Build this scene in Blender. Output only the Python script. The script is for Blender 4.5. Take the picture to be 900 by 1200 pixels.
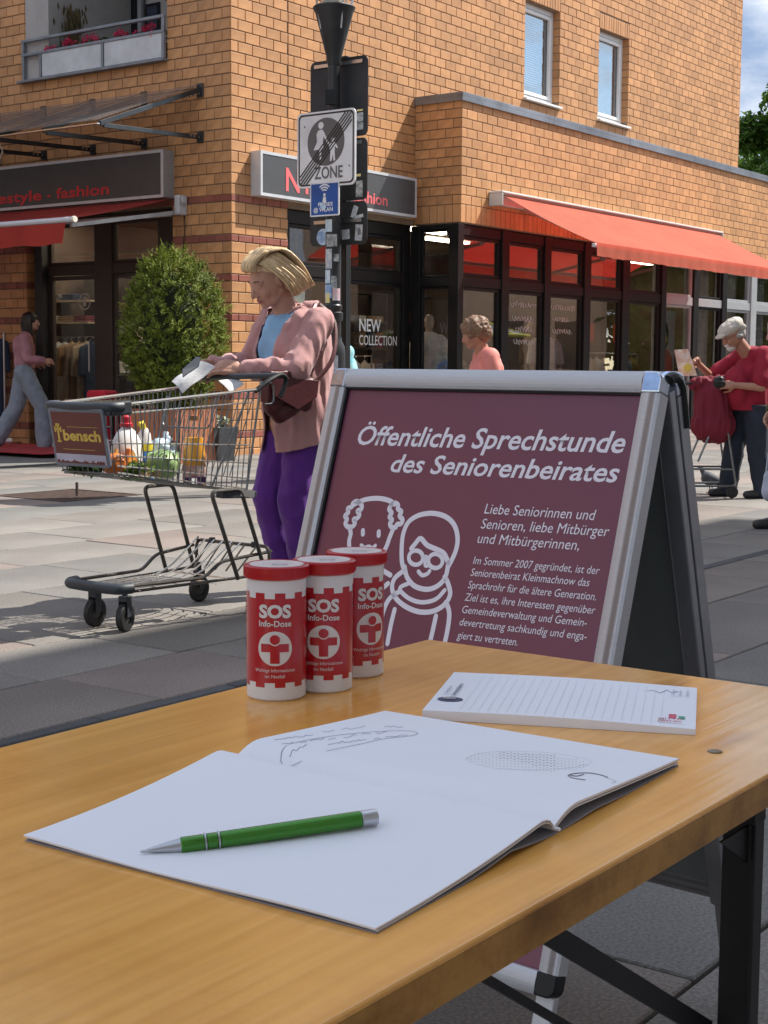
import bpy, bmesh, math, random
from math import sin, cos, pi, radians, sqrt, atan2
from mathutils import Vector, Matrix, Euler, noise
random.seed(7)
for o in list(bpy.data.objects): bpy.data.objects.remove(o)
SC = bpy.context.scene; COL = SC.collection
V = Vector

# ------------------------------------------------------------ camera
H = 1.067; FPX = 1737.0; PITCH = .09833; ROLL = -.0073
fw = V((0, cos(PITCH), -sin(PITCH))); rt0 = V((1, 0, 0)); dn0 = fw.cross(rt0)
rt = cos(ROLL)*rt0 + sin(ROLL)*dn0; dn = -sin(ROLL)*rt0 + cos(ROLL)*dn0
cam = bpy.data.cameras.new("camera"); camo = bpy.data.objects.new("camera", cam); COL.objects.link(camo)
mt = Matrix((rt, -dn, -fw)).transposed().to_4x4(); mt.translation = V((0, 0, H)); camo.matrix_world = mt
cam.sensor_fit = 'HORIZONTAL'; cam.sensor_width = 36; cam.lens = FPX/900*36
cam.clip_start = .02; cam.clip_end = 600
SC.camera = camo
CAM = V((0, 0, H))
def ray(x, y): return rt*((x-450)/FPX) + dn*((y-600)/FPX) + fw
def at(x, y, d):                       # point at forward distance d seen at photo pixel x, y
    r = ray(x, y); return CAM + r*(d/r.y)
def onz(x, y, z):
    r = ray(x, y); return CAM + r*((z-H)/r.z)
# building frame: X along the sunny facade, Y along the shaded facade
YAW = .937; uR = V((cos(YAW), sin(YAW), 0)); uL = V((-sin(YAW), cos(YAW), 0)); nR = -uL
r_ = ray(271, 430); BC = CAM + r_*(17.5/r_.y); BC.z = 0
def bw(X, Y, Z): return BC + uR*X + uL*Y + V((0, 0, Z))
def tb(P): d = V(P)-BC; return V((d.dot(uR), d.dot(uL), d.z))

# ------------------------------------------------------------ world, sun, exposure
SUN = (uR*1.8 - uL*1.0).normalized()*2.06 + V((0, 0, 2.55)); SUN.normalize()
elev = math.asin(SUN.z); az = atan2(SUN.x, SUN.y)
w = bpy.data.worlds.new("World"); SC.world = w; w.use_nodes = True
nt = w.node_tree; nt.nodes.clear()
sky = nt.nodes.new('ShaderNodeTexSky'); sky.sky_type = 'NISHITA'; sky.sun_disc = False
sky.sun_elevation = elev; sky.sun_rotation = az; sky.air_density = 1.0; sky.dust_density = .3; sky.ozone_density = 1.0
tc = nt.nodes.new('ShaderNodeTexCoord'); mp = nt.nodes.new('ShaderNodeMapping'); mp.inputs['Scale'].default_value = (1, 1, 2.6); mp.inputs['Location'].default_value = (4.8262, .05827, 3.68)
nz = nt.nodes.new('ShaderNodeTexNoise'); nz.inputs['Scale'].default_value = 3.4; nz.inputs['Detail'].default_value = 9; nz.inputs['Roughness'].default_value = .58
cr = nt.nodes.new('ShaderNodeValToRGB'); cr.color_ramp.elements[0].position = .42; cr.color_ramp.elements[1].position = .52
cr.color_ramp.elements[0].color = (0, 0, 0, 1)
cc = nt.nodes.new('ShaderNodeValToRGB'); cc.color_ramp.elements[0].position = .5; cc.color_ramp.elements[0].color = (4.3, 4.45, 4.7, 1); cc.color_ramp.elements[1].position = .65; cc.color_ramp.elements[1].color = (1.35, 1.85, 2.75, 1)
mx = nt.nodes.new('ShaderNodeMix'); mx.data_type = 'RGBA'
bg = nt.nodes.new('ShaderNodeBackground'); bg.inputs['Strength'].default_value = .15
out = nt.nodes.new('ShaderNodeOutputWorld')
L = nt.links
L.new(tc.outputs['Generated'], mp.inputs['Vector']); L.new(mp.outputs['Vector'], nz.inputs['Vector'])
L.new(nz.outputs['Fac'], cr.inputs['Fac']); L.new(nz.outputs['Fac'], cc.inputs['Fac'])
L.new(cr.outputs['Color'], mx.inputs[0]); L.new(sky.outputs['Color'], mx.inputs[6]); L.new(cc.outputs['Color'], mx.inputs[7])
L.new(mx.outputs[2], bg.inputs['Color']); L.new(bg.outputs['Background'], out.inputs['Surface'])
sl = bpy.data.lights.new("sun", 'SUN'); sl.energy = 4.4; sl.angle = radians(.5); sl.color = (1, .95, .87)
so = bpy.data.objects.new("sun", sl); COL.objects.link(so); so.rotation_euler = (-SUN).to_track_quat('-Z', 'Y').to_euler()
so.location = (10, 10, 30)
SC.view_settings.view_transform = 'Standard'; SC.view_settings.look = 'None'; SC.view_settings.exposure = .85; SC.view_settings.gamma = 1

# ------------------------------------------------------------ materials
MAT = {}
def mat(name, base, rough=.6, metal=0, var=.12, scale=6, bump=0, bscale=60, rnd=0, spec=.5, base2=None, stretch=(1, 1, 1), coat=0, trans=0, tcol=None, ramp=None, alpha=None, emit=None, dirt=0, sheen=0, speck=0, sscale=180):
    """base colour with noise variation, fine bump, optional per-piece random tint"""
    if name in MAT: return MAT[name]
    m = bpy.data.materials.new(name); m.use_nodes = True; t = m.node_tree; N = t.nodes; K = t.links
    b = N['Principled BSDF']; o = N['Material Output']
    b.inputs['Roughness'].default_value = rough; b.inputs['Metallic'].default_value = metal
    b.inputs['Specular IOR Level'].default_value = spec; b.inputs['Coat Weight'].default_value = coat; b.inputs['Coat Roughness'].default_value = .08
    if sheen: b.inputs['Sheen Weight'].default_value = sheen
    co = N.new('ShaderNodeTexCoord'); ma = N.new('ShaderNodeMapping'); ma.inputs['Scale'].default_value = stretch
    K.new(co.outputs['Object'], ma.inputs['Vector'])
    n1 = N.new('ShaderNodeTexNoise'); n1.inputs['Scale'].default_value = scale; n1.inputs['Detail'].default_value = 6; n1.inputs['Roughness'].default_value = .6
    K.new(ma.outputs['Vector'], n1.inputs['Vector'])
    c2 = base2 or tuple(max(0, c*(1-var*2.2)) for c in base); c1 = base if base2 else tuple(min(1, c*(1+var)) for c in base)
    r = N.new('ShaderNodeValToRGB'); r.color_ramp.elements[0].position = .3; r.color_ramp.elements[1].position = .7
    r.color_ramp.elements[0].color = (*c2, 1); r.color_ramp.elements[1].color = (*c1, 1)
    K.new(n1.outputs['Fac'], r.inputs['Fac']); col = r.outputs['Color']
    if rnd or ramp:
        gi = N.new('ShaderNodeNewGeometry'); oi = N.new('ShaderNodeObjectInfo')
        ad = N.new('ShaderNodeMath'); ad.operation = 'ADD'; K.new(gi.outputs['Random Per Island'], ad.inputs[0]); K.new(oi.outputs['Random'], ad.inputs[1])
        fr = N.new('ShaderNodeMath'); fr.operation = 'FRACT'; K.new(ad.outputs[0], fr.inputs[0])
        if ramp:
            rr = N.new('ShaderNodeValToRGB'); rr.color_ramp.interpolation = 'CONSTANT'
            e = rr.color_ramp.elements
            while len(e) < len(ramp): e.new(.5)
            for i, c in enumerate(ramp): e[i].position = i/len(ramp); e[i].color = (*c, 1)
            K.new(fr.outputs[0], rr.inputs['Fac'])
            mm = N.new('ShaderNodeMix'); mm.data_type = 'RGBA'; mm.blend_type = 'MULTIPLY'; mm.inputs[0].default_value = 1
            K.new(col, mm.inputs[6]); K.new(rr.outputs['Color'], mm.inputs[7]); col = mm.outputs[2]
        if rnd:
            hs = N.new('ShaderNodeHueSaturation'); mr = N.new('ShaderNodeMapRange'); mr.inputs['To Min'].default_value = 1-rnd; mr.inputs['To Max'].default_value = 1+rnd
            K.new(fr.outputs[0], mr.inputs['Value']); K.new(mr.outputs[0], hs.inputs['Value']); K.new(col, hs.inputs['Color']); col = hs.outputs['Color']
    if dirt:
        n3 = N.new('ShaderNodeTexNoise'); n3.inputs['Scale'].default_value = scale*.23; n3.inputs['Detail'].default_value = 8
        K.new(co.outputs['Object'], n3.inputs['Vector'])
        r3 = N.new('ShaderNodeValToRGB'); r3.color_ramp.elements[0].position = .42; r3.color_ramp.elements[1].position = .62
        r3.color_ramp.elements[0].color = (1-dirt,)*3+(1,); r3.color_ramp.elements[1].color = (1, 1, 1, 1); K.new(n3.outputs['Fac'], r3.inputs['Fac'])
        m3 = N.new('ShaderNodeMix'); m3.data_type = 'RGBA'; m3.blend_type = 'MULTIPLY'; m3.inputs[0].default_value = 1
        K.new(col, m3.inputs[6]); K.new(r3.outputs['Color'], m3.inputs[7]); col = m3.outputs[2]
    if speck:
        n5 = N.new('ShaderNodeTexNoise'); n5.inputs['Scale'].default_value = sscale; n5.inputs['Detail'].default_value = 3; K.new(co.outputs['Object'], n5.inputs['Vector'])
        r5 = N.new('ShaderNodeValToRGB'); r5.color_ramp.elements[0].position = .36; r5.color_ramp.elements[1].position = .64
        r5.color_ramp.elements[0].color = (1-speck,)*3+(1,); r5.color_ramp.elements[1].color = (1+speck*.25,)*3+(1,); K.new(n5.outputs['Fac'], r5.inputs['Fac'])
        m5 = N.new('ShaderNodeMix'); m5.data_type = 'RGBA'; m5.blend_type = 'MULTIPLY'; m5.inputs[0].default_value = 1
        K.new(col, m5.inputs[6]); K.new(r5.outputs['Color'], m5.inputs[7]); col = m5.outputs[2]
    K.new(col, b.inputs['Base Color'])
    if bump:
        n2 = N.new('ShaderNodeTexNoise'); n2.inputs['Scale'].default_value = bscale; n2.inputs['Detail'].default_value = 5
        K.new(ma.outputs['Vector'], n2.inputs['Vector'])
        bp_ = N.new('ShaderNodeBump'); bp_.inputs['Strength'].default_value = 1; bp_.inputs['Distance'].default_value = bump
        K.new(n2.outputs['Fac'], bp_.inputs['Height']); K.new(bp_.outputs['Normal'], b.inputs['Normal'])
    if emit:
        b.inputs['Emission Color'].default_value = (*emit[:3], 1); b.inputs['Emission Strength'].default_value = emit[3]
    if trans:                                  # thin translucent stuff (leaves, awning cloth)
        tr = N.new('ShaderNodeBsdfTranslucent'); K.new(col, tr.inputs['Color']) if not tcol else setattr(tr.inputs['Color'], 'default_value', (*tcol, 1)); ms = N.new('ShaderNodeMixShader'); ms.inputs[0].default_value = trans
        K.new(b.outputs[0], ms.inputs[1]); K.new(tr.outputs[0], ms.inputs[2]); K.new(ms.outputs[0], o.inputs['Surface'])
    if alpha is not None:
        tr = N.new('ShaderNodeBsdfTransparent'); ms = N.new('ShaderNodeMixShader'); ms.inputs[0].default_value = alpha
        K.new(tr.outputs[0], ms.inputs[1]); K.new(b.outputs[0], ms.inputs[2]); K.new(ms.outputs[0], o.inputs['Surface'])
    MAT[name] = m; return m
def glass(name, tint=(.75, .75, .75), ior=1.5, boost=.0, rough=0.0):
    if name in MAT: return MAT[name]
    m = bpy.data.materials.new(name); m.use_nodes = True; t = m.node_tree; N = t.nodes; K = t.links
    N.remove(N['Principled BSDF']); o = N['Material Output']
    tr = N.new('ShaderNodeBsdfTransparent'); tr.inputs['Color'].default_value = (*tint, 1)
    gl = N.new('ShaderNodeBsdfGlossy'); gl.inputs['Roughness'].default_value = rough; gl.inputs['Color'].default_value = (.95, .97, .97, 1)
    fr = N.new('ShaderNodeFresnel'); gi = N.new('ShaderNodeNewGeometry'); mi = N.new('ShaderNodeMapRange')     # same reflectance from both sides of a pane
    mi.inputs['To Min'].default_value = ior; mi.inputs['To Max'].default_value = 1/ior; K.new(gi.outputs['Backfacing'], mi.inputs['Value']); K.new(mi.outputs[0], fr.inputs['IOR'])
    ad = N.new('ShaderNodeMath'); ad.operation = 'ADD'; ad.use_clamp = True; ad.inputs[1].default_value = boost; K.new(fr.outputs[0], ad.inputs[0])
    co = N.new('ShaderNodeTexCoord'); n2 = N.new('ShaderNodeTexNoise'); n2.inputs['Scale'].default_value = 1.3; K.new(co.outputs['Object'], n2.inputs['Vector'])
    bp_ = N.new('ShaderNodeBump'); bp_.inputs['Distance'].default_value = .0012; K.new(n2.outputs['Fac'], bp_.inputs['Height']); K.new(bp_.outputs['Normal'], gl.inputs['Normal'])
    ms = N.new('ShaderNodeMixShader'); K.new(ad.outputs[0], ms.inputs[0]); K.new(tr.outputs[0], ms.inputs[1]); K.new(gl.outputs[0], ms.inputs[2]); K.new(ms.outputs[0], o.inputs['Surface'])
    MAT[name] = m; return m

# ------------------------------------------------------------ mesh helpers
class MB:
    def __init__(s): s.v = []; s.f = []
    def add(s, vs, fs):
        n = len(s.v); s.v += [V(p) for p in vs]; s.f += [tuple(i+n for i in f) for f in fs]; return s
    def box(s, x0, x1, y0, y1, z0, z1, R=None, c=None):
        vs = [V((x, y, z)) for z in (z0, z1) for y in (y0, y1) for x in (x0, x1)]
        if R is not None: c = V(c or (0, 0, 0)); vs = [R @ p + c for p in vs]
        return s.add(vs, [(0, 2, 3, 1), (4, 5, 7, 6), (0, 1, 5, 4), (2, 6, 7, 3), (0, 4, 6, 2), (1, 3, 7, 5)])
    def bar(s, a, b, wdt, hgt, up=(0, 0, 1)):
        a = V(a); b = V(b); d = (b-a).normalized(); up = V(up); sd = d.cross(up)
        if sd.length < 1e-4: sd = d.cross(V((1, 0, 0)))
        sd.normalize(); u2 = sd.cross(d).normalized()
        vs = [p + sd*(i*wdt/2) + u2*(j*hgt/2) for p in (a, b) for j in (-1, 1) for i in (-1, 1)]
        return s.add(vs, [(0, 2, 3, 1), (4, 5, 7, 6), (0, 1, 5, 4), (2, 6, 7, 3), (0, 4, 6, 2), (1, 3, 7, 5)])
    def tube(s, pts, r, n=8, caps=True, flat=1.0, flatdir=None, closed=False):
        pts = [V(p) for p in pts]; m = len(pts)
        rs = r if isinstance(r, (list, tuple)) else [r]*m
        vs = []; ref = None
        for i, p in enumerate(pts):
            d = (pts[min(i+1, m-1)]-pts[max(i-1, 0)]) if not closed else (pts[(i+1) % m]-pts[i-1])
            if d.length < 1e-9: d = V((0, 0, 1))
            d.normalize()
            if ref is None:
                ref = V(flatdir) if flatdir is not None else (V((0, 0, 1)) if abs(d.z) < .9 else V((1, 0, 0)))
            a = ref - d*ref.dot(d)
            if a.length < 1e-6: a = d.orthogonal()
            a.normalize(); b = d.cross(a)
            if flatdir is None: ref = a
            for k in range(n):
                t = 2*pi*k/n; vs.append(p + (a*cos(t)*flat + b*sin(t))*rs[i])
        fs = [(i*n+k, i*n+(k+1) % n, (i+1)*n+(k+1) % n, (i+1)*n+k) for i in range(m-1) for k in range(n)]
        if closed: fs += [((m-1)*n+k, (m-1)*n+(k+1) % n, (k+1) % n, k) for k in range(n)]
        elif caps: fs += [tuple(range(n-1, -1, -1)), tuple((m-1)*n+k for k in range(n))]
        return s.add(vs, fs)
    def lathe(s, prof, n=32, c=(0, 0, 0), R=None, a0=0, a1=2*pi):
        c = V(c); vs = []; full = abs(a1-a0-2*pi) < 1e-6; m = n if full else n+1
        for (r, z) in prof:
            for k in range(m):
                t = a0+(a1-a0)*k/n; p = V((r*cos(t), r*sin(t), z)); vs.append((R @ p if R else p)+c)
        fs = [(i*m+k, i*m+(k+1) % m, (i+1)*m+(k+1) % m, (i+1)*m+k) for i in range(len(prof)-1) for k in range(n if full else n)]
        return s.add(vs, fs)
    def ell(s, c, r, R=None, nu=16, nv=10):
        c = V(c); vs = []; r = r if isinstance(r, (tuple, list)) else (r, r, r)
        for i in range(nv+1):
            ph = pi*i/nv
            for k in range(nu):
                t = 2*pi*k/nu; p = V((r[0]*sin(ph)*cos(t), r[1]*sin(ph)*sin(t), r[2]*cos(ph))); vs.append((R @ p if R else p)+c)
        return s.add(vs, [(i*nu+k, (i+1)*nu+k, (i+1)*nu+(k+1) % nu, i*nu+(k+1) % nu) for i in range(nv) for k in range(nu)])
    def cap(s, a, b, ra, rb, n=14, flat=1.0, fd=None):        # tapered capsule
        a = V(a); b = V(b); d = (b-a); ln = d.length; d = d.normalized() if ln > 1e-6 else V((0, 0, 1))
        pts = []; rs = []
        for i in range(0, 5):
            t = pi/2*i/4; pts.append(a - d*ra*cos(t)); rs.append(max(1e-4, ra*sin(t)))
        for i in range(0, 5):
            t = pi/2*(1-i/4); pts.append(b + d*rb*cos(t)); rs.append(max(1e-4, rb*sin(t)))
        return s.tube(pts, rs, n, True, flat, fd)
    def prism(s, poly, z0, z1):
        n = len(poly); vs = [V((x, y, z0)) for x, y in poly]+[V((x, y, z1)) for x, y in poly]
        return s.add(vs, [tuple(range(n-1, -1, -1)), tuple(range(n, 2*n))]+[(i, (i+1) % n, n+(i+1) % n, n+i) for i in range(n)])
    def quad(s, a, b, c, d): return s.add([a, b, c, d], [(0, 1, 2, 3)])
    def xf(s, M): s.v = [M @ p for p in s.v]; return s
    def mesh(s, name):
        me = bpy.data.meshes.new(name); me.from_pydata([tuple(p) for p in s.v], [], s.f); me.update(); return me
    def build(s, name, m=None, parent=None, smooth=False, bevel=0, seg=2, label=None, kind=None, fixn=True):
        me = s.mesh(name)
        if fixn:
            bm = bmesh.new(); bm.from_mesh(me); bmesh.ops.recalc_face_normals(bm, faces=bm.faces); bm.to_mesh(me); bm.free()
        return link(name, me, m, parent, smooth, bevel, seg, label, kind)
def link(name, me, m=None, parent=None, smooth=False, bevel=0, seg=2, label=None, kind=None):
    o = bpy.data.objects.new(name, me); COL.objects.link(o)
    if m is not None:
        me.materials.clear(); me.materials.append(m)
    if smooth:
        me.shade_smooth()
        if smooth != 'full': me.set_sharp_from_angle(angle=radians(38))
    if bevel:
        b = o.modifiers.new('bevel', 'BEVEL'); b.width = bevel; b.segments = seg; b.limit_method = 'ANGLE'; b.angle_limit = radians(35)
    if parent is not None: o.parent = parent
    if label: o['label'] = label
    if kind: o['kind'] = kind
    return o
def thing(name, label, cat, loc=(0, 0, 0), rz=0, group=None, rot=None):
    o = bpy.data.objects.new(name, None); COL.objects.link(o); o.location = loc
    o.rotation_euler = rot if rot is not None else (0, 0, rz)
    o.empty_display_size = .1; o['label'] = label; o['category'] = cat
    if group: o['group'] = group
    return o
def tag(o, label, cat, group=None):
    o['label'] = label; o['category'] = cat
    if group: o['group'] = group
    return o
def struct(o): o['kind'] = 'structure'; return o
def dup(o, parent=None):
    c = o.copy(); COL.objects.link(c)
    if parent is not None: c.parent = parent
    for ch in list(o.children): dup(ch, c)
    return c
def evalmesh(o):
    dg = bpy.context.evaluated_depsgraph_get(); dg.update()
    me = bpy.data.meshes.new_from_object(o.evaluated_get(dg)); return me
def blob(name, mb, m, parent=None, voxel=.008, it=3, fold=0, fscale=(6, 6, 2), fn=None, kind=None, dec=0, cut=None, drop=None, solid=0):
    """merge overlapping solids into one continuous skin"""
    me = mb.mesh(name); o = bpy.data.objects.new(name, me); COL.objects.link(o)
    r = o.modifiers.new('r', 'REMESH'); r.mode = 'VOXEL'; r.voxel_size = voxel
    sm = o.modifiers.new('s', 'SMOOTH'); sm.iterations = it; sm.factor = .5
    if dec: d = o.modifiers.new('d', 'DECIMATE'); d.ratio = dec
    m2 = evalmesh(o); old = o.data; bpy.data.objects.remove(o); bpy.data.meshes.remove(old)
    if fold or fn:
        nr = [v.normal.copy() for v in m2.vertices]
        for v, n in zip(m2.vertices, nr):
            p = v.co
            if fold:
                a = noise.noise(V((p.x*fscale[0], p.y*fscale[1], p.z*fscale[2]))); b2 = noise.noise(V((p.x*fscale[0]*2.3+5, p.y*fscale[1]*2.3, p.z*fscale[2]*2.1)))
                v.co = p + n*(fold*((1-abs(a)*2.2)*.7 + b2*.5))
            if fn: v.co = fn(v.co, n)
    if cut or drop:
        bm = bmesh.new(); bm.from_mesh(m2)
        for co, no in (cut or ()):
            r = bmesh.ops.bisect_plane(bm, geom=bm.verts[:]+bm.edges[:]+bm.faces[:], plane_co=co, plane_no=no, clear_outer=True)
            ed = [e for e in r['geom_cut'] if isinstance(e, bmesh.types.BMEdge)]
            if not solid: bmesh.ops.holes_fill(bm, edges=ed, sides=0)
        if drop: bmesh.ops.delete(bm, geom=[f for f in bm.faces if drop(f.calc_center_median())], context='FACES')
        bm.to_mesh(m2); bm.free()
    m2.name = name
    for p in m2.polygons: p.use_smooth = True
    o = link(name, m2, m, parent, False, kind=kind)
    if solid: s_ = o.modifiers.new('solid', 'SOLIDIFY'); s_.thickness = solid; s_.offset = -1
    return o
def text(s, name, m, parent, M, width=None, height=None, bold=0, shear=0, align='LEFT', extr=.0008, label=None):
    """lettering as flat raised mesh; M places the baseline start (x right, y up)"""
    cu = bpy.data.curves.new(name, 'FONT'); cu.body = s; cu.size = 1; cu.shear = shear; cu.offset = bold; cu.align_x = align; cu.extrude = 0; cu.resolution_u = 3
    o = bpy.data.objects.new(name, cu); COL.objects.link(o); me = evalmesh(o); bpy.data.objects.remove(o)
    xs = [v.co.x for v in me.vertices]; ys = [v.co.y for v in me.vertices]
    if not xs: return None
    x0, x1, y1 = min(xs), max(xs), max(ys)
    sy = height/.73 if height else None
    sx = width/(x1-x0) if width else sy
    if sy is None: sy = sx
    offx = x0 if align == 'LEFT' else 0
    for v in me.vertices: v.co = M @ V(((v.co.x-offx)*sx, v.co.y*sy, extr))
    return link(name, me, m, parent, label=label)
def frameM(o, x, y): # matrix with origin o, axes x,y in columns
    x = V(x).normalized(); y = V(y); y = (y - x*y.dot(x)).normalized(); z = x.cross(y)
    M = Matrix((x, y, z)).transposed().to_4x4(); M.translation = V(o); return M
def catmull(pts, k=6, closed=False):
    pts = [V(p) for p in pts]; n = len(pts); out = []
    rng = range(n) if closed else range(n-1)
    for i in rng:
        g = (lambda j: pts[j % n]) if closed else (lambda j: pts[max(0, min(n-1, j))])
        p0, p1, p2, p3 = g(i-1), g(i), g(i+1), g(i+2)
        for j in range(k):
            t = j/k; out.append(.5*((2*p1)+(-p0+p2)*t+(2*p0-5*p1+4*p2-p3)*t*t+(-p0+3*p1-3*p2+p3)*t**3))
    if not closed: out.append(pts[-1])
    return out
# ------------------------------------------------------------ shared materials
BRK = dict(dirt=.13, rough=.62, var=.10, scale=9, bump=.0012, bscale=90, rnd=.13)
m_brick = mat('ochre_brick', (.60, .305, .130), base2=(.51, .245, .098), **BRK)
m_redbrick = mat('red_brick', (.33, .105, .07), base2=(.26, .075, .05), **BRK)
m_mortar = mat('mortar', (.23, .165, .11), rough=.9, bump=.002)
m_frame = mat('black_brown_frame', (.010, .009, .009), rough=.5, var=.05, spec=.22)
m_framebr = mat('brown_frame', (.055, .043, .036), rough=.5, var=.05, spec=.3)
m_framegr = mat('grey_frame', (.33, .34, .35), rough=.4, var=.05)
m_white = mat('white_plastic', (.78, .78, .78), rough=.35, var=.03)
m_zinc = mat('zinc_coping', (.27, .285, .32), rough=.42, metal=.5, var=.12, scale=3, dirt=.25)
m_glass = glass('shop_glass', (.88, .88, .88), 1.5, .015)
m_glassbay = glass('bay_glass', (.80, .80, .80), 1.5, .09)
m_glassup = glass('window_glass', (.7, .72, .74), 1.6, .16)
m_black = mat('black_paint', (.012, .013, .014), spec=.35, rough=.42, var=.1, bump=.0003, bscale=80)
m_dark = mat('dark_interior', (.06, .05, .045), rough=.9)
m_steel = mat('steel', (.55, .56, .58), rough=.28, metal=1, var=.05)
m_chrome = mat('zinc_wire', (.52, .53, .54), rough=.3, metal=1, var=.08, scale=30)
m_redcloth = mat('red_awning_cloth', (.50, .05, .035), rough=.85, var=.07, scale=2.5, bump=.0006, bscale=200, trans=.33, dirt=.1)

# ------------------------------------------------------------ ground and paving
gr = MB(); gr.quad((-300, -200, -.04), (300, -200, -.04), (300, 400, -.04), (-300, 400, -.04))
struct(gr.build('ground', mat('ground_asphalt', (.15, .145, .14), rough=.95, var=.15, scale=.8, bump=.003)))
m_joint = mat('joint_sand', (.055, .05, .045), rough=1, bump=.004, bscale=120)
RM = Matrix.Rotation(YAW, 4, 'Z'); RM.translation = BC
pv = MB(); pv.box(-24, 24, -16, .6, -.036, -.012); pv.xf(RM)
pave = struct(pv.build('pavement', m_joint))
slabramp = [(.66, .63, .58), (.71, .63, .57), (.62, .61, .58), (.68, .64, .59), (.58, .585, .56), (.73, .62, .56), (.70, .67, .62), (.63, .60, .56)]
m_slab = mat('paving_stone', (.40, .388, .375), base2=(.32, .31, .305), rough=.78, scale=1.6, bump=.0016, bscale=150, ramp=slabramp, dirt=.2, rnd=.10, spec=.3, speck=.32, sscale=130)
def slab_mesh(lx, ly, t=.05, ch=.004):
    a = lx/2; b = ly/2; q = MB()
    vs = [(-a, -b, -t), (a, -b, -t), (a, b, -t), (-a, b, -t), (-a, -b, -ch), (a, -b, -ch), (a, b, -ch), (-a, b, -ch), (-a+ch, -b+ch, 0), (a-ch, -b+ch, 0), (a-ch, b-ch, 0), (-a+ch, b-ch, 0)]
    q.add(vs, [(0, 1, 5, 4), (1, 2, 6, 5), (2, 3, 7, 6), (3, 0, 4, 7), (4, 5, 9, 8), (5, 6, 10, 9), (6, 7, 11, 10), (7, 4, 8, 11), (8, 9, 10, 11)])
    return q
rows = [.15, -.5, -1.13, -1.76, -2.4, -3.1, -3.76, -4.42, -5.07, -5.71, -6.36, -6.92, -7.46, -7.98, -8.49, 'S', -9.055, -9.64, -10.2, -10.78, -11.4, -12.0, -12.6, -13.2, -13.8, -14.4, -15.0]
slabs = []; sy = rows[0]; i = 0
for k in range(1, len(rows)):
    if rows[k] == 'S':
        ny = sy-.065; x = -16.
        while x < 14: slabs.append((x+.3, (sy+ny)/2, .592, .055, 1)); x += .6
        sy = ny; continue
    ny = rows[k]; wd = sy-ny; x = -17 + [.0, .33, .12, .47][k % 4] + random.random()*.1
    if k == 13: x = -17-.34
    while x < 14:
        ln = random.choice([.66, .66, .99, .75]) if -9 < ny < -7.9 else random.choice([.66, .99, 1.2, .75])
        if not (-5.3 < x+ln/2 < -4.25 and -3.15 < (sy+ny)/2 < -2.1 and False): slabs.append((x+ln/2, (sy+ny)/2, ln-.007, wd-.008, 0))
        x += ln
    sy = ny
GR0 = (-5.29, -4.43, -3.05, -2.2)                    # opening of the tree grate
def cuts(s):
    x, y, lx, ly, kd = s
    return not (x+lx/2 < GR0[0]-.02 or x-lx/2 > GR0[1]+.02 or y+ly/2 < GR0[2]-.02 or y-ly/2 > GR0[3]+.02)
ns = []
for s in slabs:
    if not cuts(s): ns.append(s); continue
    x, y, lx, ly, kd = s; x0, x1, y0, y1 = x-lx/2, x+lx/2, y-ly/2, y+ly/2
    for (a, b, c, d) in ((x0, min(x1, GR0[0]-.01), y0, y1), (max(x0, GR0[1]+.01), x1, y0, y1), (max(x0, GR0[0]), min(x1, GR0[1]), y0, min(y1, GR0[2]-.01)), (max(x0, GR0[0]), min(x1, GR0[1]), max(y0, GR0[3]+.01), y1)):
        if b-a > .04 and d-c > .03: ns.append(((a+b)/2, (c+d)/2, b-a, d-c, kd))
slabs = ns
m_slabdk = mat('dark_border_stone', (.10, .10, .105), rough=.95, spec=.15, var=.1, bump=.001, bscale=120, rnd=.1)
def score(s):
    P = bw(s[0], s[1], 0)-CAM; c = P.dot(fw)
    if c < .7: return 0
    px = 450+FPX*P.dot(rt)/c; py = 600+FPX*P.dot(dn)/c
    if px < -60 or px > 960 or py > 1300: return 0
    return s[2]*s[3]/(c*c)*H/c
slabs.sort(key=score, reverse=True)
cache = {}; rest = MB(); restd = MB()
for j, (x, y, lx, ly, kd) in enumerate(slabs):
    tilt = Matrix.Rotation(random.uniform(-.0022, .0022), 4, 'X') @ Matrix.Rotation(random.uniform(-.0022, .0022), 4, 'Y')
    dz = random.uniform(-.0015, .0015)
    if j < 296:
        key = (round(lx, 3), round(ly, 3))
        if key not in cache: cache[key] = slab_mesh(lx, ly).mesh('paving_slab')
        o = link('paving_slab' if not kd else 'border_stone', cache[key], None, pave)
        if not cache[key].materials: cache[key].materials.append(m_slab if not kd else m_slabdk)
        o.matrix_local = RM @ Matrix.Translation((x, y, dz)) @ tilt
    else:
        (restd if kd else rest).add([RM @ (Matrix.Translation((x, y, dz)) @ (tilt @ p)) for p in slab_mesh(lx, ly).v], slab_mesh(lx, ly).f)
rest.build('distant_paving_slabs', m_slab, pave, kind='stuff', fixn=False)
restd.build('distant_border_stones', m_slabdk, pave, kind='stuff', fixn=False)

# ------------------------------------------------------------ the brick building
bld = thing('brick_building', 'large ochre brick building with dark shop windows filling the background', 'building', BC, YAW)
HT = 10.4; XE = 14.52; XB = 3.7; PB = .75; ZC = 4.62
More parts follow.
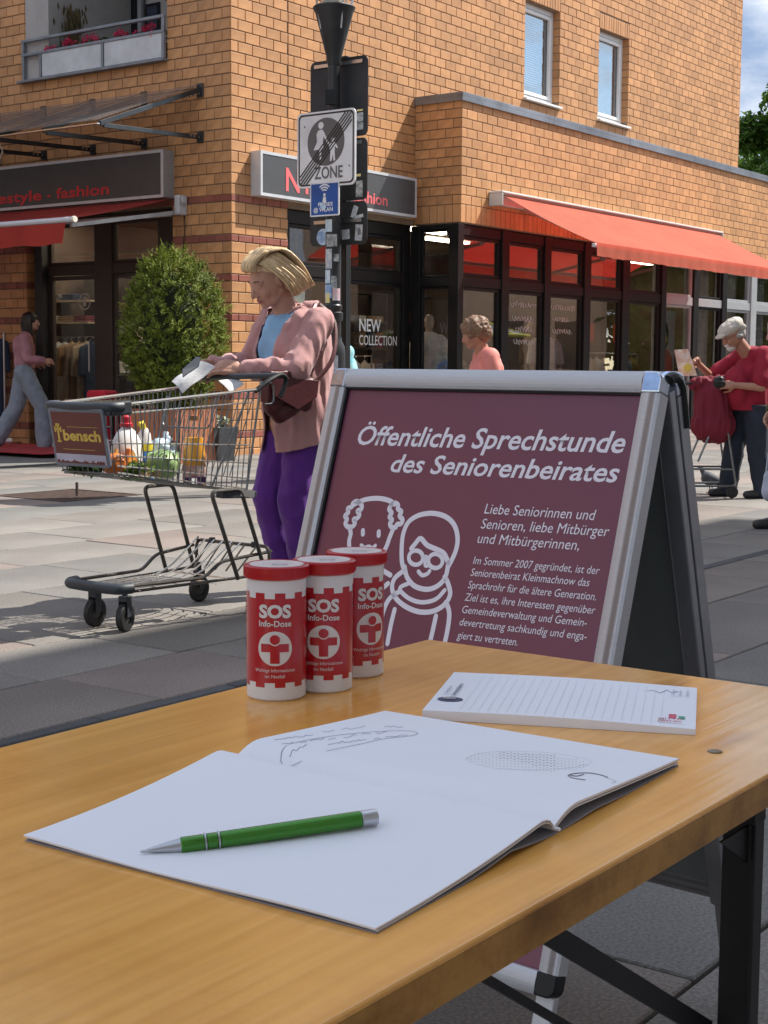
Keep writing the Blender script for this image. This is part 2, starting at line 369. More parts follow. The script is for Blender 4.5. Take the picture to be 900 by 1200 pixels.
# openings: right facade (u=X) and left facade (u=Y)
openR = [(1.02, 3.72, -1, 2.97), (6.51, 7.55, 5.06, 6.53), (8.83, 9.87, 5.06, 6.53), (3.72, XE+2, -1, 4.1), (6.51, 7.55, 7.9, 9.4), (8.83, 9.87, 7.9, 9.4)]
openL = [(.93, 3.6, -1, 2.95), (1.0, 3.55, 4.66, 7.2), (1.0, 3.55, 8.1, 10.2), (6.6, 9.2, 4.66, 7.2)]
openB = [(XB, 16.0, -1, 2.97)]
def backing(mb, x0, x1, z0, z1, holes, f):
    xs = sorted({x0, x1, *[h[0] for h in holes], *[h[1] for h in holes]}); zs = sorted({z0, z1, *[h[2] for h in holes], *[h[3] for h in holes]})
    xs = [x for x in xs if x0 <= x <= x1]; zs = [z for z in zs if z0 <= z <= z1]
    for a, b in zip(xs, xs[1:]):
        run = None
        for c, d in zip(zs, zs[1:]):
            cx, cz = (a+b)/2, (c+d)/2
            ins = any(h[0] < cx < h[1] and h[2] < cz < h[3] for h in holes)
            if not ins: run = (run[0], d) if run else (c, d)
            if ins and run: f(mb, a, b, *run); run = None
        if run: f(mb, a, b, *run)
wl = MB()
backing(wl, 0, XE, 0, HT, openR, lambda m, a, b, c, d: m.box(a, b, 0, .3, c, d))
backing(wl, .3, 12, 0, HT, openL, lambda m, a, b, c, d: m.box(0, .3, a, b, c, d))
backing(wl, XB, 16, 2.97, ZC, [], lambda m, a, b, c, d: m.box(a, b, -PB, -PB+.3, c, d))
wl.box(XB, XB+.3, -PB+.3, 0, 2.97, ZC)
wl.box(XE-.3, XE, .3, 11.8, 0, HT); wl.box(.3, XE-.3, 11.7, 12, 0, HT)
wl.box(.3, XE-.3, .3, 11.7, HT-.3, HT)          # roof slab
wl.box(XB+.3, 16, -PB+.3, 0, ZC-.22, ZC-.12)    # bay roof
wl.box(15.7, 16, -PB, 3, 0, 2.97)
wl.build('wall', m_mortar, bld)
# bricks -----------------------------------------------------------
ROWS = []                                             # (z0, z1, kind)
z = 3.045
while z < HT-.13: ROWS.append((z, z+.113, 0)); z += .125
z = 3.045
while z > -.02:
    ROWS.append((z-.085+.006, z-.006, 1)); z -= .085
    for q in range(3): ROWS.append((z-.125+.006, z-.006, 0)); z -= .125
bricks = []                                           # (origin3, rot, w, h, kind)
def panel(org, ud, length, rows, holes=(), u0=0, lag=0, pitch=.252, bwid=.242):
    """running bond on a vertical plane; org local, ud local horizontal direction"""
    ud = V(ud)
    for ri, (za, zb, kd) in enumerate(sorted(rows)):
        u = u0 - (.126 if (ri+lag) % 2 else 0)
        while u < length:
            a, b = max(u, u0), min(u+bwid, length); u += pitch
            if b-a < .02: continue
            segs = [(a, b)]
            for h in holes:
                if h[2] < (za+zb)/2 < h[3]:
                    segs = [s2 for s in segs for s2 in ((s[0], min(s[1], h[0])), (max(s[0], h[1]), s[1])) if s2[1]-s2[0] > .02]
            for s in segs: bricks.append((V(org)+ud*((s[0]+s[1])/2)+V((0, 0, (za+zb)/2)), ud, s[1]-s[0], zb-za, kd))
def soldier(org, ud, a, b, z0, z1, pitch=.125):
    u = a
    while u < b-.03:
        e = min(u+pitch-.01, b); bricks.append((V(org)+V(ud)*((u+e)/2)+V((0, 0, (z0+z1)/2)), V(ud), e-u, z1-z0, 0)); u += pitch
# right facade: main wall (main plane local -Y normal)
hR = [(1.02, 3.72, -1, 2.98), (3.70, 99, -1, ZC-.02), (6.51, 7.55, 5.06, 6.77), (8.83, 9.87, 5.06, 6.77), (6.51, 7.55, 7.9, 9.64), (8.83, 9.87, 7.9, 9.64), (1.012, 1.024, 3.05, 99), (3.692, 3.704, 3.05, 99), (XE-.36, XE-.348, 3, 99)]
hR += [(1.02, 3.70, 2.97, 3.045)]
panel((0, 0, 0), (1, 0, 0), XE, ROWS, hR)
for x0 in (6.51, 8.83):
    for zz in (6.53, 9.40): soldier((0, 0, 0), (1, 0, 0), x0, x0+1.04, zz+.005, zz+.235, .0805)
    for zz in (5.06, 7.9):
        for xx, dr in ((x0, -1), (x0+1.04, 1)):
            panel((xx, 0, 0), (0, 1, 0), .12, [r for r in ROWS if zz <= r[0] and r[1] <= zz+1.49], lag=0)
# left facade (normal -X); u runs along Y
hL = [(.93, 3.6, -1, 2.96), (1.0, 3.55, 4.54, 7.2), (1.0, 3.55, 8.1, 10.2), (6.6, 9.2, 4.54, 7.2)]
panel((0, 0, 0), (0, 1, 0), 8.8, [r for r in ROWS if r[0] < 8.2], hL, lag=1)
for h in (openL[1], openL[3]): soldier((0, 0, 0), (0, 1, 0), h[0], h[1], 4.545, 4.655, .125*1.93)
panel((0, .93, 0), (1, 0, 0), .3, [r for r in ROWS if r[1] < 2.95]); panel((0, 3.6, 0), (1, 0, 0), .3, [r for r in ROWS if r[1] < 2.95])
panel((0, 3.55, 0), (1, 0, 0), .3, [r for r in ROWS if 4.66 < r[0] and r[1] < 7.2]); panel((0, 1.0, 0), (1, 0, 0), .3, [r for r in ROWS if 4.66 < r[0] and r[1] < 7.2])
panel((1.02, 0, 0), (0, 1, 0), .3, [r for r in ROWS if r[1] < 2.97]); 
# bay: front and left return
rb = [(3.225+.125*i, 3.225+.125*i+.113, 0) for i in range(11)]
panel((XB, -PB, 0), (1, 0, 0), 12.3, rb)
panel((XB, -PB, 0), (0, 1, 0), PB-.01, rb, lag=1)
soldier((XB, -PB, 0), (1, 0, 0), 0, 12.3, 2.985, 3.215); soldier((XB, -PB, 0), (0, 1, 0), 0, PB-.01, 2.985, 3.215)
def bscore(b):
    o, ud, wd, hh, kd = b
    P = bw(*o)-CAM; c = P.dot(fw); px = 450+FPX*P.dot(rt)/c; py = 600+FPX*P.dot(dn)/c
    if not (0 < px < 900 and 0 < py < 440) or wd < .2: return 0
    if 285 < px < 385 and py > 300: return 0
    if px < 205 and 150 < py < 285: return 0
    nrm = uR.cross(V((0, 0, 1))) if abs(ud.x) > .5 else -uR
    return abs(P.normalized().dot(nrm))*wd*hh/(c*c)
def brick_mesh(wd, hh, ud, t=.011, inn=.004):
    a, b = wd/2, hh/2; e = .0035; n = V((0, -1, 0)) if abs(ud.x) > .5 else V((-1, 0, 0)); u = V(ud); zz = V((0, 0, 1))
    P = lambda x, y, d: u*x + zz*y + n*d
    vs = [P(-a, -b, -inn), P(a, -b, -inn), P(a, b, -inn), P(-a, b, -inn), P(-a, -b, t-e), P(a, -b, t-e), P(a, b, t-e), P(-a, b, t-e), P(-a+e, -b+e, t), P(a-e, -b+e, t), P(a-e, b-e, t), P(-a+e, b-e, t)]
    return vs, [(0, 1, 5, 4), (1, 2, 6, 5), (2, 3, 7, 6), (3, 0, 4, 7), (4, 5, 9, 8), (5, 6, 10, 9), (6, 7, 11, 10), (7, 4, 8, 11), (8, 9, 10, 11)]
# window reveals face sideways: their bricks need the outward normal of that reveal
def is_reveal(b):
    o, ud = b[0], b[1]
    return (abs(ud.y) > .5 and o.x > .02 and abs(o.x-XB) > .01) or (abs(ud.x) > .5 and abs(o.y) > .02 and abs(o.y+PB) > .01)
bricks.sort(key=bscore, reverse=True)
restb = [MB(), MB()]; cache = {}
for j, b in enumerate(bricks):
    o, ud, wd, hh, kd = b; key = (round(wd, 3), round(hh, 3), abs(ud.x) > .5, kd)
    jit = random.uniform(-.0018, .0018); n = V((0, -1, 0)) if abs(ud.x) > .5 else V((-1, 0, 0))
    if j < 290 and not is_reveal(b):
        if key not in cache:
            vs, fs = brick_mesh(wd, hh, ud); mb = MB(); mb.add(vs, fs); cache[key] = mb.mesh('brick'); cache[key].materials.append(m_redbrick if kd else m_brick)
        q = link('brick', cache[key], None, bld); q.location = o + n*jit
    elif is_reveal(b):
        vs, fs = brick_mesh(wd, hh, ud, .006, .002)
        if abs(ud.y) > .5: vs2 = [V((-p.x if True else p.x, p.y, p.z)) for p in vs]; restb[kd].add([p+o for p in vs], fs); restb[kd].add([p+o for p in vs2], fs)
        else: restb[kd].add([p+o for p in vs], fs); restb[kd].add([V((p.x, -p.y, p.z))+o for p in vs], fs)
    else:
        vs, fs = brick_mesh(wd, hh, ud); restb[kd].add([p+o+n*jit for p in vs], fs)
restb[0].build('other_ochre_bricks', m_brick, bld, kind='stuff', fixn=False)
restb[1].build('other_red_bricks', m_redbrick, bld, kind='stuff', fixn=False)
# coping of the bay
cp = MB(); x = XB-.04
while x < 16: e = min(x+2.4, 16.04); cp.box(x, e-.006, -PB-.045, -PB+.33, ZC, ZC+.055); cp.box(x, e-.006, -PB-.045, -PB-.033, ZC-.06, ZC); x = e
cp.box(XB-.04, XB+.33, -PB+.33, -.014, ZC, ZC+.055); cp.box(XB-.045, XB-.033, -PB-.045, -.014, ZC-.06, ZC)
cp.build('coping', m_zinc, bld, bevel=.004)

# windows ----------------------------------------------------------
def window(x0, x1, z0, z1, Y, parent, ax='R', fm=m_frame, gm=m_glass, fw_=.06, dep=.08, open_=None, name='window'):
    """frame ring with a pane; ax R: plane Y=const, ax L: plane X=const"""
    f = MB(); T = (lambda a, b, c, d, e, g: (a, b, c, d, e, g)) if ax == 'R' else (lambda a, b, c, d, e, g: (c, d, a, b, e, g))
    f.box(*T(x0, x0+fw_, Y, Y+dep, z0, z1)); f.box(*T(x1-fw_, x1, Y, Y+dep, z0, z1))
    f.box(*T(x0+fw_, x1-fw_, Y, Y+dep, z0, z0+fw_)); f.box(*T(x0+fw_, x1-fw_, Y, Y+dep, z1-fw_, z1))
    w_ = f.build(name, fm, parent, bevel=.006)
    p = MB(); p.box(*T(x0+fw_-.008, x1-fw_+.008, Y+dep*.5, Y+dep*.5+.006, z0+fw_-.008, z1-fw_+.008)); p.build('pane', gm, w_)
    return w_
m_blind = mat('blind_slats', (.55, .56, .57), rough=.6); m_room = mat('room_wall', (.28, .26, .24), rough=.9); m_curtain = mat('net_curtain', (.6, .6, .6), rough=.8, trans=.4)
for i, (x0, zz) in enumerate(((6.51, 5.06), (8.83, 5.06), (6.51, 7.9), (8.83, 7.9))):
    wn = window(x0, x0+1.04, zz+.04, zz+1.47 if zz < 7 else zz+1.5, .11, bld, 'R', m_white, m_glassup, .075, .07)
    wi = MB(); a, b, c, d = x0+.085, x0+.955, zz+.125, zz+1.385
    for (p, q, r, s) in ((a, a+.05, c, d), (b-.05, b, c, d), (a+.05, b-.05, c, c+.05), (a+.05, b-.05, d-.05, d)): wi.box(p, q, .098, .142, r, s)
    wi.build('sash', m_white, wn, bevel=.004)
    si = MB(); si.box(x0-.03, x0+1.07, -.07, .11, zz-.005, zz+.03); si.build('sill', m_white, wn, bevel=.006)
    if i % 2 == 0:
        bl = MB()
        for k in range(34): zc = zz+.3+k*.034; bl.box(-.42, .42, -.012, .012, -.001, .001, R=Matrix.Rotation(.9, 3, 'X'), c=(x0+.52, .215, zc))
        bl.build('blind', m_blind, wn)
    else:
        cu = MB(); pts = [(x0+.1+.84*k/60, .24+.02*sin(k*1.3)) for k in range(61)]
        for k in range(60): cu.quad((*pts[k], zz+.08), (*pts[k+1], zz+.08), (*pts[k+1], zz+.95), (*pts[k], zz+.95))
        cu.build('curtain', m_curtain, wn, smooth='full')
        pl = MB(); 
        for k in range(120): c = V((x0+.25+random.random()*.5, .2, zz+.1+random.random()*.12)); pl.quad(c, c+V((.03, 0, .02)), c+V((.02, .02, .05)), c+V((-.01, 0, .03)))
        pl.build('sill_plant', mat('plant_green', (.05, .12, .03), rough=.6), wn)
rm = MB(); rm.box(.31, XE-.31, 4.2, 4.3, 4.8, HT-.31); rm.box(.31, XE-.31, .31, 4.2, 4.72, 4.78); rm.build('room_partition', m_room, bld)

# shopfront on the main wall (right facade), X 1.02..3.7 ------------
def mull(mb, a, b, Y, z0, z1, dep=.12): mb.box(a, b, Y, Y+dep, z0, z1)
fr = MB()
fr.box(1.034, 3.64, .04, .16, 2.80, 2.96); fr.box(1.034, 3.64, .05, .15, 2.17, 2.31); fr.box(1.034, 3.64, .05, .15, .1, .35)
for a, b in ((1.034, 1.09), (2.08, 2.26), (3.50, 3.666)): fr.box(a, b, .035, .165, 0.0, 2.962)
fr.build('shopfront_frame', m_frame, bld, bevel=.006)
for a, b in ((1.09, 2.08), (2.26, 3.50)):
    window(a+.004, b-.004, .352, 2.168, .06, bld, fw_=.045, dep=.06); window(a+.004, b-.004, 2.312, 2.798, .06, bld, fw_=.045, dep=.06)
# bay shopfront: front X 3.7..16 and left return
MX = [(3.66, 3.80), (4.78, 4.97), (5.96, 6.14), (7.16, 7.36), (8.42, 8.66), (9.82, 10.0), (11.08, 11.28), (12.3, 12.5), (13.60, 13.86), (14.9, 15.05)]
fr = MB(); fg = MB()
for i, (a, b) in enumerate(MX): (fr if i < 8 else fg).box(a, b, -PB+.0, -PB+.13, 0.0, 2.962)
fr.box(3.80, 9.83, -PB+.02, -PB+.12, 2.82, 2.955); fr.box(3.80, 9.83, -PB+.02, -PB+.12, 2.14, 2.28); fr.box(3.8, 15.05, -PB+.02, -PB+.12, .02, .32)
fg.box(9.995, 15.05, -PB+.02, -PB+.12, 2.14, 2.28); fr.box(9.83, 15.05, -PB+.02, -PB+.12, 2.82, 2.955)
fr.box(3.67, 3.78, -PB+.13, -.55, 2.82, 2.955); fr.box(3.67, 3.78, -.12, .034, 0, 2.955)
fr.box(3.67, 3.78, -PB+.13, -.60, 0, 2.81); fr.box(3.67, 3.78, -.60, -.12, 2.14, 2.26); fr.box(3.67, 3.78, -.60, -.12, .02, .32); fr.box(3.67, 3.78, -.55, -.12, 2.9, 2.955)
fr.build('bay_frame', m_frame, bld, bevel=.006); fg.build('grey_bay_frame', m_framegr, bld, bevel=.006)
window(-.598, -.122, 2.262, 2.898, 3.70, bld, 'L', fw_=.03, dep=.05); window(-.598, -.122, .322, 2.138, 3.70, bld, 'L', fw_=.03, dep=.05)
for i in range(len(MX)-1):
    a, b = MX[i][1], MX[i+1][0]; fm = m_framegr if i >= 7 or i == 5 else m_frame
    window(a+.004, b-.004, .322, 2.138, -PB+.04, bld, fm=fm, gm=m_glassbay, fw_=.045, dep=.06); window(a+.004, b-.004, 2.282, 2.818, -PB+.04, bld, fm=fm, gm=m_glassbay, fw_=.045, dep=.06)
# shop interior: floor, ceiling, rear partition with shelving
it = MB(); it.box(.31, 15.6, .31, 6.0, .0, .05); it.box(XB+.15, 15.6, -PB+.14, .31, .0, .05); it.box(.31, 15.6, .165, 6, 3.08, 3.12); it.box(XB+.31, 15.6, -PB+.31, .16, 3.0, 3.04)
it.build('shop_floor_and_ceiling', mat('shop_beige', (.26, .21, .17), rough=.8), bld)
for (x, y) in ((.85, 2.4), (.85, 3.9), (2.0, 1.6), (2.9, 3.0), (5.2, .9), (6.8, 1.6), (8.4, .9), (10.5, 1.2), (1.2, 2.2), (12.8, 1.2)):
    cl_ = MB(); cl_.box(x-.6, x+.6, y-.09, y+.09, 3.045, 3.078) if x > XB else cl_.box(x-.5, x+.5, y-.08, y+.08, 3.045, 3.078)
    cl_.build('ceiling_lamp', mat('ceiling_lamp_lit', (.9, .85, .6), emit=(1, .86, .62, 13)), bld)
it = MB(); it.box(.31, 15.6, 4.4, 4.5, .05, 3.08); it.box(9.5, 9.58, .2, 4.4, .05, 3.08); it.box(4.9, 4.98, 2.2, 4.4, .05, 3.08)
it.build('partition', mat('shop_wall', (.17, .125, .10), base2=(.07, .05, .045), rough=.9, scale=1.1), bld)
cur = MB()
for (a, b) in ((11.3, 12.28), (12.6, 13.5), (14.0, 14.85), (10.05, 10.35)):
    n = int((b-a)*40); pts = [(a+(b-a)*k/n, -PB+.28+.03*sin(k*1.15)) for k in range(n+1)]
    for k in range(n): cur.quad((*pts[k], .2), (*pts[k+1], .2), (*pts[k+1], 2.9), (*pts[k], 2.9))
cur.build('net_curtain', m_curtain, bld, smooth='full')
# left shop door zone (left facade, X depth .15) -------------------
fr = MB()
fr.box(.12, .24, 3.32, 3.58, 0, 2.94); fr.box(.12, .24, 2.13, 2.43, 0, 2.94); fr.box(.12, .24, .94, 1.3, 0, 2.94)
fr.box(.13, .23, 2.43, 3.32, 2.2, 2.33); fr.box(.13, .23, 1.3, 2.13, 2.2, 2.33); fr.box(.13, .23, .94, 3.58, 2.85, 2.945); fr.box(.13, .23, 1.3, 2.13, 0, .25)
fr.build('door_surround', m_framebr, bld, bevel=.006)
window(1.302, 2.128, .252, 2.198, .15, bld, 'L', m_framebr, m_glass, .04, .05); window(1.302, 2.128, 2.332, 2.848, .15, bld, 'L', m_framebr, m_glass, .04, .05)
window(2.432, 3.318, 2.332, 2.848, .15, bld, 'L', m_framebr, m_glass, .04, .05)
dr = window(2.434, 3.312, .03, 2.19, .15, bld, 'L', m_framebr, m_glass, .05, .05, name='door')
em = MB(); em.tube([(.168, 2.68+.10*cos(2*pi*k/24), 1.86+.10*sin(2*pi*k/24)) for k in range(24)], .010, 4, closed=True, flat=.1, flatdir=(1, 0, 0)); em.box(.165, .168, 2.655, 2.70, 1.80, 1.92); em.build('round_decal', mat('decal_grey', (.45, .42, .38)), dr)
hd = MB(); hd.tube([(.1, 2.50, .95), (.07, 2.50, .97), (.07, 2.50, 1.35), (.1, 2.50, 1.37)], .012); hd.build('handle', m_steel, dr, smooth=True)
jm = MB(); jm.box(.02, .13, 3.32, 3.46, 0, 2.9); jm.build('open_door_leaf', m_black, bld)
# loggia above the door --------------------------------------------
m_render = mat('loggia_render', (.42, .40, .385), rough=.9, var=.05, dirt=.1)
lg = MB(); lg.box(1.5, 1.6, 1.0, 3.55, 4.66, 7.3); lg.box(.3, 1.5, 3.1, 3.2, 4.66, 7.2); lg.box(.3, 1.5, .9, 1.0, 4.66, 7.2); lg.box(.3, 1.6, .9, 3.55, 7.2, 7.3); lg.box(.3, 1.6, .9, 3.55, 4.56, 4.66); lg.box(.0, .3, 3.1, 3.54, 4.67, 7.19)
lg.build('loggia', m_render, bld)
wn = MB(); wn.box(1.44, 1.498, 1.05, 2.0, 4.7, 7.0); wn.build('loggia_window', m_white, bld, bevel=.005)
wn2 = MB(); wn2.box(1.43, 1.438, 1.12, 1.5, 4.78, 6.9); wn2.box(1.43, 1.438, 1.58, 1.93, 4.78, 6.9); wn2.build('loggia_glass', mat('dark_glass', (.02, .025, .03), rough=.05, spec=1), bld)
d2 = MB(); d2.box(1.43, 1.498, 2.93, 3.09, 4.7, 7.0); d2.build('loggia_door_edge', m_black, bld); d3 = MB(); d3.box(1.39, 1.44, 2.86, 2.925, 4.7, 7.0); d3.build('loggia_door_frame', m_framegr, bld)
rl = MB(); m_rail = mat('railing_grey', (.23, .25, .28), rough=.45, metal=.3)
for zz in (4.885, 5.05, 5.19): pass
rl.box(-.07, -.02, 1.0, 3.56, 5.16, 5.195); rl.box(-.07, -.02, 1.0, 3.56, 4.985, 5.02); rl.box(-.1, .28, .99, 3.62, 4.655, 4.685)
for y in (1.02, 2.06, 3.53, 3.2): rl.box(-.066, -.024, y-.02, y+.02, 4.686, 5.16 if y > 3.4 or y < 1.1 else 4.985)
bal = rl.build('railing', m_rail, bld, bevel=.004)
for a, b in ((1.05, 2.03), (2.09, 3.17)):
    p = MB(); p.box(-.058, -.035, a, b, 4.70, 4.985); p.build('panel', mat('railing_panel', (.60, .62, .65), rough=.35, var=.06, dirt=.12), bal, bevel=.003)
# things hung in the loggia
def picture(name, lab, Y, Z, wd, hh, art):
    t = thing(name, lab, 'picture', bw(1.5, Y, Z), YAW)
    a = MB(); a.box(-.03, -.002, -wd/2, wd/2, -hh/2, hh/2); a.build('frame', m_black, t, bevel=.004)
    a = MB(); a.box(-.034, -.0305, -wd/2+.04, wd/2-.04, -hh/2+.04, hh/2-.04); a.build('print', art, t)
art = mat('dim_print', (.06, .07, .12), base2=(.02, .02, .03), scale=14, rough=.4)
picture('picture', 'narrow upright dark picture on the loggia wall beside its left door', 2.73, 5.60, .26, .5, art)
picture('picture', 'wide dark picture low on the loggia wall behind the flowers', 2.15, 5.45, .46, .34, art)
wr = MB(); wr.tube([(1.46, 2.35+.16*cos(t), 5.98+.16*sin(t)) for t in [2*pi*k/28 for k in range(28)]], .02, 8, closed=True)
wr.xf(RM); tag(wr.build('wreath', mat('brown_twig', (.09, .05, .03), rough=.9), smooth=True), 'brown ring wreath hanging high on the loggia wall', 'wreath')
# distant brick block seen in reflections, on the left of the square
m_farb = mat('far_brick', (.50, .25, .11), rough=.8, var=.2, scale=1.2, bump=.002)
fb = thing('corner_house', 'ochre house outside the left edge of the view across the square', 'building', (-17, 9, 0), radians(8))
q = MB(); q.box(-8, 0, -12, 14, 0, 8.5); q.build('wall', m_farb, fb); q = MB(); q.box(-8.3, .3, -12.3, 14.3, 8.5, 8.8); q.build('roof', m_zinc, fb)
q = MB(); q.box(-.01, .05, -11.6, 13.6, .3, 3.4); q.build('shopfront', m_dark, fb)
for zz in (4.4,):
    for k in range(6): q = MB(); q.box(-.02, .03, -10+k*4, -8.4+k*4, zz, zz+1.6); q.build('window', m_framebr, fb)
# unseen tall building, added so its shadow covers the near paving and the table
RB = Matrix.Rotation(YAW, 4, 'Z')
ob = thing('shade_building', 'unseen tall rendered building added behind the camera to shade the near paving', 'building', nR*2.35, YAW)
q = MB(); q.box(-14, 21.5, -12, 0, 0, 16.5); q.build('wall', mat('pale_render', (.78, .76, .72), rough=.9, var=.05, scale=1), ob)
q = MB(); q.box(-14.1, 21.6, -12.1, .1, 16.5, 16.62); q.build('roof', m_zinc, ob)
for zz in (3.6, 6.6, 9.6, 12.6):
    for k in range(11): q = MB(); q.box(-12.5+k*3.1, -11.2+k*3.1, -.02, .03, zz, zz+1.5); q.build('window', m_glassup if False else m_dark, ob)
# ------------------------------------------------------------ shop signs, awnings, canopy
m_signface = mat('anthracite_sign', (.075, .075, .08), rough=.35, var=.05)
m_signrim = mat('sign_case', (.62, .63, .66), rough=.4, metal=.2, var=.04)
m_signcase = mat('left_sign_case', (.30, .29, .29), rough=.45, var=.04)
m_redtext = mat('red_letter', (.62, .03, .035), rough=.5, var=.02)
m_pinktext = mat('coral_letter', (.85, .16, .17), rough=.5, var=.02)
B = lambda X, Y, Z: V((X, Y, Z))
def sign_box(name, lab, ax, u0, u1, z0, z1, dep, case):
    t = thing(name, lab, 'shop sign', BC, YAW)
    T = (lambda a, b, c, d: (a, b, -d, -c)) if ax == 'R' else (lambda a, b, c, d: (-d, -c, a, b))
    q = MB(); q.box(*T(u0, u1, .002, dep-.012), z0, z1); q.build('case', case, t, bevel=.004)
    q = MB(); e = .035
    q.box(*T(u0, u1, dep-.0115, dep), z1-e, z1); q.box(*T(u0, u1, dep-.0115, dep), z0, z0+e)
    q.box(*T(u0, u0+e, dep-.0115, dep), z0+e, z1-e); q.box(*T(u1-e, u1, dep-.0115, dep), z0+e, z1-e)
    q.build('rim', m_signrim, t)
    q = MB(); q.box(*T(u0+e, u1-e, dep-.0115, dep-.006), z0+e, z1-e); q.build('face', m_signface, t)
    return t
s1 = sign_box('shop_sign', 'dark grey sign box with red capitals on the sunny wall behind the traffic signs', 'R', .34, 3.52, 3.05, 3.57, .165, m_signrim)
X_ = V((1, 0, 0)); Z_ = V((0, 0, 1))
text('NY', 'lettering', m_pinktext, s1, frameM((.80, -.162, 3.15), X_, Z_), height=.28, bold=.022)
text('fashion', 'lettering', m_pinktext, s1, frameM((2.12, -.162, 3.15), X_, Z_), width=.74, height=.15, bold=.02)
s2 = sign_box('shop_sign', 'long dark grey sign box with small red lettering above the shaded shop door', 'L', .90, 6.6, 3.04, 3.60, .20, m_signcase)
Yn = V((0, -1, 0))
for w_s, y_s, w_w in (('lifestyle', 4.15, 1.10), ('-', 2.95, .07), ('fashion', 2.78, .96)): text(w_s, 'lettering', m_redtext, s2, frameM((-.197, y_s, 3.135), Yn, Z_), width=w_w, height=.135, bold=.02)

m_coral = mat('coral_awning_cloth', (.72, .20, .12), rough=.85, var=.07, scale=2.5, bump=.0006, bscale=200, trans=.5, tcol=(.80, .04, .03), dirt=.12)
def awning(name, lab, pts_fn, us, group=None): pass
# right awning: cassette X 4.4..11.7 on the bay, cloth slopes out to Y -2.35
aw = thing('awning', 'long coral red awning slanting out over the bay shop windows', 'awning', BC, YAW)
q = MB(); q.box(4.38, 11.72, -PB-.23, -PB-.012, 3.415, 3.45); q.box(4.38, 4.41, -PB-.23, -PB-.012, 3.25, 3.415); q.box(11.69, 11.72, -PB-.23, -PB-.012, 3.25, 3.415)
q.prism([(-.24, .16), (0, .16), (0, 0), (-.1, 0), (-.18, .05)], 0, 1) if False else None
q.box(4.41, 11.69, -PB-.10, -PB-.012, 3.27, 3.414)
q.build('cassette', mat('awning_cassette', (.62, .60, .58), rough=.4, var=.04), aw, bevel=.012)
def cloth(x0, x1, top, bot, sag, n, m_=20):
    mb = MB(); vs = []
    for j in range(m_+1):
        v = j/m_
        for i in range(n+1):
            u = i/n; p = V(top)*(1-v)+V(bot)*v; p = V((x0+(x1-x0)*u, p.y, p.z - sag*sin(pi*v) + .004*sin(u*n*.7)*sin(v*9)))
            vs.append(p)
    return mb.add(vs, [(j*(n+1)+i, j*(n+1)+i+1, (j+1)*(n+1)+i+1, (j+1)*(n+1)+i) for j in range(m_) for i in range(n)])
cl = cloth(4.5, 11.62, (0, -PB-.17, 3.40), (0, -2.35, 2.70), .03, 40); o = cl.build('cloth', m_coral, aw, smooth='full', fixn=False)
va = MB(); n = 150
for i in range(n+1):
    u = 4.5+(11.62-4.5)*i/n; zb = 2.52 + .003*sin(i*1.1)+.004*sin(i*.37)
    for k in range(5): zz = 2.70+(zb-2.70)*k/4; va.v.append(V((u, -2.375-.007*sin(i*.9+k*.3)*k/4, zz)))
va.f = [(i*5+k, i*5+k+1, i*5+k+6, i*5+k+5) for i in range(n) for k in range(4)]
va.build('valance', m_coral, aw, smooth='full', fixn=False)
q = MB(); q.box(4.47, 11.65, -2.36, -2.31, 2.64, 2.69); q.build('front_bar', m_signrim, aw, bevel=.01)
for x in (5.2, 9.0, 11.2):
    q = MB(); q.bar((x, -PB-.12, 3.27), (x+.55, -1.6, 2.88), .05, .06); q.bar((x+.55, -1.6, 2.88), (x+.02, -2.30, 2.64), .045, .05); q.build('folding_arm', m_framegr, aw)
# left awning: almost level, far out
al = thing('awning', 'dark red awning on a folding arm below the shaded shop sign', 'awning', BC, YAW)
vs = []; m_ = 14
for j in range(m_+1):
    v = j/m_
    for i in range(31):
        y = .86+(6.2-.86)*i/30; p = V((-.1, y, 3.03)).lerp(V((-1.66, y, 2.67)), v); p.z -= .015*sin(pi*v); vs.append(p)
q = MB(); q.add(vs, [(j*31+i, j*31+i+1, (j+1)*31+i+1, (j+1)*31+i) for j in range(m_) for i in range(30)]); q.build('cloth', m_redcloth, al, smooth='full', fixn=False)
q = MB(); q.tube([(-1.68, .80, 2.655), (-1.68, 6.3, 2.655)], .032, 12); q.build('front_tube', mat('tube_grey', (.6, .6, .64), rough=.35, var=.03), al, smooth=True)
q = MB(); q.lathe([(0, .012), (.034, .012), (.036, 0), (.036, -.02), (0, -.02)], 16, (-1.68, .795, 2.655), Matrix.Rotation(pi/2, 3, 'X')); q.build('end_cap', mat('cream_cap', (.75, .72, .6), rough=.4), al, smooth=True)
va = MB(); n = 90
for i in range(n+1):
    y = .92+(6.2-.92)*i/n; zb = 2.39+.01*sin(i*.6)
    for k in range(4): va.v.append(V((-1.70-.01*sin(i*.8)*k/3-.0*k, y+.02*k*(i == 0), 2.62+(zb-2.62)*k/3)))
va.f = [(i*4+k, i*4+k+1, i*4+k+5, i*4+k+4) for i in range(n) for k in range(3)]; va.build('valance', m_redcloth, al, smooth='full', fixn=False)
q = MB(); q.bar((-.12, .84, 2.84), (-1.0, 1.9, 2.72), .05, .04); q.bar((-.12, .80, 2.86), (-1.62, .92, 2.60), .045, .045); q.build('folding_arm', mat('arm_grey', (.42, .41, .41), rough=.4), al)
q = MB(); q.box(-.16, -.012, .68, .76, 2.83, 3.06); q.lathe([(0, .0), (.045, .0), (.045, .03), (0, .03)], 16, (-.1, .67, 3.0), Matrix.Rotation(pi/2, 3, 'X')); q.build('bracket', mat('bracket_grey', (.55, .55, .57), rough=.4), al, bevel=.015)
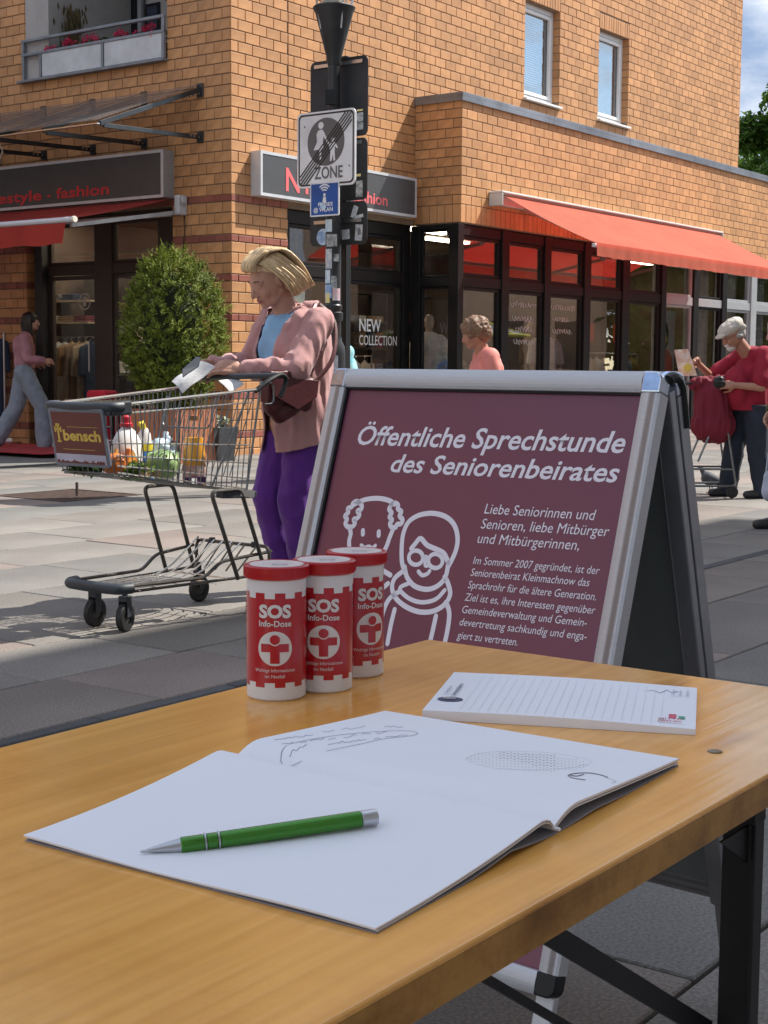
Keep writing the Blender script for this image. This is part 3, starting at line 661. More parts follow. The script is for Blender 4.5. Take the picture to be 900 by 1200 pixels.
q = MB(); q.tube(catmull([(-.03, .72, 2.84), (-.04, .70, 2.7), (-.03, .74, 2.4), (-.03, .72, 2.0)]), .006, 6); q.build('cable', m_black, al)
# glass canopy on black V brackets
gc = thing('glass_canopy', 'sloping glass canopy on black steel brackets above the shaded shop sign', 'canopy', BC, YAW)
gp = mat('canopy_glass', (.20, .19, .185), rough=.22, var=.15, scale=2, alpha=.42)
ys = [.46, 1.39, 2.29, 3.20, 4.1, 5.0, 5.9]
for a, b in zip(ys, ys[1:]):
    q = MB(); n_ = V((-.62, 0, -1.57)); q.add([V((-.05, a+.012, 4.31)), V((-.05, b-.012, 4.31)), V((-1.66, b-.012, 3.70)), V((-1.66, a+.012, 3.70)), V((-.05, a+.012, 4.322)), V((-.05, b-.012, 4.322)), V((-1.66, b-.012, 3.712)), V((-1.66, a+.012, 3.712))], [(0, 1, 2, 3), (4, 5, 6, 7), (0, 1, 5, 4), (1, 2, 6, 5), (2, 3, 7, 6), (3, 0, 4, 7)])
    q.build('glass_panel', gp, gc)
m_brkt = mat('bracket_black', (.02, .022, .025), rough=.35)
for y in ys:
    br = MB(); br.bar((-.02, y, 4.27), (-1.60, y, 3.675), .03, .055); br.bar((-.02, y, 3.72), (-1.55, y, 3.66), .03, .05)
    br.box(-.03, -.012, y-.05, y+.05, 4.18, 4.34); br.box(-.03, -.012, y-.05, y+.05, 3.66, 3.78)
    o = br.build('bracket', m_brkt if y > .5 else mat('bracket_satin', (.05, .055, .06), rough=.3, metal=.4), gc, bevel=.003)
    bo = MB()
    for xx in (-.06, -.14, -.2):
        bo.box(xx-.01, xx+.01, y-.022, y+.022, 4.23+xx*.38, 4.25+xx*.38); bo.box(xx-.01, xx+.01, y-.022, y+.022, 3.708, 3.728)
    bo.build('bolt', m_steel, o)
q = MB(); q.box(-1.68, -1.64, .42, 6.0, 3.655, 3.668); q.build('front_rail', m_steel, gc)
# fairy lights hanging from the canopy
fl = MB()
for k, y in enumerate((2.30, 2.52, 2.75, 2.95, 3.15, 3.45)):
    ln = .3+.28*((k*37) % 5)/5; p0 = V((-1.45, y, 3.70)); fl.tube(catmull([p0+V((0, .03*sin(j*1.7+k), -ln*j/5)) for j in range(6)], 3), .0055, 5)
    for j in range(1, 6): fl.ell(p0+V((0, .03*sin(j*1.7+k), -ln*j/5)), .011, nu=6, nv=4)
fl.tube(catmull([(-1.45, 2.2, 3.80), (-1.45, 2.4, 3.69), (-1.45, 2.75, 3.70), (-1.45, 3.15, 3.705), (-1.45, 3.6, 3.70)]), .0045, 5)
fl.xf(RM); tag(fl.build('fairy_lights', mat('pale_cable', (.5, .47, .42), rough=.6), smooth=True), 'thin pale strings of unlit fairy lights dangling from the glass canopy', 'fairy lights')

# geraniums on the railing ------------------------------------------
def leafcloud(mb, n, cen, rad, size, shell=.0, flat=.6, seed=0, fn=None):
    rg = random.Random(seed)
    for i in range(n):
        while True:
            p = V((rg.uniform(-1, 1), rg.uniform(-1, 1), rg.uniform(-1, 1)))
            if shell < p.length < 1: break
        p = V((p.x*rad[0], p.y*rad[1], p.z*rad[2]))+V(cen)
        if fn:
            p = fn(p, rg)
            if p is None: continue
        s = size*rg.uniform(.6, 1.4); R = Euler((rg.uniform(-.9, .9), rg.uniform(-.9, .9), rg.uniform(0, 6.3))).to_matrix()
        mb.add([p+R @ V(q)*s for q in ((-.5, 0, 0), (0, -.32, .06), (.5, 0, 0), (0, .32, .06))], [(0, 1, 2, 3)])
m_geran = mat('geranium_leaf', (.05, .11, .03), rough=.6, rnd=.4, trans=.2)
m_pink = mat('geranium_pink', (.80, .07, .18), rough=.6, rnd=.25, trans=.2)
rg = random.Random(3)
for k in range(7):
    t = thing('geranium', ['pink geranium at the railing end beside the tall dry shrub', 'second pink geranium from the loggia left side', 'third pink geranium along the loggia railing', 'fourth pink geranium along the loggia railing below the dark picture', 'fifth pink geranium along the loggia railing', 'sixth pink geranium near the loggia right side', 'rightmost pink geranium on the loggia railing'][k], 'geranium', bw(.06, 2.98-k*.30, 4.94), YAW, group='pink geraniums along the loggia railing')
    q = MB(); leafcloud(q, 120, (0, 0, .05), (.11, .15, .09), .05, seed=k); q.build('foliage', m_geran, t, fixn=False)
    for j in range(4 if k not in (3,) else 2):
        f = MB(); leafcloud(f, 55, (rg.uniform(-.1, .0), rg.uniform(-.13, .13), rg.uniform(.05, .17)), (.045, .055, .045), .028, seed=k*9+j); f.build('flower_head', m_pink, t, fixn=False)
    pt = MB(); pt.box(-.07, .1, -.14, .14, -.2, -.05); pt.build('flower_box', mat('box_brown', (.12, .07, .05)), t, bevel=.01)
t = thing('potted_shrub', 'tall reddish dry shrub in the loggia left corner', 'shrub', bw(.28, 2.95, 4.67), YAW)
q = MB()
for k in range(300):
    h_ = rg.uniform(.1, .85); c = V((rg.gauss(0, .07), rg.gauss(0, .07), h_)); q.quad(c, c+V((.02, 0, .05)), c+V((.0, .01, .11)), c+V((-.02, 0, .05)))
q.build('foliage', mat('reddish_shrub', (.16, .09, .04), base2=(.06, .08, .03), scale=20, rough=.8, rnd=.4), t, fixn=False)
q = MB(); q.lathe([(0, .0), (.08, 0), (.1, .18), (.09, .18), (0, .16)], 16); q.build('pot', mat('box_brown', (.12, .07, .05)), t, smooth=True)

# ------------------------------------------------------------ lamp post
m_post = mat('post_black', (.028, .030, .034), rough=.4, var=.2, scale=9, bump=.0006, bscale=60, dirt=.3)
LP = V((-.435, 12.4, 0))
lp = thing('street_lamp', 'black street lamp post plastered with stickers, glass lantern cut by the top edge', 'street lamp', LP)
q = MB(); q.lathe([(.105, 0), (.105, 1.16), (.10, 1.22), (.075, 1.27), (.072, 1.30)], 28); q.build('base_sleeve', m_post, lp, smooth=True)
q = MB(); q.lathe([(.068, 1.28), (.068, 1.52), (.075, 1.53), (.075, 1.56), (.066, 1.57), (.064, 2.3), (.056, 2.31), (.050, 3.2), (.048, 3.54)], 28); q.build('pole', m_post, lp, smooth=True)
q = MB(); q.lathe([(.07, 1.43), (.082, 1.44), (.084, 1.5), (.07, 1.51)], 28); q.build('collar', m_post, lp, smooth=True)
q = MB(); q.lathe([(.05, 3.50), (.058, 3.53), (.06, 3.56), (.155, 3.92), (.175, 3.96), (.165, 3.97), (.0, 3.97)], 32); q.build('cone', m_post, lp, smooth=True)
q = MB(); q.lathe([(.10, 3.972), (.15, 4.25), (.20, 4.5)], 32); q.build('lantern_glass', glass('lantern_glass', (.8, .8, .76), 1.4, .03), lp, smooth=True)
q = MB(); q.lathe([(0, 3.972), (.07, 3.972), (.07, 4.2), (.05, 4.25), (0, 4.25)], 24); q.build('bulb', mat('lamp_opal', (.6, .58, .52), rough=.3), lp, smooth=True)
q = MB(); q.lathe([(.0, 4.62), (.1, 4.6), (.27, 4.52), (.27, 4.50), (0, 4.5)], 32); q.build('cap', m_post, lp, smooth=True)
for k in range(4):
    a = k*pi/2+.5; q = MB(); q.tube([(.075*cos(a)*1.6, .075*sin(a)*1.6, 3.78), (.25*cos(a), .25*sin(a), 4.5)], .008, 6); q.build('strut', m_steel, lp, smooth=True)
q = MB(); q.box(-.07, .03, -.08, -.05, 3.18, 3.30); q.box(-.03, .06, -.078, -.05, 3.02, 3.14); q.build('number_plate', m_black, lp, bevel=.004)
text('14', 'numeral', m_white, lp, frameM((-.005, -.0805, 3.04), X_, Z_), height=.06, bold=.01)
# stickers on the post: curved patches hugging the pole
stc = [mat('sticker_'+n, c, base2=c2, scale=s_, rough=.45) for n, c, c2, s_ in (('white', (.7, .7, .68), (.25, .3, .4), 40), ('pale_blue', (.35, .55, .75), (.75, .8, .82), 30), ('blue', (.08, .22, .5), (.5, .62, .75), 22), ('yellow', (.75, .6, .12), (.7, .7, .6), 12), ('rose', (.7, .35, .42), (.65, .65, .66), 25), ('torn', (.62, .64, .64), (.10, .11, .12), 26))]
def patch(z0, z1, a0, a1, r0, m, n=8):
    q = MB(); q.lathe([(r0, z0), (r0, z1)], n, a0=radians(a0), a1=radians(a1)); return q.build('sticker', m, lp, fixn=True)
for z0, z1, a0, a1, mi, r0 in ((1.86, 2.02, 200, 262, 0, .0665), (2.04, 2.14, 215, 300, 5, .0665), (1.74, 1.85, 195, 250, 1, .0668), (1.62, 1.73, 190, 262, 2, .0672), (1.58, 1.66, 205, 248, 3, .0685), (2.16, 2.26, 188, 262, 1, .0662), (1.60, 1.70, 268, 330, 4, .0675), (1.22-.19, 1.22-.07, 252, 296, 0, .1065), (1.92, 1.98, 275, 320, 5, .0662), (.80, .86, 230, 300, 5, .1065), (2.32, 2.40, 195, 280, 5, .0568), (1.70, 1.80, 255, 300, 5, .0664), (1.05, 1.13, 200, 232, 4, .1065)):
    patch(z0, z1, a0, a1, r0, stc[mi])

# traffic sign plates ------------------------------------------------
SD = -uL                                   # plates run along this direction (towards lower right), normal faces the camera
def rounded(w_, h_, r, n=6):
    pts = []
    for cx, cy, a in ((w_-r, -h_+r, -pi/2), (w_-r, h_-r, 0), (-w_+r, h_-r, pi/2), (-w_+r, -h_+r, pi)):
        for k in range(n+1): t = a+pi/2*k/n; pts.append((cx+r*cos(t), cy+r*sin(t)))
    return pts
def plateM(o): return frameM(o, SD, Z_)
def plate(name, w_, h_, r, th, M, m, parent, z0=0):
    q = MB(); q.prism(rounded(w_/2, h_/2, r), z0, z0+th); q.xf(M); return q.build(name, m, parent)
def thing_at(name, lab, cat, o, group=None):
    return thing(name, lab, cat, o, -pi/2+YAW+pi/2*0+0 if False else 0, group)
def rel(M, t): return Matrix.Translation(-V(t.location)) @ M
zc = at(383, 174.5, 12.2)
zs = thing('zone_sign', 'square white end of pedestrian zone sign reading ZONE on the lamp post', 'traffic sign', zc)
M = rel(plateM(zc), zs)
m_retro = mat('sign_white', (.80, .80, .82), rough=.35, var=.05, dirt=.15); m_sgrey = mat('sign_grey', (.115, .115, .12), rough=.4, var=.05); m_sblack = mat('sign_black', (.012, .012, .014), rough=.4)
plate('plate', .60, .60, .045, .012, M, m_retro, zs)
q = MB(); po = rounded(.285, .285, .04); pi_ = rounded(.272, .272, .033); n = len(po)
q.add([(x, y, .0135) for x, y in po]+[(x, y, .0135) for x, y in pi_], [(i, (i+1) % n, n+(i+1) % n, n+i) for i in range(n)]); q.xf(M); q.build('border', m_sblack, zs)
q = MB(); q.prism([(.19*cos(2*pi*k/48)+.0, .19*sin(2*pi*k/48)+.055) for k in range(48)], .0125, .0140); q.xf(M); q.build('disc', m_sgrey, zs)
def poly(pts, z0, z1, m, parent, name, M):
    q = MB(); q.prism(pts, z0, z1); q.xf(M); return q.build(name, m, parent)
# adult with child
poly([(-.05+.028*cos(t*pi/8), .188+.028*sin(t*pi/8)) for t in range(16)], .0141, .0152, m_retro, zs, 'adult_head', M)
poly([(-.075, .15), (-.035, .155), (-.015, .13), (.02, .06), (.01, .05), (-.022, .10), (-.03, .06), (-.02, .0), (-.045, -.0), (-.045, -.085), (-.062, -.085), (-.065, .0), (-.125, -.005), (-.09, .06), (-.095, .12)], .0141, .0152, m_retro, zs, 'adult', M)
poly([(.075+.019*cos(t*pi/8), .065+.019*sin(t*pi/8)) for t in range(16)], .0141, .0152, m_retro, zs, 'child_head', M)
poly([(.05, .04), (.1, .045), (.125, .0), (.115, -.005), (.095, .015), (.092, -.03), (.098, -.1), (.08, -.1), (.075, -.045), (.06, -.1), (.043, -.1), (.05, -.03), (.035, .02), (.01, .05), (.02, .06)], .0141, .0152, m_retro, zs, 'child', M)
for k in range(5):
    c = (k-2)*.0225; q = MB(); d = V((1, 1.03, 0)).normalized(); nn = V((-d.y, d.x, 0)); o_ = nn*c
    ln = .375-abs(c)*.9; a = o_-d*ln; b = o_+d*ln; e = nn*.0048
    q.add([a-e, b-e, b+e, a+e, *(p+V((0, 0, .0016)) for p in (a-e, b-e, b+e, a+e))], [(0, 1, 2, 3), (4, 5, 6, 7), (0, 1, 5, 4), (1, 2, 6, 5), (2, 3, 7, 6), (3, 0, 4, 7)])
    q.v = [V((p.x, p.y, p.z+.0153)) for p in q.v]; q.xf(M); q.build('stripe', m_sblack, zs)
text('ZONE', 'lettering', m_sgrey, zs, M @ Matrix.Translation((.03, -.235, .0142)), width=.29, height=.098, bold=.012, align='CENTER')
q = MB()
for x, y in ((-.22, .19), (.24, -.15)): q.prism([(x+.007*cos(t*pi/4), y+.007*sin(t*pi/4)) for t in range(8)], .012, .015)
q.xf(M); q.build('rivet', m_sgrey, zs)
q = MB(); q.bar((-.2, .0, -.02), (.2, 0, -.02), .03, .02); q.xf(M); q.build('clamp', m_steel, zs)
wc = at(381, 233.5, 12.2)
ws = thing('wifi_sign', 'small blue wireless network sign hanging below the ZONE plate', 'sign', wc); M = rel(plateM(wc), ws)
m_blue = mat('sign_blue', (.012, .09, .36), rough=.4, var=.08, dirt=.1)
plate('plate', .30, .27, .008, .008, M, m_retro, ws)
plate('panel', .278, .248, .004, .0008, M, m_blue, ws, .0082)
for r0 in (.025, .045, .065):
    q = MB(); n = 12; vs = []
    for k in range(n+1):
        t = radians(45+90*k/n); vs += [V((r0*cos(t)-.0, .045+r0*sin(t), .0095)), V(((r0+.011)*cos(t), .045+(r0+.011)*sin(t), .0095))]
    q.add(vs, [(2*k, 2*k+1, 2*k+3, 2*k+2) for k in range(n)]); q.xf(M); q.build('wave', m_white, ws)
poly([(.013*cos(t*pi/5), .035+.013*sin(t*pi/5)) for t in range(10)], .009, .0096, m_white, ws, 'dot', M)
poly([(-.012, .02), (.012, .02), (.02, -.02), (.0, -.04), (-.02, -.02)], .009, .0096, m_white, ws, 'torch', M)
text('FREIES', 'lettering', m_white, ws, M @ Matrix.Translation((.01, -.055, .0092)), width=.15, height=.03, bold=.02, align='CENTER')
text('@ WLAN', 'lettering', m_white, ws, M @ Matrix.Translation((-.012, -.098, .0092)), width=.20, height=.034, bold=.02, align='CENTER')
poly([(-.05, -.02), (-.02, -.035), (.02, -.06), (.0, -.09), (-.04, -.07)], .0098, .0103, stc[1], ws, 'scratched_patch', M)
# second post with three plates seen from behind
P2 = at(404, 400, 12.62); P2.z = 0
sp = thing('sign_post', 'thin black square post behind the lamp post carrying plates seen from behind', 'post', P2)
q = MB(); q.box(-.035, .035, -.035, .035, 0, 3.62, R=Matrix.Rotation(YAW, 3, 'Z')); q.build('tube', m_black, sp, bevel=.006)
m_back = mat('plate_back', (.030, .032, .036), rough=.5, metal=.2, var=.2, scale=4)
def back_plate(lab, px, y0, y1, wpx, stickers):
    cen = at(px, (y0+y1)/2, 12.5); hh = (y1-y0)*12.5/FPX; t = thing('back_of_traffic_sign', lab, 'traffic sign', cen, group='traffic sign plates seen from behind'); M = rel(plateM(cen), t)
    plate('plate', wpx, hh, .05, .006, M, m_back, t)
    q = MB()
    for yy in ((hh*.43, ) if hh > .5 else (.02,)): q.box(-wpx*.42, wpx*.42, yy-.014, yy+.014, .007, .02)
    q.xf(M); q.build('rail', m_steel, t)
    for (x, y, a, b, rz, mi) in stickers:
        R = Matrix.Rotation(radians(rz), 4, 'Z'); q = MB(); q.box(-a/2, a/2, -b/2, b/2, .0068, .0076); q.xf(M @ Matrix.Translation((x, y, 0)) @ R); q.build('sticker', stc[mi], t)
    return t, M
back_plate('topmost dark plate seen from behind, above and behind the ZONE sign', 397.5, 71, 160, .60, [(.22, -.17, .07, .07, 0, 5), (.22, -.24, .07, .06, 0, 5), (.22, -.115, .06, .015, 0, 3)])
back_plate('middle dark plate seen from behind, right of the ZONE sign', 397, 165.5, 235, .60, [(.22, -.16, .07, .13, 0, 5), (.21, -.05, .05, .02, 0, 3)])
t3, M3 = back_plate('lowest dark plate seen from behind with torn stickers below the blue sign', 397, 238, 287, .60, [(.17, .09, .05, .1, -22, 0), (.21, -.0+.05, .1, .028, 8, 0), (.08, -.09, .08, .08, 4, 0), (.215, -.08, .075, .13, -4, 0), (.215, -.07, .04, .06, 20, 5)])
q = MB(); q.prism([(-.16+.068*cos(t*pi/12), -.10+.068*sin(t*pi/12)) for t in range(24)], .0068, .0077); q.xf(M3); q.build('round_sticker', stc[1], t3)
q = MB(); q.prism([(-.16+.05*cos(t*pi/12)-.02, -.10+.05*sin(t*pi/12)) for t in range(24)], .0079, .0083); q.xf(M3); q.build('round_sticker', stc[2], t3)

# ------------------------------------------------------------ topiary bush, planters and things at the shop door
m_bush = mat('thuja_green', (.20, .245, .03), base2=(.075, .11, .016), scale=2.2, rough=.65, rnd=.45, trans=.25, spec=.25)
bp0 = at(204, 520, 16.3); bp0.z = 0
bu = thing('topiary_bush', 'tall egg shaped evergreen bush in a planter beside the shop door', 'bush', bp0)
q = MB(); rg = random.Random(5)
cz = 1.43; ax = (.56, .54, .89)
for i in range(3600):                        # feathery sprays, each a few tilted leaflets
    th = rg.uniform(0, 2*pi); ph = math.acos(rg.uniform(-1, 1)); rr = rg.uniform(.60, 1.0)**.45
    d = V((sin(ph)*cos(th), sin(ph)*sin(th), cos(ph)))
    lump = 1 + .12*noise.noise(d*3.1+V((3, 1, 7))) + .09*noise.noise(d*7.0)
    taper = 1-.16*max(0, d.z)**2
    p = V((d.x*ax[0]*taper, d.y*ax[1]*taper, d.z*ax[2]))*rr*lump + V((0, 0, cz))
    up = (d+V((0, 0, .8))+V((rg.gauss(0, .35), rg.gauss(0, .35), rg.gauss(0, .3)))).normalized(); sd = up.orthogonal().normalized(); sd.rotate(Matrix.Rotation(rg.uniform(0, 6.28), 3, up))
    ln = rg.uniform(.05, .10)
    for k in range(9):
        f = k/8; c = p+up*ln*f; s_ = .024*(1.1-f*.7); dr2 = (sd*(1 if k % 2 else -1)+up*.7+V((rg.gauss(0, .35), rg.gauss(0, .35), rg.gauss(0, .35)))).normalized(); b2 = dr2.cross(up).normalized()
        q.add([c, c+dr2*s_*1.0+b2*s_*.42, c+dr2*s_*2.1, c+dr2*s_*1.0-b2*s_*.42], [(0, 1, 2, 3)])
q.build('foliage', m_bush, bu, fixn=False)
q = MB(); q.tube([(0, 0, .3), (.02, 0, .7), (0, .02, 1.4), (.02, 0, 2.0)], [.04, .035, .03, .01], 8); q.build('trunk', mat('bark', (.08, .055, .035), rough=.9, bump=.004, bscale=30), bu, smooth=True)
q = MB(); q.ell((0, 0, cz), (.33, .32, .62)); q.build('inner_shade_core', mat('inner_green', (.02, .03, .01), rough=.9), bu, smooth=True)  # dark solid core stands in for the shade inside the foliage
m_terra = mat('terracotta', (.42, .16, .08), rough=.75, var=.12, scale=9, bump=.001, rnd=.1)
def ribbed_planter(name, lab, loc, w_, h_, m, rz):
    t = thing(name, lab, 'planter', loc, rz)
    q = MB(); q.box(-w_/2+.02, w_/2-.02, -w_/2+.02, w_/2-.02, 0, h_-.05); q.build('box', m, t)
    n = 9; st = w_/n
    cm = MB(); cm.box(-st*.44, st*.44, -.012, .012, 0, h_); me = cm.mesh('slat'); me.materials.append(m)
    for sx in range(4):
        R = Matrix.Rotation(sx*pi/2, 4, 'Z')
        for k in range(n):
            o = link('slat', me, None, t); o.matrix_local = R @ Matrix.Translation((-w_/2+st*(k+.5), -w_/2+.006, 0))
    q = MB(); q.box(-w_/2+.03, w_/2-.03, -w_/2+.03, w_/2-.03, h_-.049, h_-.03); q.build('soil', mat('soil', (.04, .03, .02), rough=1), t)
    return t
ribbed_planter('planter', 'terracotta coloured slatted planter under the egg shaped bush', bp0, .66, .58, m_terra, YAW)
pk = at(256, 541, 16.5); pk.z = 0
t = thing('plant_pot', 'square dark grey pot standing between bush planter and brick pier', 'pot', pk, YAW)
q = MB(); vs = [(-.12, -.12, 0), (.12, -.12, 0), (.12, .12, 0), (-.12, .12, 0), (-.165, -.165, .38), (.165, -.165, .38), (.165, .165, .38), (-.165, .165, .38), (-.145, -.145, .38), (.145, -.145, .38), (.145, .145, .38), (-.145, .145, .38), (-.135, -.135, .3), (.135, -.135, .3), (.135, .135, .3), (-.135, .135, .3)]
q.add(vs, [(0, 1, 5, 4), (1, 2, 6, 5), (2, 3, 7, 6), (3, 0, 4, 7), (4, 5, 9, 8), (5, 6, 10, 9), (6, 7, 11, 10), (7, 4, 8, 11), (8, 9, 13, 12), (9, 10, 14, 13), (10, 11, 15, 14), (11, 8, 12, 15), (12, 13, 14, 15)]); q.build('vessel', mat('pot_grey', (.045, .048, .055), rough=.6), t, bevel=.006)
q = MB(); leafcloud(q, 120, (0, 0, .42), (.14, .14, .08), .06, seed=4); q.build('foliage', mat('white_edged_leaf', (.35, .4, .3), base2=(.06, .1, .04), scale=30, rnd=.3), t, fixn=False)
# red mat, red boxes on a little table, door-side clothing
mtl = bw(-.75, 3.2, 0); q = MB(); q.box(-.75, .62, -1.6, 1.5, .004, .018); q.xf(Matrix.Translation(mtl) @ Matrix.Rotation(YAW, 4, 'Z'))
tag(q.build('door_mat', mat('red_carpet', (.38, .03, .04), rough=1, var=.15, bump=.002, bscale=200), bevel=.004), 'wide flat red mat lying in front of the shop door', 'mat')
t = thing('display_table', 'low table with pale top holding a red bundle right of the door', 'table', bw(-.45, 1.72, 0), YAW)
q = MB(); q.box(-.22, .22, -.42, .42, .60, .63); q.build('tabletop', mat('pale_wood', (.35, .28, .2)), t, bevel=.004)
for x in (-.19, .19):
    for y in (-.39, .39): q = MB(); q.box(x-.015, x+.015, y-.015, y+.015, 0, .60); q.build('leg', m_black, t)
rcl = mat('red_fabric', (.55, .015, .04), rough=.8, bump=.003, bscale=20)
q = MB(); q.box(-.12, .12, -.18, .16, .632, .745); q.xf(Matrix.Translation(bw(-.45, 1.72, 0)) @ Matrix.Rotation(YAW, 4, 'Z')); tag(q.build('folded_cloth', rcl, bevel=.045, seg=4), 'red folded bundle lying on the small table by the door', 'cloth')
q = MB(); q.box(-.13, .13, -.18, .17, .022, .50); q.xf(Matrix.Translation(bw(-.45, 1.72, 0)) @ Matrix.Rotation(YAW, 4, 'Z')); tag(q.build('red_crate', rcl, bevel=.03, seg=3), 'red crate standing below the small table by the door', 'crate')

# garments ------------------------------------------------------------
def garment_mesh(w_=.42, h_=.62, dep=.06, sleeve=.42, seed=0):
    mb = MB(); rg = random.Random(seed)
    mb.cap((0, 0, -.10), (0, 0, -h_), w_*.30, w_*.36, 16, .28, (0, 1, 0)); mb.cap((-w_*.27, 0, -.06), (w_*.27, 0, -.06), .05, .05, 10, .5, (0, 1, 0))
    for s in (-1, 1): mb.cap((s*w_*.36, 0, -.08), (s*w_*.47, 0, -sleeve), .055, .04, 10, .5, (0, 1, 0))
    return mb
gms = [mat('garment_'+n, c, rough=.85, bump=.004, bscale=14, var=.15) for n, c in (('beige', (.42, .32, .22)), ('cream', (.55, .5, .44)), ('brown', (.22, .14, .08)), ('denim', (.14, .2, .3)), ('navy', (.03, .05, .1)), ('white', (.6, .6, .6)), ('wine', (.2, .03, .05)), ('tan', (.35, .22, .12)), ('grey', (.25, .25, .26)))]
gcache = {}
def garment(lab, world, rz, mi, h_=.62, group='garments hanging on the shop rails', var=0):
    key = (h_, var)
    if key not in gcache:
        o = blob('garment', garment_mesh(h_=h_, seed=var), None, voxel=.02, it=3, fold=.012, fscale=(9, 9, 2)); gcache[key] = o.data; bpy.data.objects.remove(o)
    t = thing('garment', lab, 'garment', world, rz, group)
    me = gcache[key].copy(); link('cloth', me, gms[mi], t)
    q = MB(); q.tube(catmull([(0, 0, -.02), (0, 0, .03), (.02, 0, .06), (0, 0, .085), (-.02, 0, .06)], 4), .004, 5); q.tube([(-.17, 0, -.07), (0, 0, -.01), (.17, 0, -.07)], .006, 5); q.build('hanger', m_steel, t)
def rail(lab, P, rz, ln, h_):
    t = thing('clothes_rail', lab, 'clothes rail', P, rz); q = MB(); q.tube([(-ln/2, 0, 0), (-ln/2, 0, h_), (ln/2, 0, h_), (ln/2, 0, 0)], .014, 8); q.build('rail_frame', m_steel, t)
    q = MB(); q.box(-ln/2-.02, -ln/2+.02, -.25, .25, .0, .03); q.box(ln/2-.02, ln/2+.02, -.25, .25, 0, .03); q.build('foot', m_steel, t)
dn_ = ['beige', 'cream', 'brown', 'denim blue', 'navy', 'white', 'wine red', 'tan', 'grey']
rail('clothes rail just inside the glazed shop door', bw(.9, 3.72, .05), YAW+pi/2, 1.3, 1.38)
for k, mi in enumerate((0, 5, 5, 7, 2, 0, 4)):
    garment('%s long top, number %s from the left on the rail inside the shop door' % (dn_[mi], ['one', 'two', 'three', 'four', 'five', 'six', 'seven'][k]), bw(.9, 4.16-k*.14, 1.34), YAW+pi/2+1.2 if k not in (1, 2) else YAW+pi/2+.2, mi, .72, 'garments on the rail inside the shop door')
sh = thing('wall_shelf', 'two pale shelves with folded clothes inside the shop door', 'shelf', bw(1.3, 4.2, 0), YAW)
for zz in (1.62, 1.92): q = MB(); q.box(-.15, .15, -.5, .5, zz, zz+.025); q.build('board', mat('shelf_wood', (.45, .38, .28)), sh)
for k, (yy, zz, mi) in enumerate(((.3, 1.645, 1), (0, 1.645, 7), (-.3, 1.645, 6), (.25, 1.945, 8), (-.05, 1.945, 4))):
    q = MB()
    for j in range(3): q.box(-.12, .12, -.12, .12, j*.03, j*.03+.026)
    q.xf(Matrix.Translation(bw(1.3, 4.2+yy, zz)) @ Matrix.Rotation(YAW, 4, 'Z')); tag(q.build('folded_clothes', gms[mi], bevel=.01), 'pile of folded %s clothes on the %s shelf inside the door' % (dn_[mi], 'lower' if zz < 1.9 else 'upper'), 'clothes')
# rack left of the door (cut by the left edge)
rail('clothes rail outside against the brick pier at the left edge', bw(-.35, 4.15, 0), YAW+pi/2, 1.0, 1.45)
for k in range(5): garment(['darkest navy', 'grey', 'brown', 'second navy', 'rear grey'][k]+' long garment on the outdoor rail at the left edge', bw(-.35, 3.85+k*.14, 1.40), YAW+pi/2+1.3, [4, 8, 2, 4, 8][k], .95, 'dark garments on the outdoor rail')
# window displays behind the right facade
rail('clothes rail behind the NEW COLLECTION window', bw(3.0, .75, .05), YAW, 1.5, 1.15)
for k, mi in enumerate((6, 3, 3, 8, 1, 5, 1)):
    garment('%s jacket, %s from the left behind the NEW COLLECTION window' % (dn_[mi], ['first', 'second', 'third', 'fourth', 'fifth', 'sixth', 'seventh'][k]), bw(2.35+k*.2, .72, 1.12), YAW+.9, mi, .55, 'jackets behind the collection window')
for s_, z_, w_, h_, bo_, lab in (('NEW', 1.52, .48, .17, .015, 'white window lettering reading NEW on the dark shop window'), ('COLLECTION', 1.34, .84, .135, 0, 'white window lettering reading COLLECTION below the word NEW')):
    t = thing('window_lettering', lab, 'lettering', bw(2.55, .056, z_), YAW); text(s_, 'letters', m_white, t, frameM((0, 0, 0), X_, Z_), width=w_, height=h_, bold=bo_)
m_bulbon = mat('lit_bulb', (.9, .5, .1), emit=(1, .5, .1, 9))
for k in range(3):
    t = thing('pendant_lamp', ['left', 'middle', 'right'][k]+' one of three small warm pendant lamps inside the shop', 'lamp', bw(2.55+.22*k, 1.3, 0), YAW, group='three warm pendant lamps')
    q = MB(); q.ell((0, 0, 1.62), (.03, .03, .045)); q.build('bulb', m_bulbon, t, smooth=True); q = MB(); q.tube([(0, 0, 1.66), (0, 0, 3.08)], .004, 5); q.build('cord', m_black, t)
for k, (x, y) in enumerate(((2.0, 3.9), (3.4, 3.9), (5.9, 3.9), (7.6, 3.9), (9.0, 3.9))):
    sh2 = thing('display_shelf', 'dark display shelf stacked with folded clothes against the shop rear wall, %s from the left' % ['first', 'second', 'third', 'fourth', 'fifth'][k], 'shelf', bw(x, y, .05), YAW)
    q = MB(); q.box(-.55, -.52, -.2, .2, 0, 2.3); q.box(.52, .55, -.2, .2, 0, 2.3)
    for zz in (.4, .85, 1.3, 1.75, 2.25): q.box(-.52, .52, -.2, .2, zz, zz+.03)
    q.build('rack', m_dark, sh2)
    for j, zz in enumerate((.43, .88, 1.33, 1.78)):
        for i in range(4):
            if (i+j+k) % 5 == 0: continue
            q = MB(); q.box(-.45+i*.25, -.25+i*.25, -.15, .15, zz, zz+.10+.08*((i*3+j+k) % 3)); q.build('clothes_pile', gms[(i*2+j*3+k) % 9], sh2, bevel=.015)
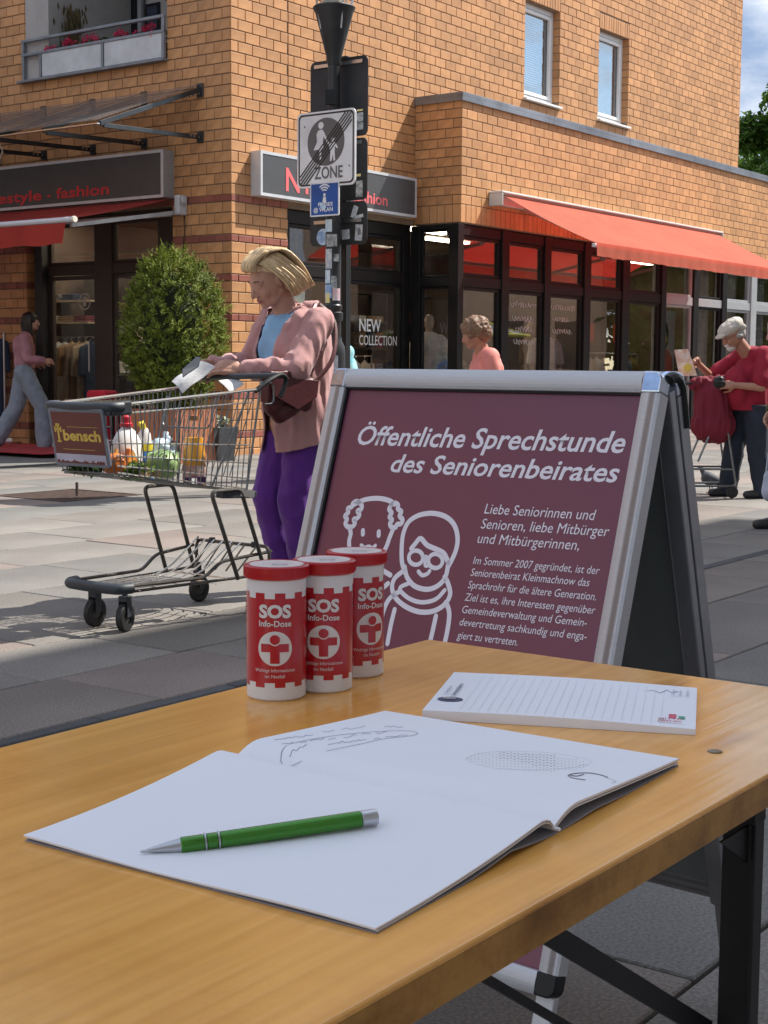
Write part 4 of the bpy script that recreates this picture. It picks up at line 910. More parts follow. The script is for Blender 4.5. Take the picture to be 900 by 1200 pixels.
def mannequin(lab, world, rz, mi, hat=False):
    t = thing('mannequin', lab, 'mannequin', world, rz)
    b = MB(); b.cap((0, 0, 1.02), (0, 0, 1.32), .15, .16, 16, .65, (1, 0, 0)); b.cap((0, 0, 1.36), (0, 0, 1.50), .055, .05); b.cap((0, -.15, 1.38), (0, .15, 1.38), .06, .06); b.ell((.01, 0, 1.62), (.09, .075, .115)); b.cap((0, 0, .9), (0, 0, 1.02), .16, .15, 16, .7, (1, 0, 0))
    for s in (-1, 1): b.cap((0, s*.2, 1.34), (.02, s*.25, 1.08), .05, .042); b.cap((.02, s*.25, 1.08), (.1, s*.2, .86), .04, .03)
    blob('body', b, mat('mannequin_tan', (.45, .33, .24), rough=.5), t, .015)
    g = MB(); g.cap((0, 0, .85), (0, 0, 1.32), .19, .185, 16, .7, (1, 0, 0)); g.cap((0, -.16, 1.37), (0, .16, 1.37), .08, .08)
    for s in (-1, 1): g.cap((0, s*.2, 1.34), (.02, s*.25, 1.10), .07, .06)
    blob('top', g, gms[mi], t, .015, fold=.01)
    q = MB(); q.lathe([(0, 0), (.18, 0), (.17, .02), (.02, .03), (.02, .85), (0, .85)], 20); q.build('stand', m_steel, t, smooth=True)
    if hat: q = MB(); q.ell((-.01, 0, 1.68), (.10, .09, .075)); q.ell((.1, 0, 1.665), (.08, .075, .012)); q.build('cap', m_black, t, smooth=True)
for nm_, pts_ in (('NEW', 0),): pass
mannequin('mannequin in a white top and dark cap behind the third bay window', bw(6.85, -.25, .05), YAW-2.2, 5, True)
mannequin('mannequin in a brown top behind the third bay window right side', bw(7.5, .4, .05), YAW-1.6, 2)
mannequin('mannequin in a cream top behind the narrow side window of the bay', bw(4.05, -.02, .05), YAW-2.6, 1)
hyd = thing('hydrangea', 'blue and white hydrangea bouquet in a white pot behind the narrow side window', 'flowers', bw(3.98, -.42, .05), YAW)
q = MB(); q.lathe([(0, 0), (.13, 0), (.15, .85), (.13, .85), (0, .8)], 24); q.build('pot', m_white, hyd, smooth=True)
for c, m in (((-.03, .06, .98), mat('hydrangea_blue', (.15, .35, .8), rnd=.3)), ((.08, -.13, 1.0), mat('hydrangea_white', (.6, .62, .5), rnd=.2))):
    q = MB(); leafcloud(q, 260, c, (.13, .13, .11), .035, shell=.6, seed=8); q.build('bloom', m, hyd, fixn=False)
rail('clothes rail behind the sixth bay window', bw(9.3, -.1, .05), YAW, 1.9, 1.25)
for k in range(7): garment('%s garment, %s from the left on the rail behind the dark bay window' % (dn_[(k*4+1) % 9], ['first', 'second', 'third', 'fourth', 'fifth', 'sixth', 'seventh'][k]), bw(8.55+k*.25, -.1, 1.21), YAW+1.0, (k*4+1) % 9, .6, 'garments on the rail behind the bay')
for k, x in enumerate((8.0, 9.1)):
    q = MB(); q.box(-.22, .22, -.005, .005, -.15, .15); q.xf(Matrix.Translation(bw(x, -.35, 1.62)) @ Matrix.Rotation(YAW, 4, 'Z')); o = q.build('board', mat('orange_board', (.75, .13, .03), rough=.6)); 
    t = thing('sale_board', 'orange sale board hanging in the bay window, the %s one' % ('left' if k == 0 else 'right'), 'sign', bw(x, -.35, 1.62), YAW); o.parent = t; o.matrix_parent_inverse = t.matrix_basis.inverted()
    text('%', 'lettering', mat('yellow_letter', (.8, .55, .1)), t, frameM((-.1, -.0065, -.1), X_, Z_), height=.2, bold=.02)
po = thing('poster', 'tall poster of a dark haired woman in a red top in the bay window', 'poster', bw(10.55, -PB+.30, 1.2), YAW)
q = MB(); q.box(-.42, .42, -.005, .005, -.8, .85); q.build('sheet', mat('poster_pale', (.42, .46, .46), rough=.5), po)
poly([(.16*cos(t*pi/10)+.02, .24*sin(t*pi/10)+.42) for t in range(20)], 0, .001, m_black, po, 'hair', frameM((0, -.0062, 0), X_, Z_))
poly([(.075*cos(t*pi/10)+.04, .11*sin(t*pi/10)+.36) for t in range(20)], 0, .001, mat('print_skin', (.35, .2, .14)), po, 'face', frameM((0, -.0076, 0), X_, Z_))
poly([(-.3, -.5), (.38, -.5), (.34, .05), (.12, .2), (-.02, .2), (-.24, .05)], 0, .001, mat('print_red', (.4, .1, .07)), po, 'red_top', frameM((0, -.0062, 0), X_, Z_))
# handwriting on bay glass
rg = random.Random(11); hw = thing('window_handwriting', 'looping handwritten lines in marker on the red tinted bay windows', 'handwriting', BC, YAW); mk = mat('white_marker', (.55, .55, .55))
for (x0, z0, wd, n) in ((5.1, 1.95, .75, 9), (5.15, 1.75, .6, 7), (5.25, 1.6, .5, 6), (6.25, 1.95, .75, 9), (6.3, 1.78, .5, 6), (5.2, 1.42, .6, 7), (6.3, 1.6, .6, 7)):
    scr = MB(); pts = [V((x0+wd*k/(n*4)+.02*cos(k*1.9), -PB+.062, z0+.035*sin(k*1.57+rg.random())*rg.uniform(.6, 1.4))) for k in range(n*4)]
    scr.tube(catmull(pts, 3), .005, 4); scr.build('written_line', mk, hw)
# tree grate with sapling stake
gt = thing('tree_grate', 'square iron tree grate in the sunny paving below the cart basket', 'grate', bw((GR0[0]+GR0[1])/2, (GR0[2]+GR0[3])/2, 0), YAW)
m_iron = mat('rusty_iron', (.16, .10, .075), base2=(.07, .06, .06), rough=.7, metal=.4, scale=18, bump=.001)
q = MB(); a = .42; e = .03
for s in (-1, 1): q.box(-a, a, s*a-(e if s > 0 else 0), s*a+(0 if s > 0 else e), -.03, .004); q.box(s*a-(e if s > 0 else 0), s*a+(0 if s > 0 else e), -a+e, a-e, -.03, .004)
q.build('rim', m_iron, gt)
q = MB(); n = 15
for k in range(n): c = -a+e+(k+.5)*(2*a-2*e)/n; q.box(-a+e, a-e, c-.009, c+.009, -.025, .0); q.box(c-.007, c+.007, -a+e, a-e, -.026, -.004)
q.build('bars', m_iron, gt)
q = MB(); q.tube([(0, -.1, -.03), (0, -.1, .11)], .012, 8); o = q; o.xf(Matrix.Translation(bw((GR0[0]+GR0[1])/2, (GR0[2]+GR0[3])/2, 0)) @ Matrix.Rotation(YAW, 4, 'Z')); tag(o.build('stake', m_iron, smooth=True), 'thin short iron stake standing in the tree grate', 'stake')
# ------------------------------------------------------------ beer table
ZT = H-.292                                     # table top height
TU1 = 1.296; TN0, TN1 = -.892, -.396            # end of the table along uR; its two long edges
def tw(u, n, z): return uR*u + nR*n + V((0, 0, z))     # table coordinates share the building axes
tbl = thing('beer_table', 'long varnished pine beer table with black folding legs in the foreground', 'table', tw(.2, -.644, 0), YAW)
TI = (Matrix.Translation(tw(.2, -.644, 0)) @ Matrix.Rotation(YAW, 4, 'Z')).inverted()
def tl(u, n, z): return TI @ tw(u, n, z)          # -> local: x along table, y = -n
m_pine = bpy.data.materials.new('varnished_pine'); m_pine.use_nodes = True
def pine(m, dark=1.0, sc=1.0):
    t = m.node_tree; N = t.nodes; K = t.links; b = N['Principled BSDF']
    co = N.new('ShaderNodeTexCoord'); ma = N.new('ShaderNodeMapping'); ma.inputs['Scale'].default_value = (.9, 9, 9); K.new(co.outputs['Object'], ma.inputs[0])
    n0 = N.new('ShaderNodeTexNoise'); n0.inputs['Scale'].default_value = 1.6; n0.inputs['Detail'].default_value = 3; n0.inputs['Distortion'].default_value = .6; K.new(ma.outputs[0], n0.inputs['Vector'])
    mu = N.new('ShaderNodeMath'); mu.operation = 'MULTIPLY'; mu.inputs[1].default_value = 7; K.new(n0.outputs['Fac'], mu.inputs[0])
    fr = N.new('ShaderNodeMath'); fr.operation = 'PINGPONG'; fr.inputs[1].default_value = .5; K.new(mu.outputs[0], fr.inputs[0])
    r = N.new('ShaderNodeValToRGB'); r.color_ramp.elements[0].position = 0; r.color_ramp.elements[1].position = .5
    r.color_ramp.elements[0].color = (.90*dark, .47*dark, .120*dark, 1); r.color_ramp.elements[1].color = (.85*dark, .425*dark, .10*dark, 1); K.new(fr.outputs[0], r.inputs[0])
    ma2 = N.new('ShaderNodeMapping'); ma2.inputs['Scale'].default_value = (2.2, 70, 70); K.new(co.outputs['Object'], ma2.inputs[0])
    n1 = N.new('ShaderNodeTexNoise'); n1.inputs['Scale'].default_value = 1.5; n1.inputs['Detail'].default_value = 5; K.new(ma2.outputs[0], n1.inputs['Vector'])
    r1 = N.new('ShaderNodeValToRGB'); r1.color_ramp.elements[0].position = .35; r1.color_ramp.elements[1].position = .62; r1.color_ramp.elements[0].color = (.89, .86, .82, 1); r1.color_ramp.elements[1].color = (1, 1, 1, 1); K.new(n1.outputs['Fac'], r1.inputs[0])
    mm = N.new('ShaderNodeMix'); mm.data_type = 'RGBA'; mm.blend_type = 'MULTIPLY'; mm.inputs[0].default_value = .9; K.new(r.outputs[0], mm.inputs[6]); K.new(r1.outputs[0], mm.inputs[7])
    # knots
    ma3 = N.new('ShaderNodeMapping'); ma3.inputs['Scale'].default_value = (2.2, 6.5, 6.5); ma3.inputs['Location'].default_value = (.37, .2, 0); K.new(co.outputs['Object'], ma3.inputs[0])
    vo = N.new('ShaderNodeTexVoronoi'); vo.inputs['Scale'].default_value = 1.25; K.new(ma3.outputs[0], vo.inputs['Vector'])
    r2 = N.new('ShaderNodeValToRGB'); r2.color_ramp.elements[0].position = .03; r2.color_ramp.elements[1].position = .16; r2.color_ramp.elements[0].color = (.42, .28, .18, 1); r2.color_ramp.elements[1].color = (1, 1, 1, 1); K.new(vo.outputs['Distance'], r2.inputs[0])
    m4 = N.new('ShaderNodeMix'); m4.data_type = 'RGBA'; m4.blend_type = 'MULTIPLY'; m4.inputs[0].default_value = .75; K.new(mm.outputs[2], m4.inputs[6]); K.new(r2.outputs[0], m4.inputs[7])
    # smudges and wear
    n3 = N.new('ShaderNodeTexNoise'); n3.inputs['Scale'].default_value = 3.5; n3.inputs['Detail'].default_value = 9; n3.inputs['Roughness'].default_value = .7; K.new(co.outputs['Object'], n3.inputs['Vector'])
    mr = N.new('ShaderNodeMapRange'); mr.inputs['From Min'].default_value = .3; mr.inputs['From Max'].default_value = .75; mr.inputs['To Min'].default_value = .10; mr.inputs['To Max'].default_value = .26; K.new(n3.outputs['Fac'], mr.inputs['Value'])
    n6 = N.new('ShaderNodeTexNoise'); n6.inputs['Scale'].default_value = 5.5; n6.inputs['Detail'].default_value = 10; n6.inputs['Roughness'].default_value = .75; K.new(co.outputs['Object'], n6.inputs['Vector'])
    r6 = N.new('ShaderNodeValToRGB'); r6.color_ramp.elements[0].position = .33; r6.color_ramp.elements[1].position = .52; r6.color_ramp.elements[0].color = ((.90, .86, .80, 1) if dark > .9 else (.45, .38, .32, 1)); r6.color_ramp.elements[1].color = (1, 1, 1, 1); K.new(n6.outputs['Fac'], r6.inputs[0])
    m6 = N.new('ShaderNodeMix'); m6.data_type = 'RGBA'; m6.blend_type = 'MULTIPLY'; m6.inputs[0].default_value = 1; K.new(m4.outputs[2], m6.inputs[6]); K.new(r6.outputs[0], m6.inputs[7])
    K.new(mr.outputs[0], b.inputs['Roughness']); K.new(m6.outputs[2], b.inputs['Base Color'])
    bp_ = N.new('ShaderNodeBump'); bp_.inputs['Distance'].default_value = .0003; K.new(n1.outputs['Fac'], bp_.inputs['Height']); K.new(bp_.outputs[0], b.inputs['Normal'])
pine(m_pine); m_pshade = bpy.data.materials.new('shaded_pine_edge'); m_pshade.use_nodes = True; pine(m_pshade, .62)  # second pine is darker: side shade put into the colour, plus knots and grime
UB = -1.0
q = MB(); q.box(UB-.2, TU1-.2, min(-TN0-.644, -TN1-.644), max(-TN0-.644, -TN1-.644), ZT-.026, ZT); q.build('tabletop', m_pine, tbl, bevel=.0022, seg=3)
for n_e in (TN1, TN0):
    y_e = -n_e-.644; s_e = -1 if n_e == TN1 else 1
    q = MB(); q.box(UB-.19, TU1-.203, *sorted((y_e+s_e*.0001, y_e+s_e*.0012)), ZT-.0238, ZT-.0022); q.build('edge_shade_strip', m_pshade, tbl)  # thin strip carrying the painted shade of the long sides
m_tsteel = mat('black_leg_steel', (.014, .014, .016), rough=.42, var=.15, bump=.0002, bscale=150)
UL_ = 1.027
def leg(n0):
    q = MB(); a = tl(UL_, n0, .0)
    q.box(a.x-.001, a.x+.016, a.y-.020, a.y-.0165, 0, ZT-.03); q.box(a.x+.0125, a.x+.016, a.y-.0160, a.y+.012, 0, ZT-.03)
    q.build('leg', m_tsteel, tbl, bevel=.001)
leg(-.43); leg(-.85)
q = MB(); a = tl(UL_, -.41, 0); b = tl(UL_, -.87, 0)
q.box(a.x-.003, a.x+.018, min(a.y, b.y), max(a.y, b.y), ZT-.045, ZT-.0275); q.build('crossbar', m_tsteel, tbl, bevel=.001)
for n_ in (-.43, -.85):
    q = MB(); c = tl(UL_, n_, 0); q.add([(c.x-.05, c.y-.012, ZT-.046), (c.x, c.y-.012, ZT-.046), (c.x, c.y-.012, ZT-.075), (c.x-.05, c.y-.014, ZT-.046), (c.x, c.y-.014, ZT-.046), (c.x, c.y-.014, ZT-.075)], [(0, 1, 2), (5, 4, 3), (0, 1, 4, 3), (1, 2, 5, 4), (2, 0, 3, 5)]); q.build('gusset', m_tsteel, tbl)
q = MB(); q.bar(tl(UL_+.005, -.445, .560), tl(.735, -.445, ZT-.030), .003, .015, up=V((0, 0, 1))); q.build('brace', m_tsteel, tbl)
q = MB(); q.bar(tl(UL_+.005, -.475, .505), tl(.70, -.475, ZT-.050), .004, .006); q.build('brace', m_tsteel, tbl)
q = MB(); q.tube([tl(UL_, -.60, .44), tl(.58, -.60, ZT-.04)], .0045, 8); q.build('brace', m_tsteel, tbl, smooth=True)
q = MB(); q.box(*sorted((tl(.68, -.43, 0).x, tl(.72, -.43, 0).x)), *sorted((tl(.7, -.43, 0).y, tl(.7, -.86, 0).y)), ZT-.034, ZT-.0265); q.build('brace', m_tsteel, tbl)
q = MB(); q.tube([tl(UL_+.008, -.43, .12), tl(UL_+.008, -.85, .12)], .008, 8); q.build('brace', m_tsteel, tbl, smooth=True)
hp = onz(838, 881, ZT); hl = TI @ hp
q = MB(); q.lathe([(0, .0004), (.0045, .0006), (.0052, .0008), (.0058, .0002)], 20, (hl.x, hl.y, ZT)); q.build('rivet', mat('dull_brass', (.22, .17, .11), rough=.4, metal=.8), tbl, smooth=True)

# ------------------------------------------------------------ cylindrical info tins
m_tinred = mat('tin_red', (.44, .006, .016), rough=.28, var=.03, coat=.3); m_lidred = mat('lid_red', (.47, .008, .014), rough=.33, var=.03)
m_tinwhite = mat('tin_white', (.74, .74, .76), rough=.3, var=.02)
m_labwhite = mat('label_white', (.72, .70, .71), rough=.35, var=.02)
def wrap(o, r, z0=0, a0=0):
    """bend flat lettering (x across, y up) onto the tin's side, centred on angle a0"""
    for v in o.data.vertices:
        x, y = v.co.x, v.co.y; t = a0 + x/r; rr = r + v.co.z; v.co = V((rr*sin(t), -rr*cos(t), y+z0))
def grid(q, x0, x1, y0, y1, dz, n=10):
    k = len(q.v); q.v += [V((x0+(x1-x0)*i/n, y0+(y1-y0)*j, dz)) for i in range(n+1) for j in (0, 1)]; q.f += [(k+2*i, k+2*i+2, k+2*i+3, k+2*i+1) for i in range(n)]
def disc(q, cx, cy, r, dz, n=40, m=7):
    k = len(q.v); q.v += [V((cx+r*(i+.02)/(m+.02)*cos(2*pi*j/n), cy+r*(i+.02)/(m+.02)*sin(2*pi*j/n), dz)) for i in range(m+1) for j in range(n)]; q.f += [(k+i*n+j, k+(i+1)*n+j, k+(i+1)*n+(j+1) % n, k+i*n+(j+1) % n) for i in range(m) for j in range(n)]; q.f.append(tuple(k+j for j in range(n)))
def bent(name, q, m, parent, r, z0, a0):
    o = link(name, q.mesh(name), m, parent); wrap(o, r, z0, a0); return o
def tin(lab, px, base_px, turn):
    P = onz(px, base_px, ZT); t = thing('info_tin', lab, 'tin', P, 0, 'three red and white info tins')
    face = atan2(P.x, P.y); R0 = .0262; Ht = .118
    t.rotation_euler = (0, 0, -face+radians(turn))
    q = MB(); q.lathe([(0, 0), (R0-.002, 0), (R0, .002), (R0, Ht-.012), (R0-.001, Ht-.011)], 56); q.build('body', m_tinwhite, t, smooth=True)
    # red label sleeve with toothed edges
    n = 18; vs = []; fs = []; sub = 4; mid = .055
    for k in range(n*sub+1):
        a = 2*pi*k/(n*sub); up = ((k//sub) % 2)
        for z in (.0150+(.0045 if up else 0), .096-(.0045 if up else 0)): vs.append((R0*1.006*sin(a), -R0*1.006*cos(a), z))
    ring = []
    for k in range(n*sub):
        a, b = 2*pi*k/(n*sub), 2*pi*(k+1)/(n*sub); up = ((k//sub) % 2); z0 = .0125+(.0042 if up else 0); z1 = .0955-(.005 if up else 0); i = len(ring)
        for (t_, z) in ((a, z0), (b, z0), (b, z1), (a, z1)): ring.append((R0*1.008*sin(t_), -R0*1.008*cos(t_), z))
        fs.append((i, i+1, i+2, i+3))
    q = MB(); q.add(ring, fs); me = q.mesh('label'); bm = bmesh.new(); bm.from_mesh(me); bmesh.ops.remove_doubles(bm, verts=bm.verts, dist=1e-6); bm.to_mesh(me); bm.free(); link('label', me, m_tinred, t, smooth='full')
    q = MB(); q.lathe([(0, Ht-.011), (R0+.0022, Ht-.011), (R0+.0026, Ht-.010), (R0+.0026, Ht-.001), (R0+.0016, Ht), (R0+.0004, Ht+.0004), (R0-.0008, Ht-.0006), (0, Ht-.0006)], 64); q.build('lid', m_lidred, t, smooth=True)
    q = MB()
    for k in range(72): a = 2*pi*k/72; q.box(-.00025, .00025, -.0003, .0003, Ht-.0095, Ht-.0015, R=Matrix.Rotation(a, 3, 'Z'), c=((R0+.0026)*sin(a)*1, -(R0+.0026)*cos(a), 0))
    q.build('lid_grip', m_lidred, t, kind='stuff')
    q = MB(); q.lathe([(0, .0001), (R0-.0022, .0001), (R0-.0022, -.0002)], 56, (0, 0, Ht)); q.build('lid_sticker', m_labwhite, t, smooth=True)
    navy = mat('print_navy', (.03, .05, .14), rough=.5)
    RZ = Matrix.Rotation(radians(-turn), 4, 'Z')
    text('SOS', 'lettering', navy, t, RZ @ frameM((-.004, -.014, Ht+.0003), X_, (0, 1, 0)), width=.014, height=.004, bold=.03)
    text('Wichtige Informationen', 'lettering', navy, t, RZ @ frameM((-.012, -.006, Ht+.0003), X_, (0, 1, 0)), width=.026, height=.0028)
    text('im Notfall', 'lettering', navy, t, RZ @ frameM((-.002, .002, Ht+.0003), X_, (0, 1, 0)), width=.014, height=.0028)
    rl_ = R0*1.008
    for a0 in (0, 2*pi/3, -2*pi/3):
        o = text('SOS', 'lettering', m_labwhite, t, Matrix.Identity(4), width=.0280, height=.0112, bold=.045, align='CENTER'); wrap(o, rl_, .0745, a0)
        o = text('Info-Dose', 'lettering', m_labwhite, t, Matrix.Identity(4), width=.0285, height=.0054, bold=.02, align='CENTER'); wrap(o, rl_, .0665, a0)
        for s_, z_, w_ in (('Wichtige Informationen', .0265, .036), ('im Notfall', .0212, .017)):
            o = text(s_, 'lettering', m_labwhite, t, Matrix.Identity(4), width=w_, height=.0032, align='CENTER'); wrap(o, rl_, z_, a0)
        q = MB(); disc(q, 0, 0, .0152, .0003); bent('emblem_disc', q, m_labwhite, t, rl_, .0470, a0)
        q = MB(); grid(q, -.0041, .0041, -.0130, -.0030, .0006); grid(q, -.0122, .0122, -.0030, .0042, .0006, 20); bent('emblem_cross', q, m_tinred, t, rl_, .0470, a0)
        q = MB(); disc(q, 0, .0080, .0054, .0009, 28, 3); bent('emblem_ring', q, m_labwhite, t, rl_, .0470, a0)
        q = MB(); disc(q, 0, .0080, .0043, .0012, 28, 3); bent('emblem_head', q, m_tinred, t, rl_, .0470, a0)
    return t
tin('front left red and white SOS tin on the table edge, nearest the camera', 324, 815, -3)
tin('middle red and white SOS tin, between the other two tins', 379, 806, 0)
tin('rear right red and white SOS tin, its emblem turned to the right', 417, 789, 34)

# ------------------------------------------------------------ notepad
m_paper = mat('paper', (.87, .89, .95), rough=.75, var=.015, scale=3); m_papedge = mat('paper_edge', (.74, .75, .80), rough=.85, var=.06, scale=200, stretch=(.02, .02, 1))
m_line = mat('rule_grey', (.72, .74, .80), rough=.8); m_navy = mat('print_navy', (.03, .05, .14)); m_ink = mat('pencil_ink', (.30, .30, .44), rough=.7)
pc = [onz(x, y, ZT+.008) for x, y in ((495, 832), (541, 789), (827, 800), (812, 855))]
po_ = pc[0]; px_ = ((pc[3]-pc[0])+(pc[2]-pc[1])).normalized(); LX = .222; LY = .158
nzv = V((0, 0, 1)); py_ = nzv.cross(px_)
Mn = frameM(V((po_.x, po_.y, ZT)), px_, py_)
pad = thing('notepad', 'ruled white notepad lying at the far end of the table', 'notepad', V((po_.x, po_.y, ZT)), atan2(px_.y, px_.x))
q = MB(); n = 30; vs = []
def pz(u): return .0078 + .0016*sin(u*pi*1.25+.3)*(.3+u) - .001*u
for k in range(n+1):
    u = k/n; z = pz(u)
    for (y, zz) in ((0, 0.0002), (LY, .0002), (LY, z), (0, z)): vs.append((u*LX, y+.012*u*0, zz))
fs = [(4*k+j, 4*k+(j+1) % 4, 4*k+4+(j+1) % 4, 4*k+4+j) for k in range(n) for j in range(4)]+[(3, 2, 1, 0), (4*n, 4*n+1, 4*n+2, 4*n+3)]
q.add(vs, fs); q.build('pages', m_paper, pad, smooth=True)
q = MB()
for k in range(22):
    x = .03+k*.0078; z = pz(x/LX)+.0002; q.add([(x, .006, z), (x+.0004, .006, z), (x+.0004, LY-.012, z), (x, LY-.012, z)], [(0, 1, 2, 3)])
q.build('ruled_lines', m_line, pad, kind='stuff')
def pf(x, y): return frameM((x, y, pz(x/LX)+.0005), (0, 1, 0), (-1, 0, 0))
MT_ = lambda x, y: Matrix.Translation((x, y, pz(x/LX)+.0005)) @ Matrix.Rotation(-pi/2, 4, 'Z')
q = MB(); q.prism([(.016+.011*cos(2*pi*k/24), .043+.0085*sin(2*pi*k/24)) for k in range(24)], pz(.1)+.0003, pz(.1)+.0006); q.build('logo', m_navy, pad)
MTL = lambda x, y: Matrix.Translation((x, y, pz(x/LX)+.0008)) @ Matrix.Rotation(pi/2*.0+pi/2, 4, 'Z')
text('SBR', 'lettering', m_labwhite, pad, Matrix.Translation((.010, .040, pz(.1)+.0009)), height=.005, bold=.02)
text('Gemeinde', 'lettering', m_ink, pad, MTL(.010, .062), width=.03, height=.0035); text('Seniorenbeirat', 'lettering', m_navy, pad, MTL(.018, .055), width=.048, height=.0042, bold=.02)
m_pr = mat('print_redpink', (.65, .08, .15)); m_pg = mat('print_green', (.08, .35, .22))
q = MB(); q.box(.200, .206, .030, .044, pz(.92)+.0003, pz(.92)+.0006); q.build('logo', m_pr, pad); q = MB(); q.box(.208, .213, .030, .038, pz(.92)+.0003, pz(.92)+.0006); q.build('logo', m_pg, pad)
text('MITTE', 'lettering', m_pr, pad, Matrix.Translation((.192, .021, pz(.9)+.0006)), width=.018, height=.0042, bold=.02); text('FREUN', 'lettering', m_pr, pad, Matrix.Translation((.192, .013, pz(.9)+.0006)), width=.018, height=.0042, bold=.02)
q = MB(); q.tube([(x, y, pz(.88)+.0006) for x, y in ((.176, .125), (.184, .130), (.190, .122), (.196, .136), (.200, .126), (.206, .132))], .0003, 4); q.build('bird_mark', m_ink, pad)
for k in range(3): text(['Die Taube', 'Kleiner', 'Verein'][k], 'lettering', m_ink, pad, MTL(.203+k*.006, .112), width=.024, height=.003)

# ------------------------------------------------------------ open notebook
nb0 = onz(440, 1091, ZT+.002); T_ = V((.557, .830, 0))
NB = thing('notebook', 'open blank white notebook with handwriting on its far page', 'notebook', V((nb0.x, nb0.y, ZT)), atan2(T_.y, T_.x))
# local x = across the pages (towards the far page), local y = along the spine
SP = .199; LS = .261
def nh(x, y, cover=False):                  # page surface height above the table
    e = .75+.25*(y/LS)
    if x < SP:
        u = x/SP; hmp = (.016*(u**2.0))*e; hmp *= 1-max(0, (u-.90)/.10)**2*.62; return .0035+hmp+.0008*sin(y*30)
    u = (x-SP)/SP; rise = min(1, u/.17); return .0055+(.0125*e)*sin(rise*pi/2)*(1-u)**1.1*(1 if u > .17 else 1)+.0008*(1-u)
def page(name, x0, x1, m, off=0, th=.0006, nx=36, ny=14, hfn=nh):
    q = MB(); vs = []
    for i in range(nx+1):
        for j in range(ny+1):
            x = x0+(x1-x0)*i/nx; y = LS*j/ny; vs.append((x, y, hfn(x, y)+off))
    k = len(vs); vs += [(x, y, z-th) for x, y, z in vs]; W = ny+1
    fs = [(i*W+j, (i+1)*W+j, (i+1)*W+j+1, i*W+j+1) for i in range(nx) for j in range(ny)]
    fs += [tuple(k+a for a in reversed(f)) for f in fs]
    bd = [i*W for i in range(nx+1)]+[nx*W+j for j in range(1, ny+1)]+[i*W+ny for i in range(nx-1, -1, -1)]+[j for j in range(ny-1, 0, -1)]
    fs += [(bd[i], bd[(i+1) % len(bd)], bd[(i+1) % len(bd)]+k, bd[i]+k) for i in range(len(bd))]
    return q.add(vs, fs).build(name, m, NB, smooth=True, fixn=True)
page('left_page', .000, SP, m_paper, 0, .0010)
page('left_page', .002, SP, m_papedge, -.0017, .0008)
page('right_page', SP+.0005, 2*SP, m_paper, 0, .0016)
page('right_page', SP+.0005, 2*SP-.002, m_papedge, -.0024, .0010)
def cov(x, y):
    base = .0009
    if x < SP: u = x/SP; return base + .0045*max(0, 1-abs(u-.72)/.3)**1.5
    u = (x-SP)/SP; return base + .002*max(0, 1-abs(u-.3)/.3)**1.5
page('cover', .001, 2*SP-.001, mat('cover_grey', (.30, .31, .36), rough=.6), 0, .0007, hfn=cov)
q = MB(); q.tube([(SP, -.004, .0045), (SP, LS+.002, .0045)], .0012, 6); q.build('spine', m_paper, NB)
NI = (Matrix.Translation(V((nb0.x, nb0.y, ZT))) @ Matrix.Rotation(atan2(T_.y, T_.x), 4, 'Z')).inverted()
def npt(px, py):
    p = NI @ onz(px, py, ZT+.010); return p.x, p.y
rg = random.Random(21)
def stroke(mb, pts, r=.00028):
    pp = [npt(*p) for p in pts]; pp = [V((x, y, nh(x, y)+.0003)) for x, y in pp]; mb.tube(catmull(pp, 3), r, 4, flat=.5)
def word(mb, x, y, wpx, slope, h=3.2):
    n = max(3, int(wpx/3)); pts = []
    for k in range(n): f = k/(n-1); pts.append((x+wpx*f+(rg.uniform(-.8, .8)), y+slope*wpx*f + (h if k % 2 else 0)*rg.uniform(-.9, .5)))
    stroke(mb, pts)
for grp in (((322, 877, 44, -.22), (378, 861, 14, -.1), (401, 857, 26, -.2), (450, 851, 22, -.1)), ((330, 882, 14, -.1), (352, 879, 8, -.2)), ((364, 876, 16, -.35), (384, 873, 10, -.3), (402, 869, 16, -.25), (424, 863, 10, -.1), (440, 860, 14, -.15)), ((384, 880, 46, -.2), (438, 869, 8, -.1), (452, 865, 26, -.15))):
    q = MB()
    for (x, y, wpx, sl_) in grp: word(q, x, y, wpx, sl_, 3.0)
    q.build('handwriting', m_ink, NB, kind='stuff')
q = MB(); word(q, 340, 892, 18, -.45, 3.5); stroke(q, [(329, 893), (332, 886), (350, 878), (390, 867), (440, 858), (478, 855), (489, 858), (482, 862), (450, 868), (420, 878), (385, 889), (350, 896), (335, 897), (329, 893)]); q.build('handwriting', m_ink, NB, kind='stuff')
q = MB()
for i in range(34):
    for j in range(7):
        u = (i-16.5)/17; v = (j-3)/3.4
        if u*u+v*v > 1: continue
        x, y = npt(618+u*72, 893+v*12.5+u*1.5+(2 if i % 2 else 0)*.5); z = nh(x, y)+.00025
        dk = .0011 if v < .2+.3*sin(u*5) and abs(u) < .5 else .0007
        q.add([(x+dk*cos(a), y+dk*sin(a), z) for a in (0, pi/2, pi, 3*pi/2)], [(0, 1, 2, 3)])
q.build('grey_dots', mat('faint_grey', (.42, .43, .48), rough=.8), NB, kind='stuff')  # flat grey dots filling an oval
q = MB(); stroke(q, [(545+0, 893), (560, 884), (600, 879), (650, 880), (688, 887), (690, 893), (660, 901), (610, 905), (570, 903), (545, 893)], .00018); q.build('faint_outline', m_line, NB)
q = MB(); stroke(q, [(686, 916), (672, 914), (666, 910), (676, 907), (690, 906), (703, 908), (712, 911)], .0006); stroke(q, [(684, 908), (676, 911), (668, 910)], .0007); stroke(q, [(708, 910), (714, 913), (722, 917), (716, 919)], .00018); q.build('ink_mark', mat('grey_ink', (.22, .22, .25)), NB)

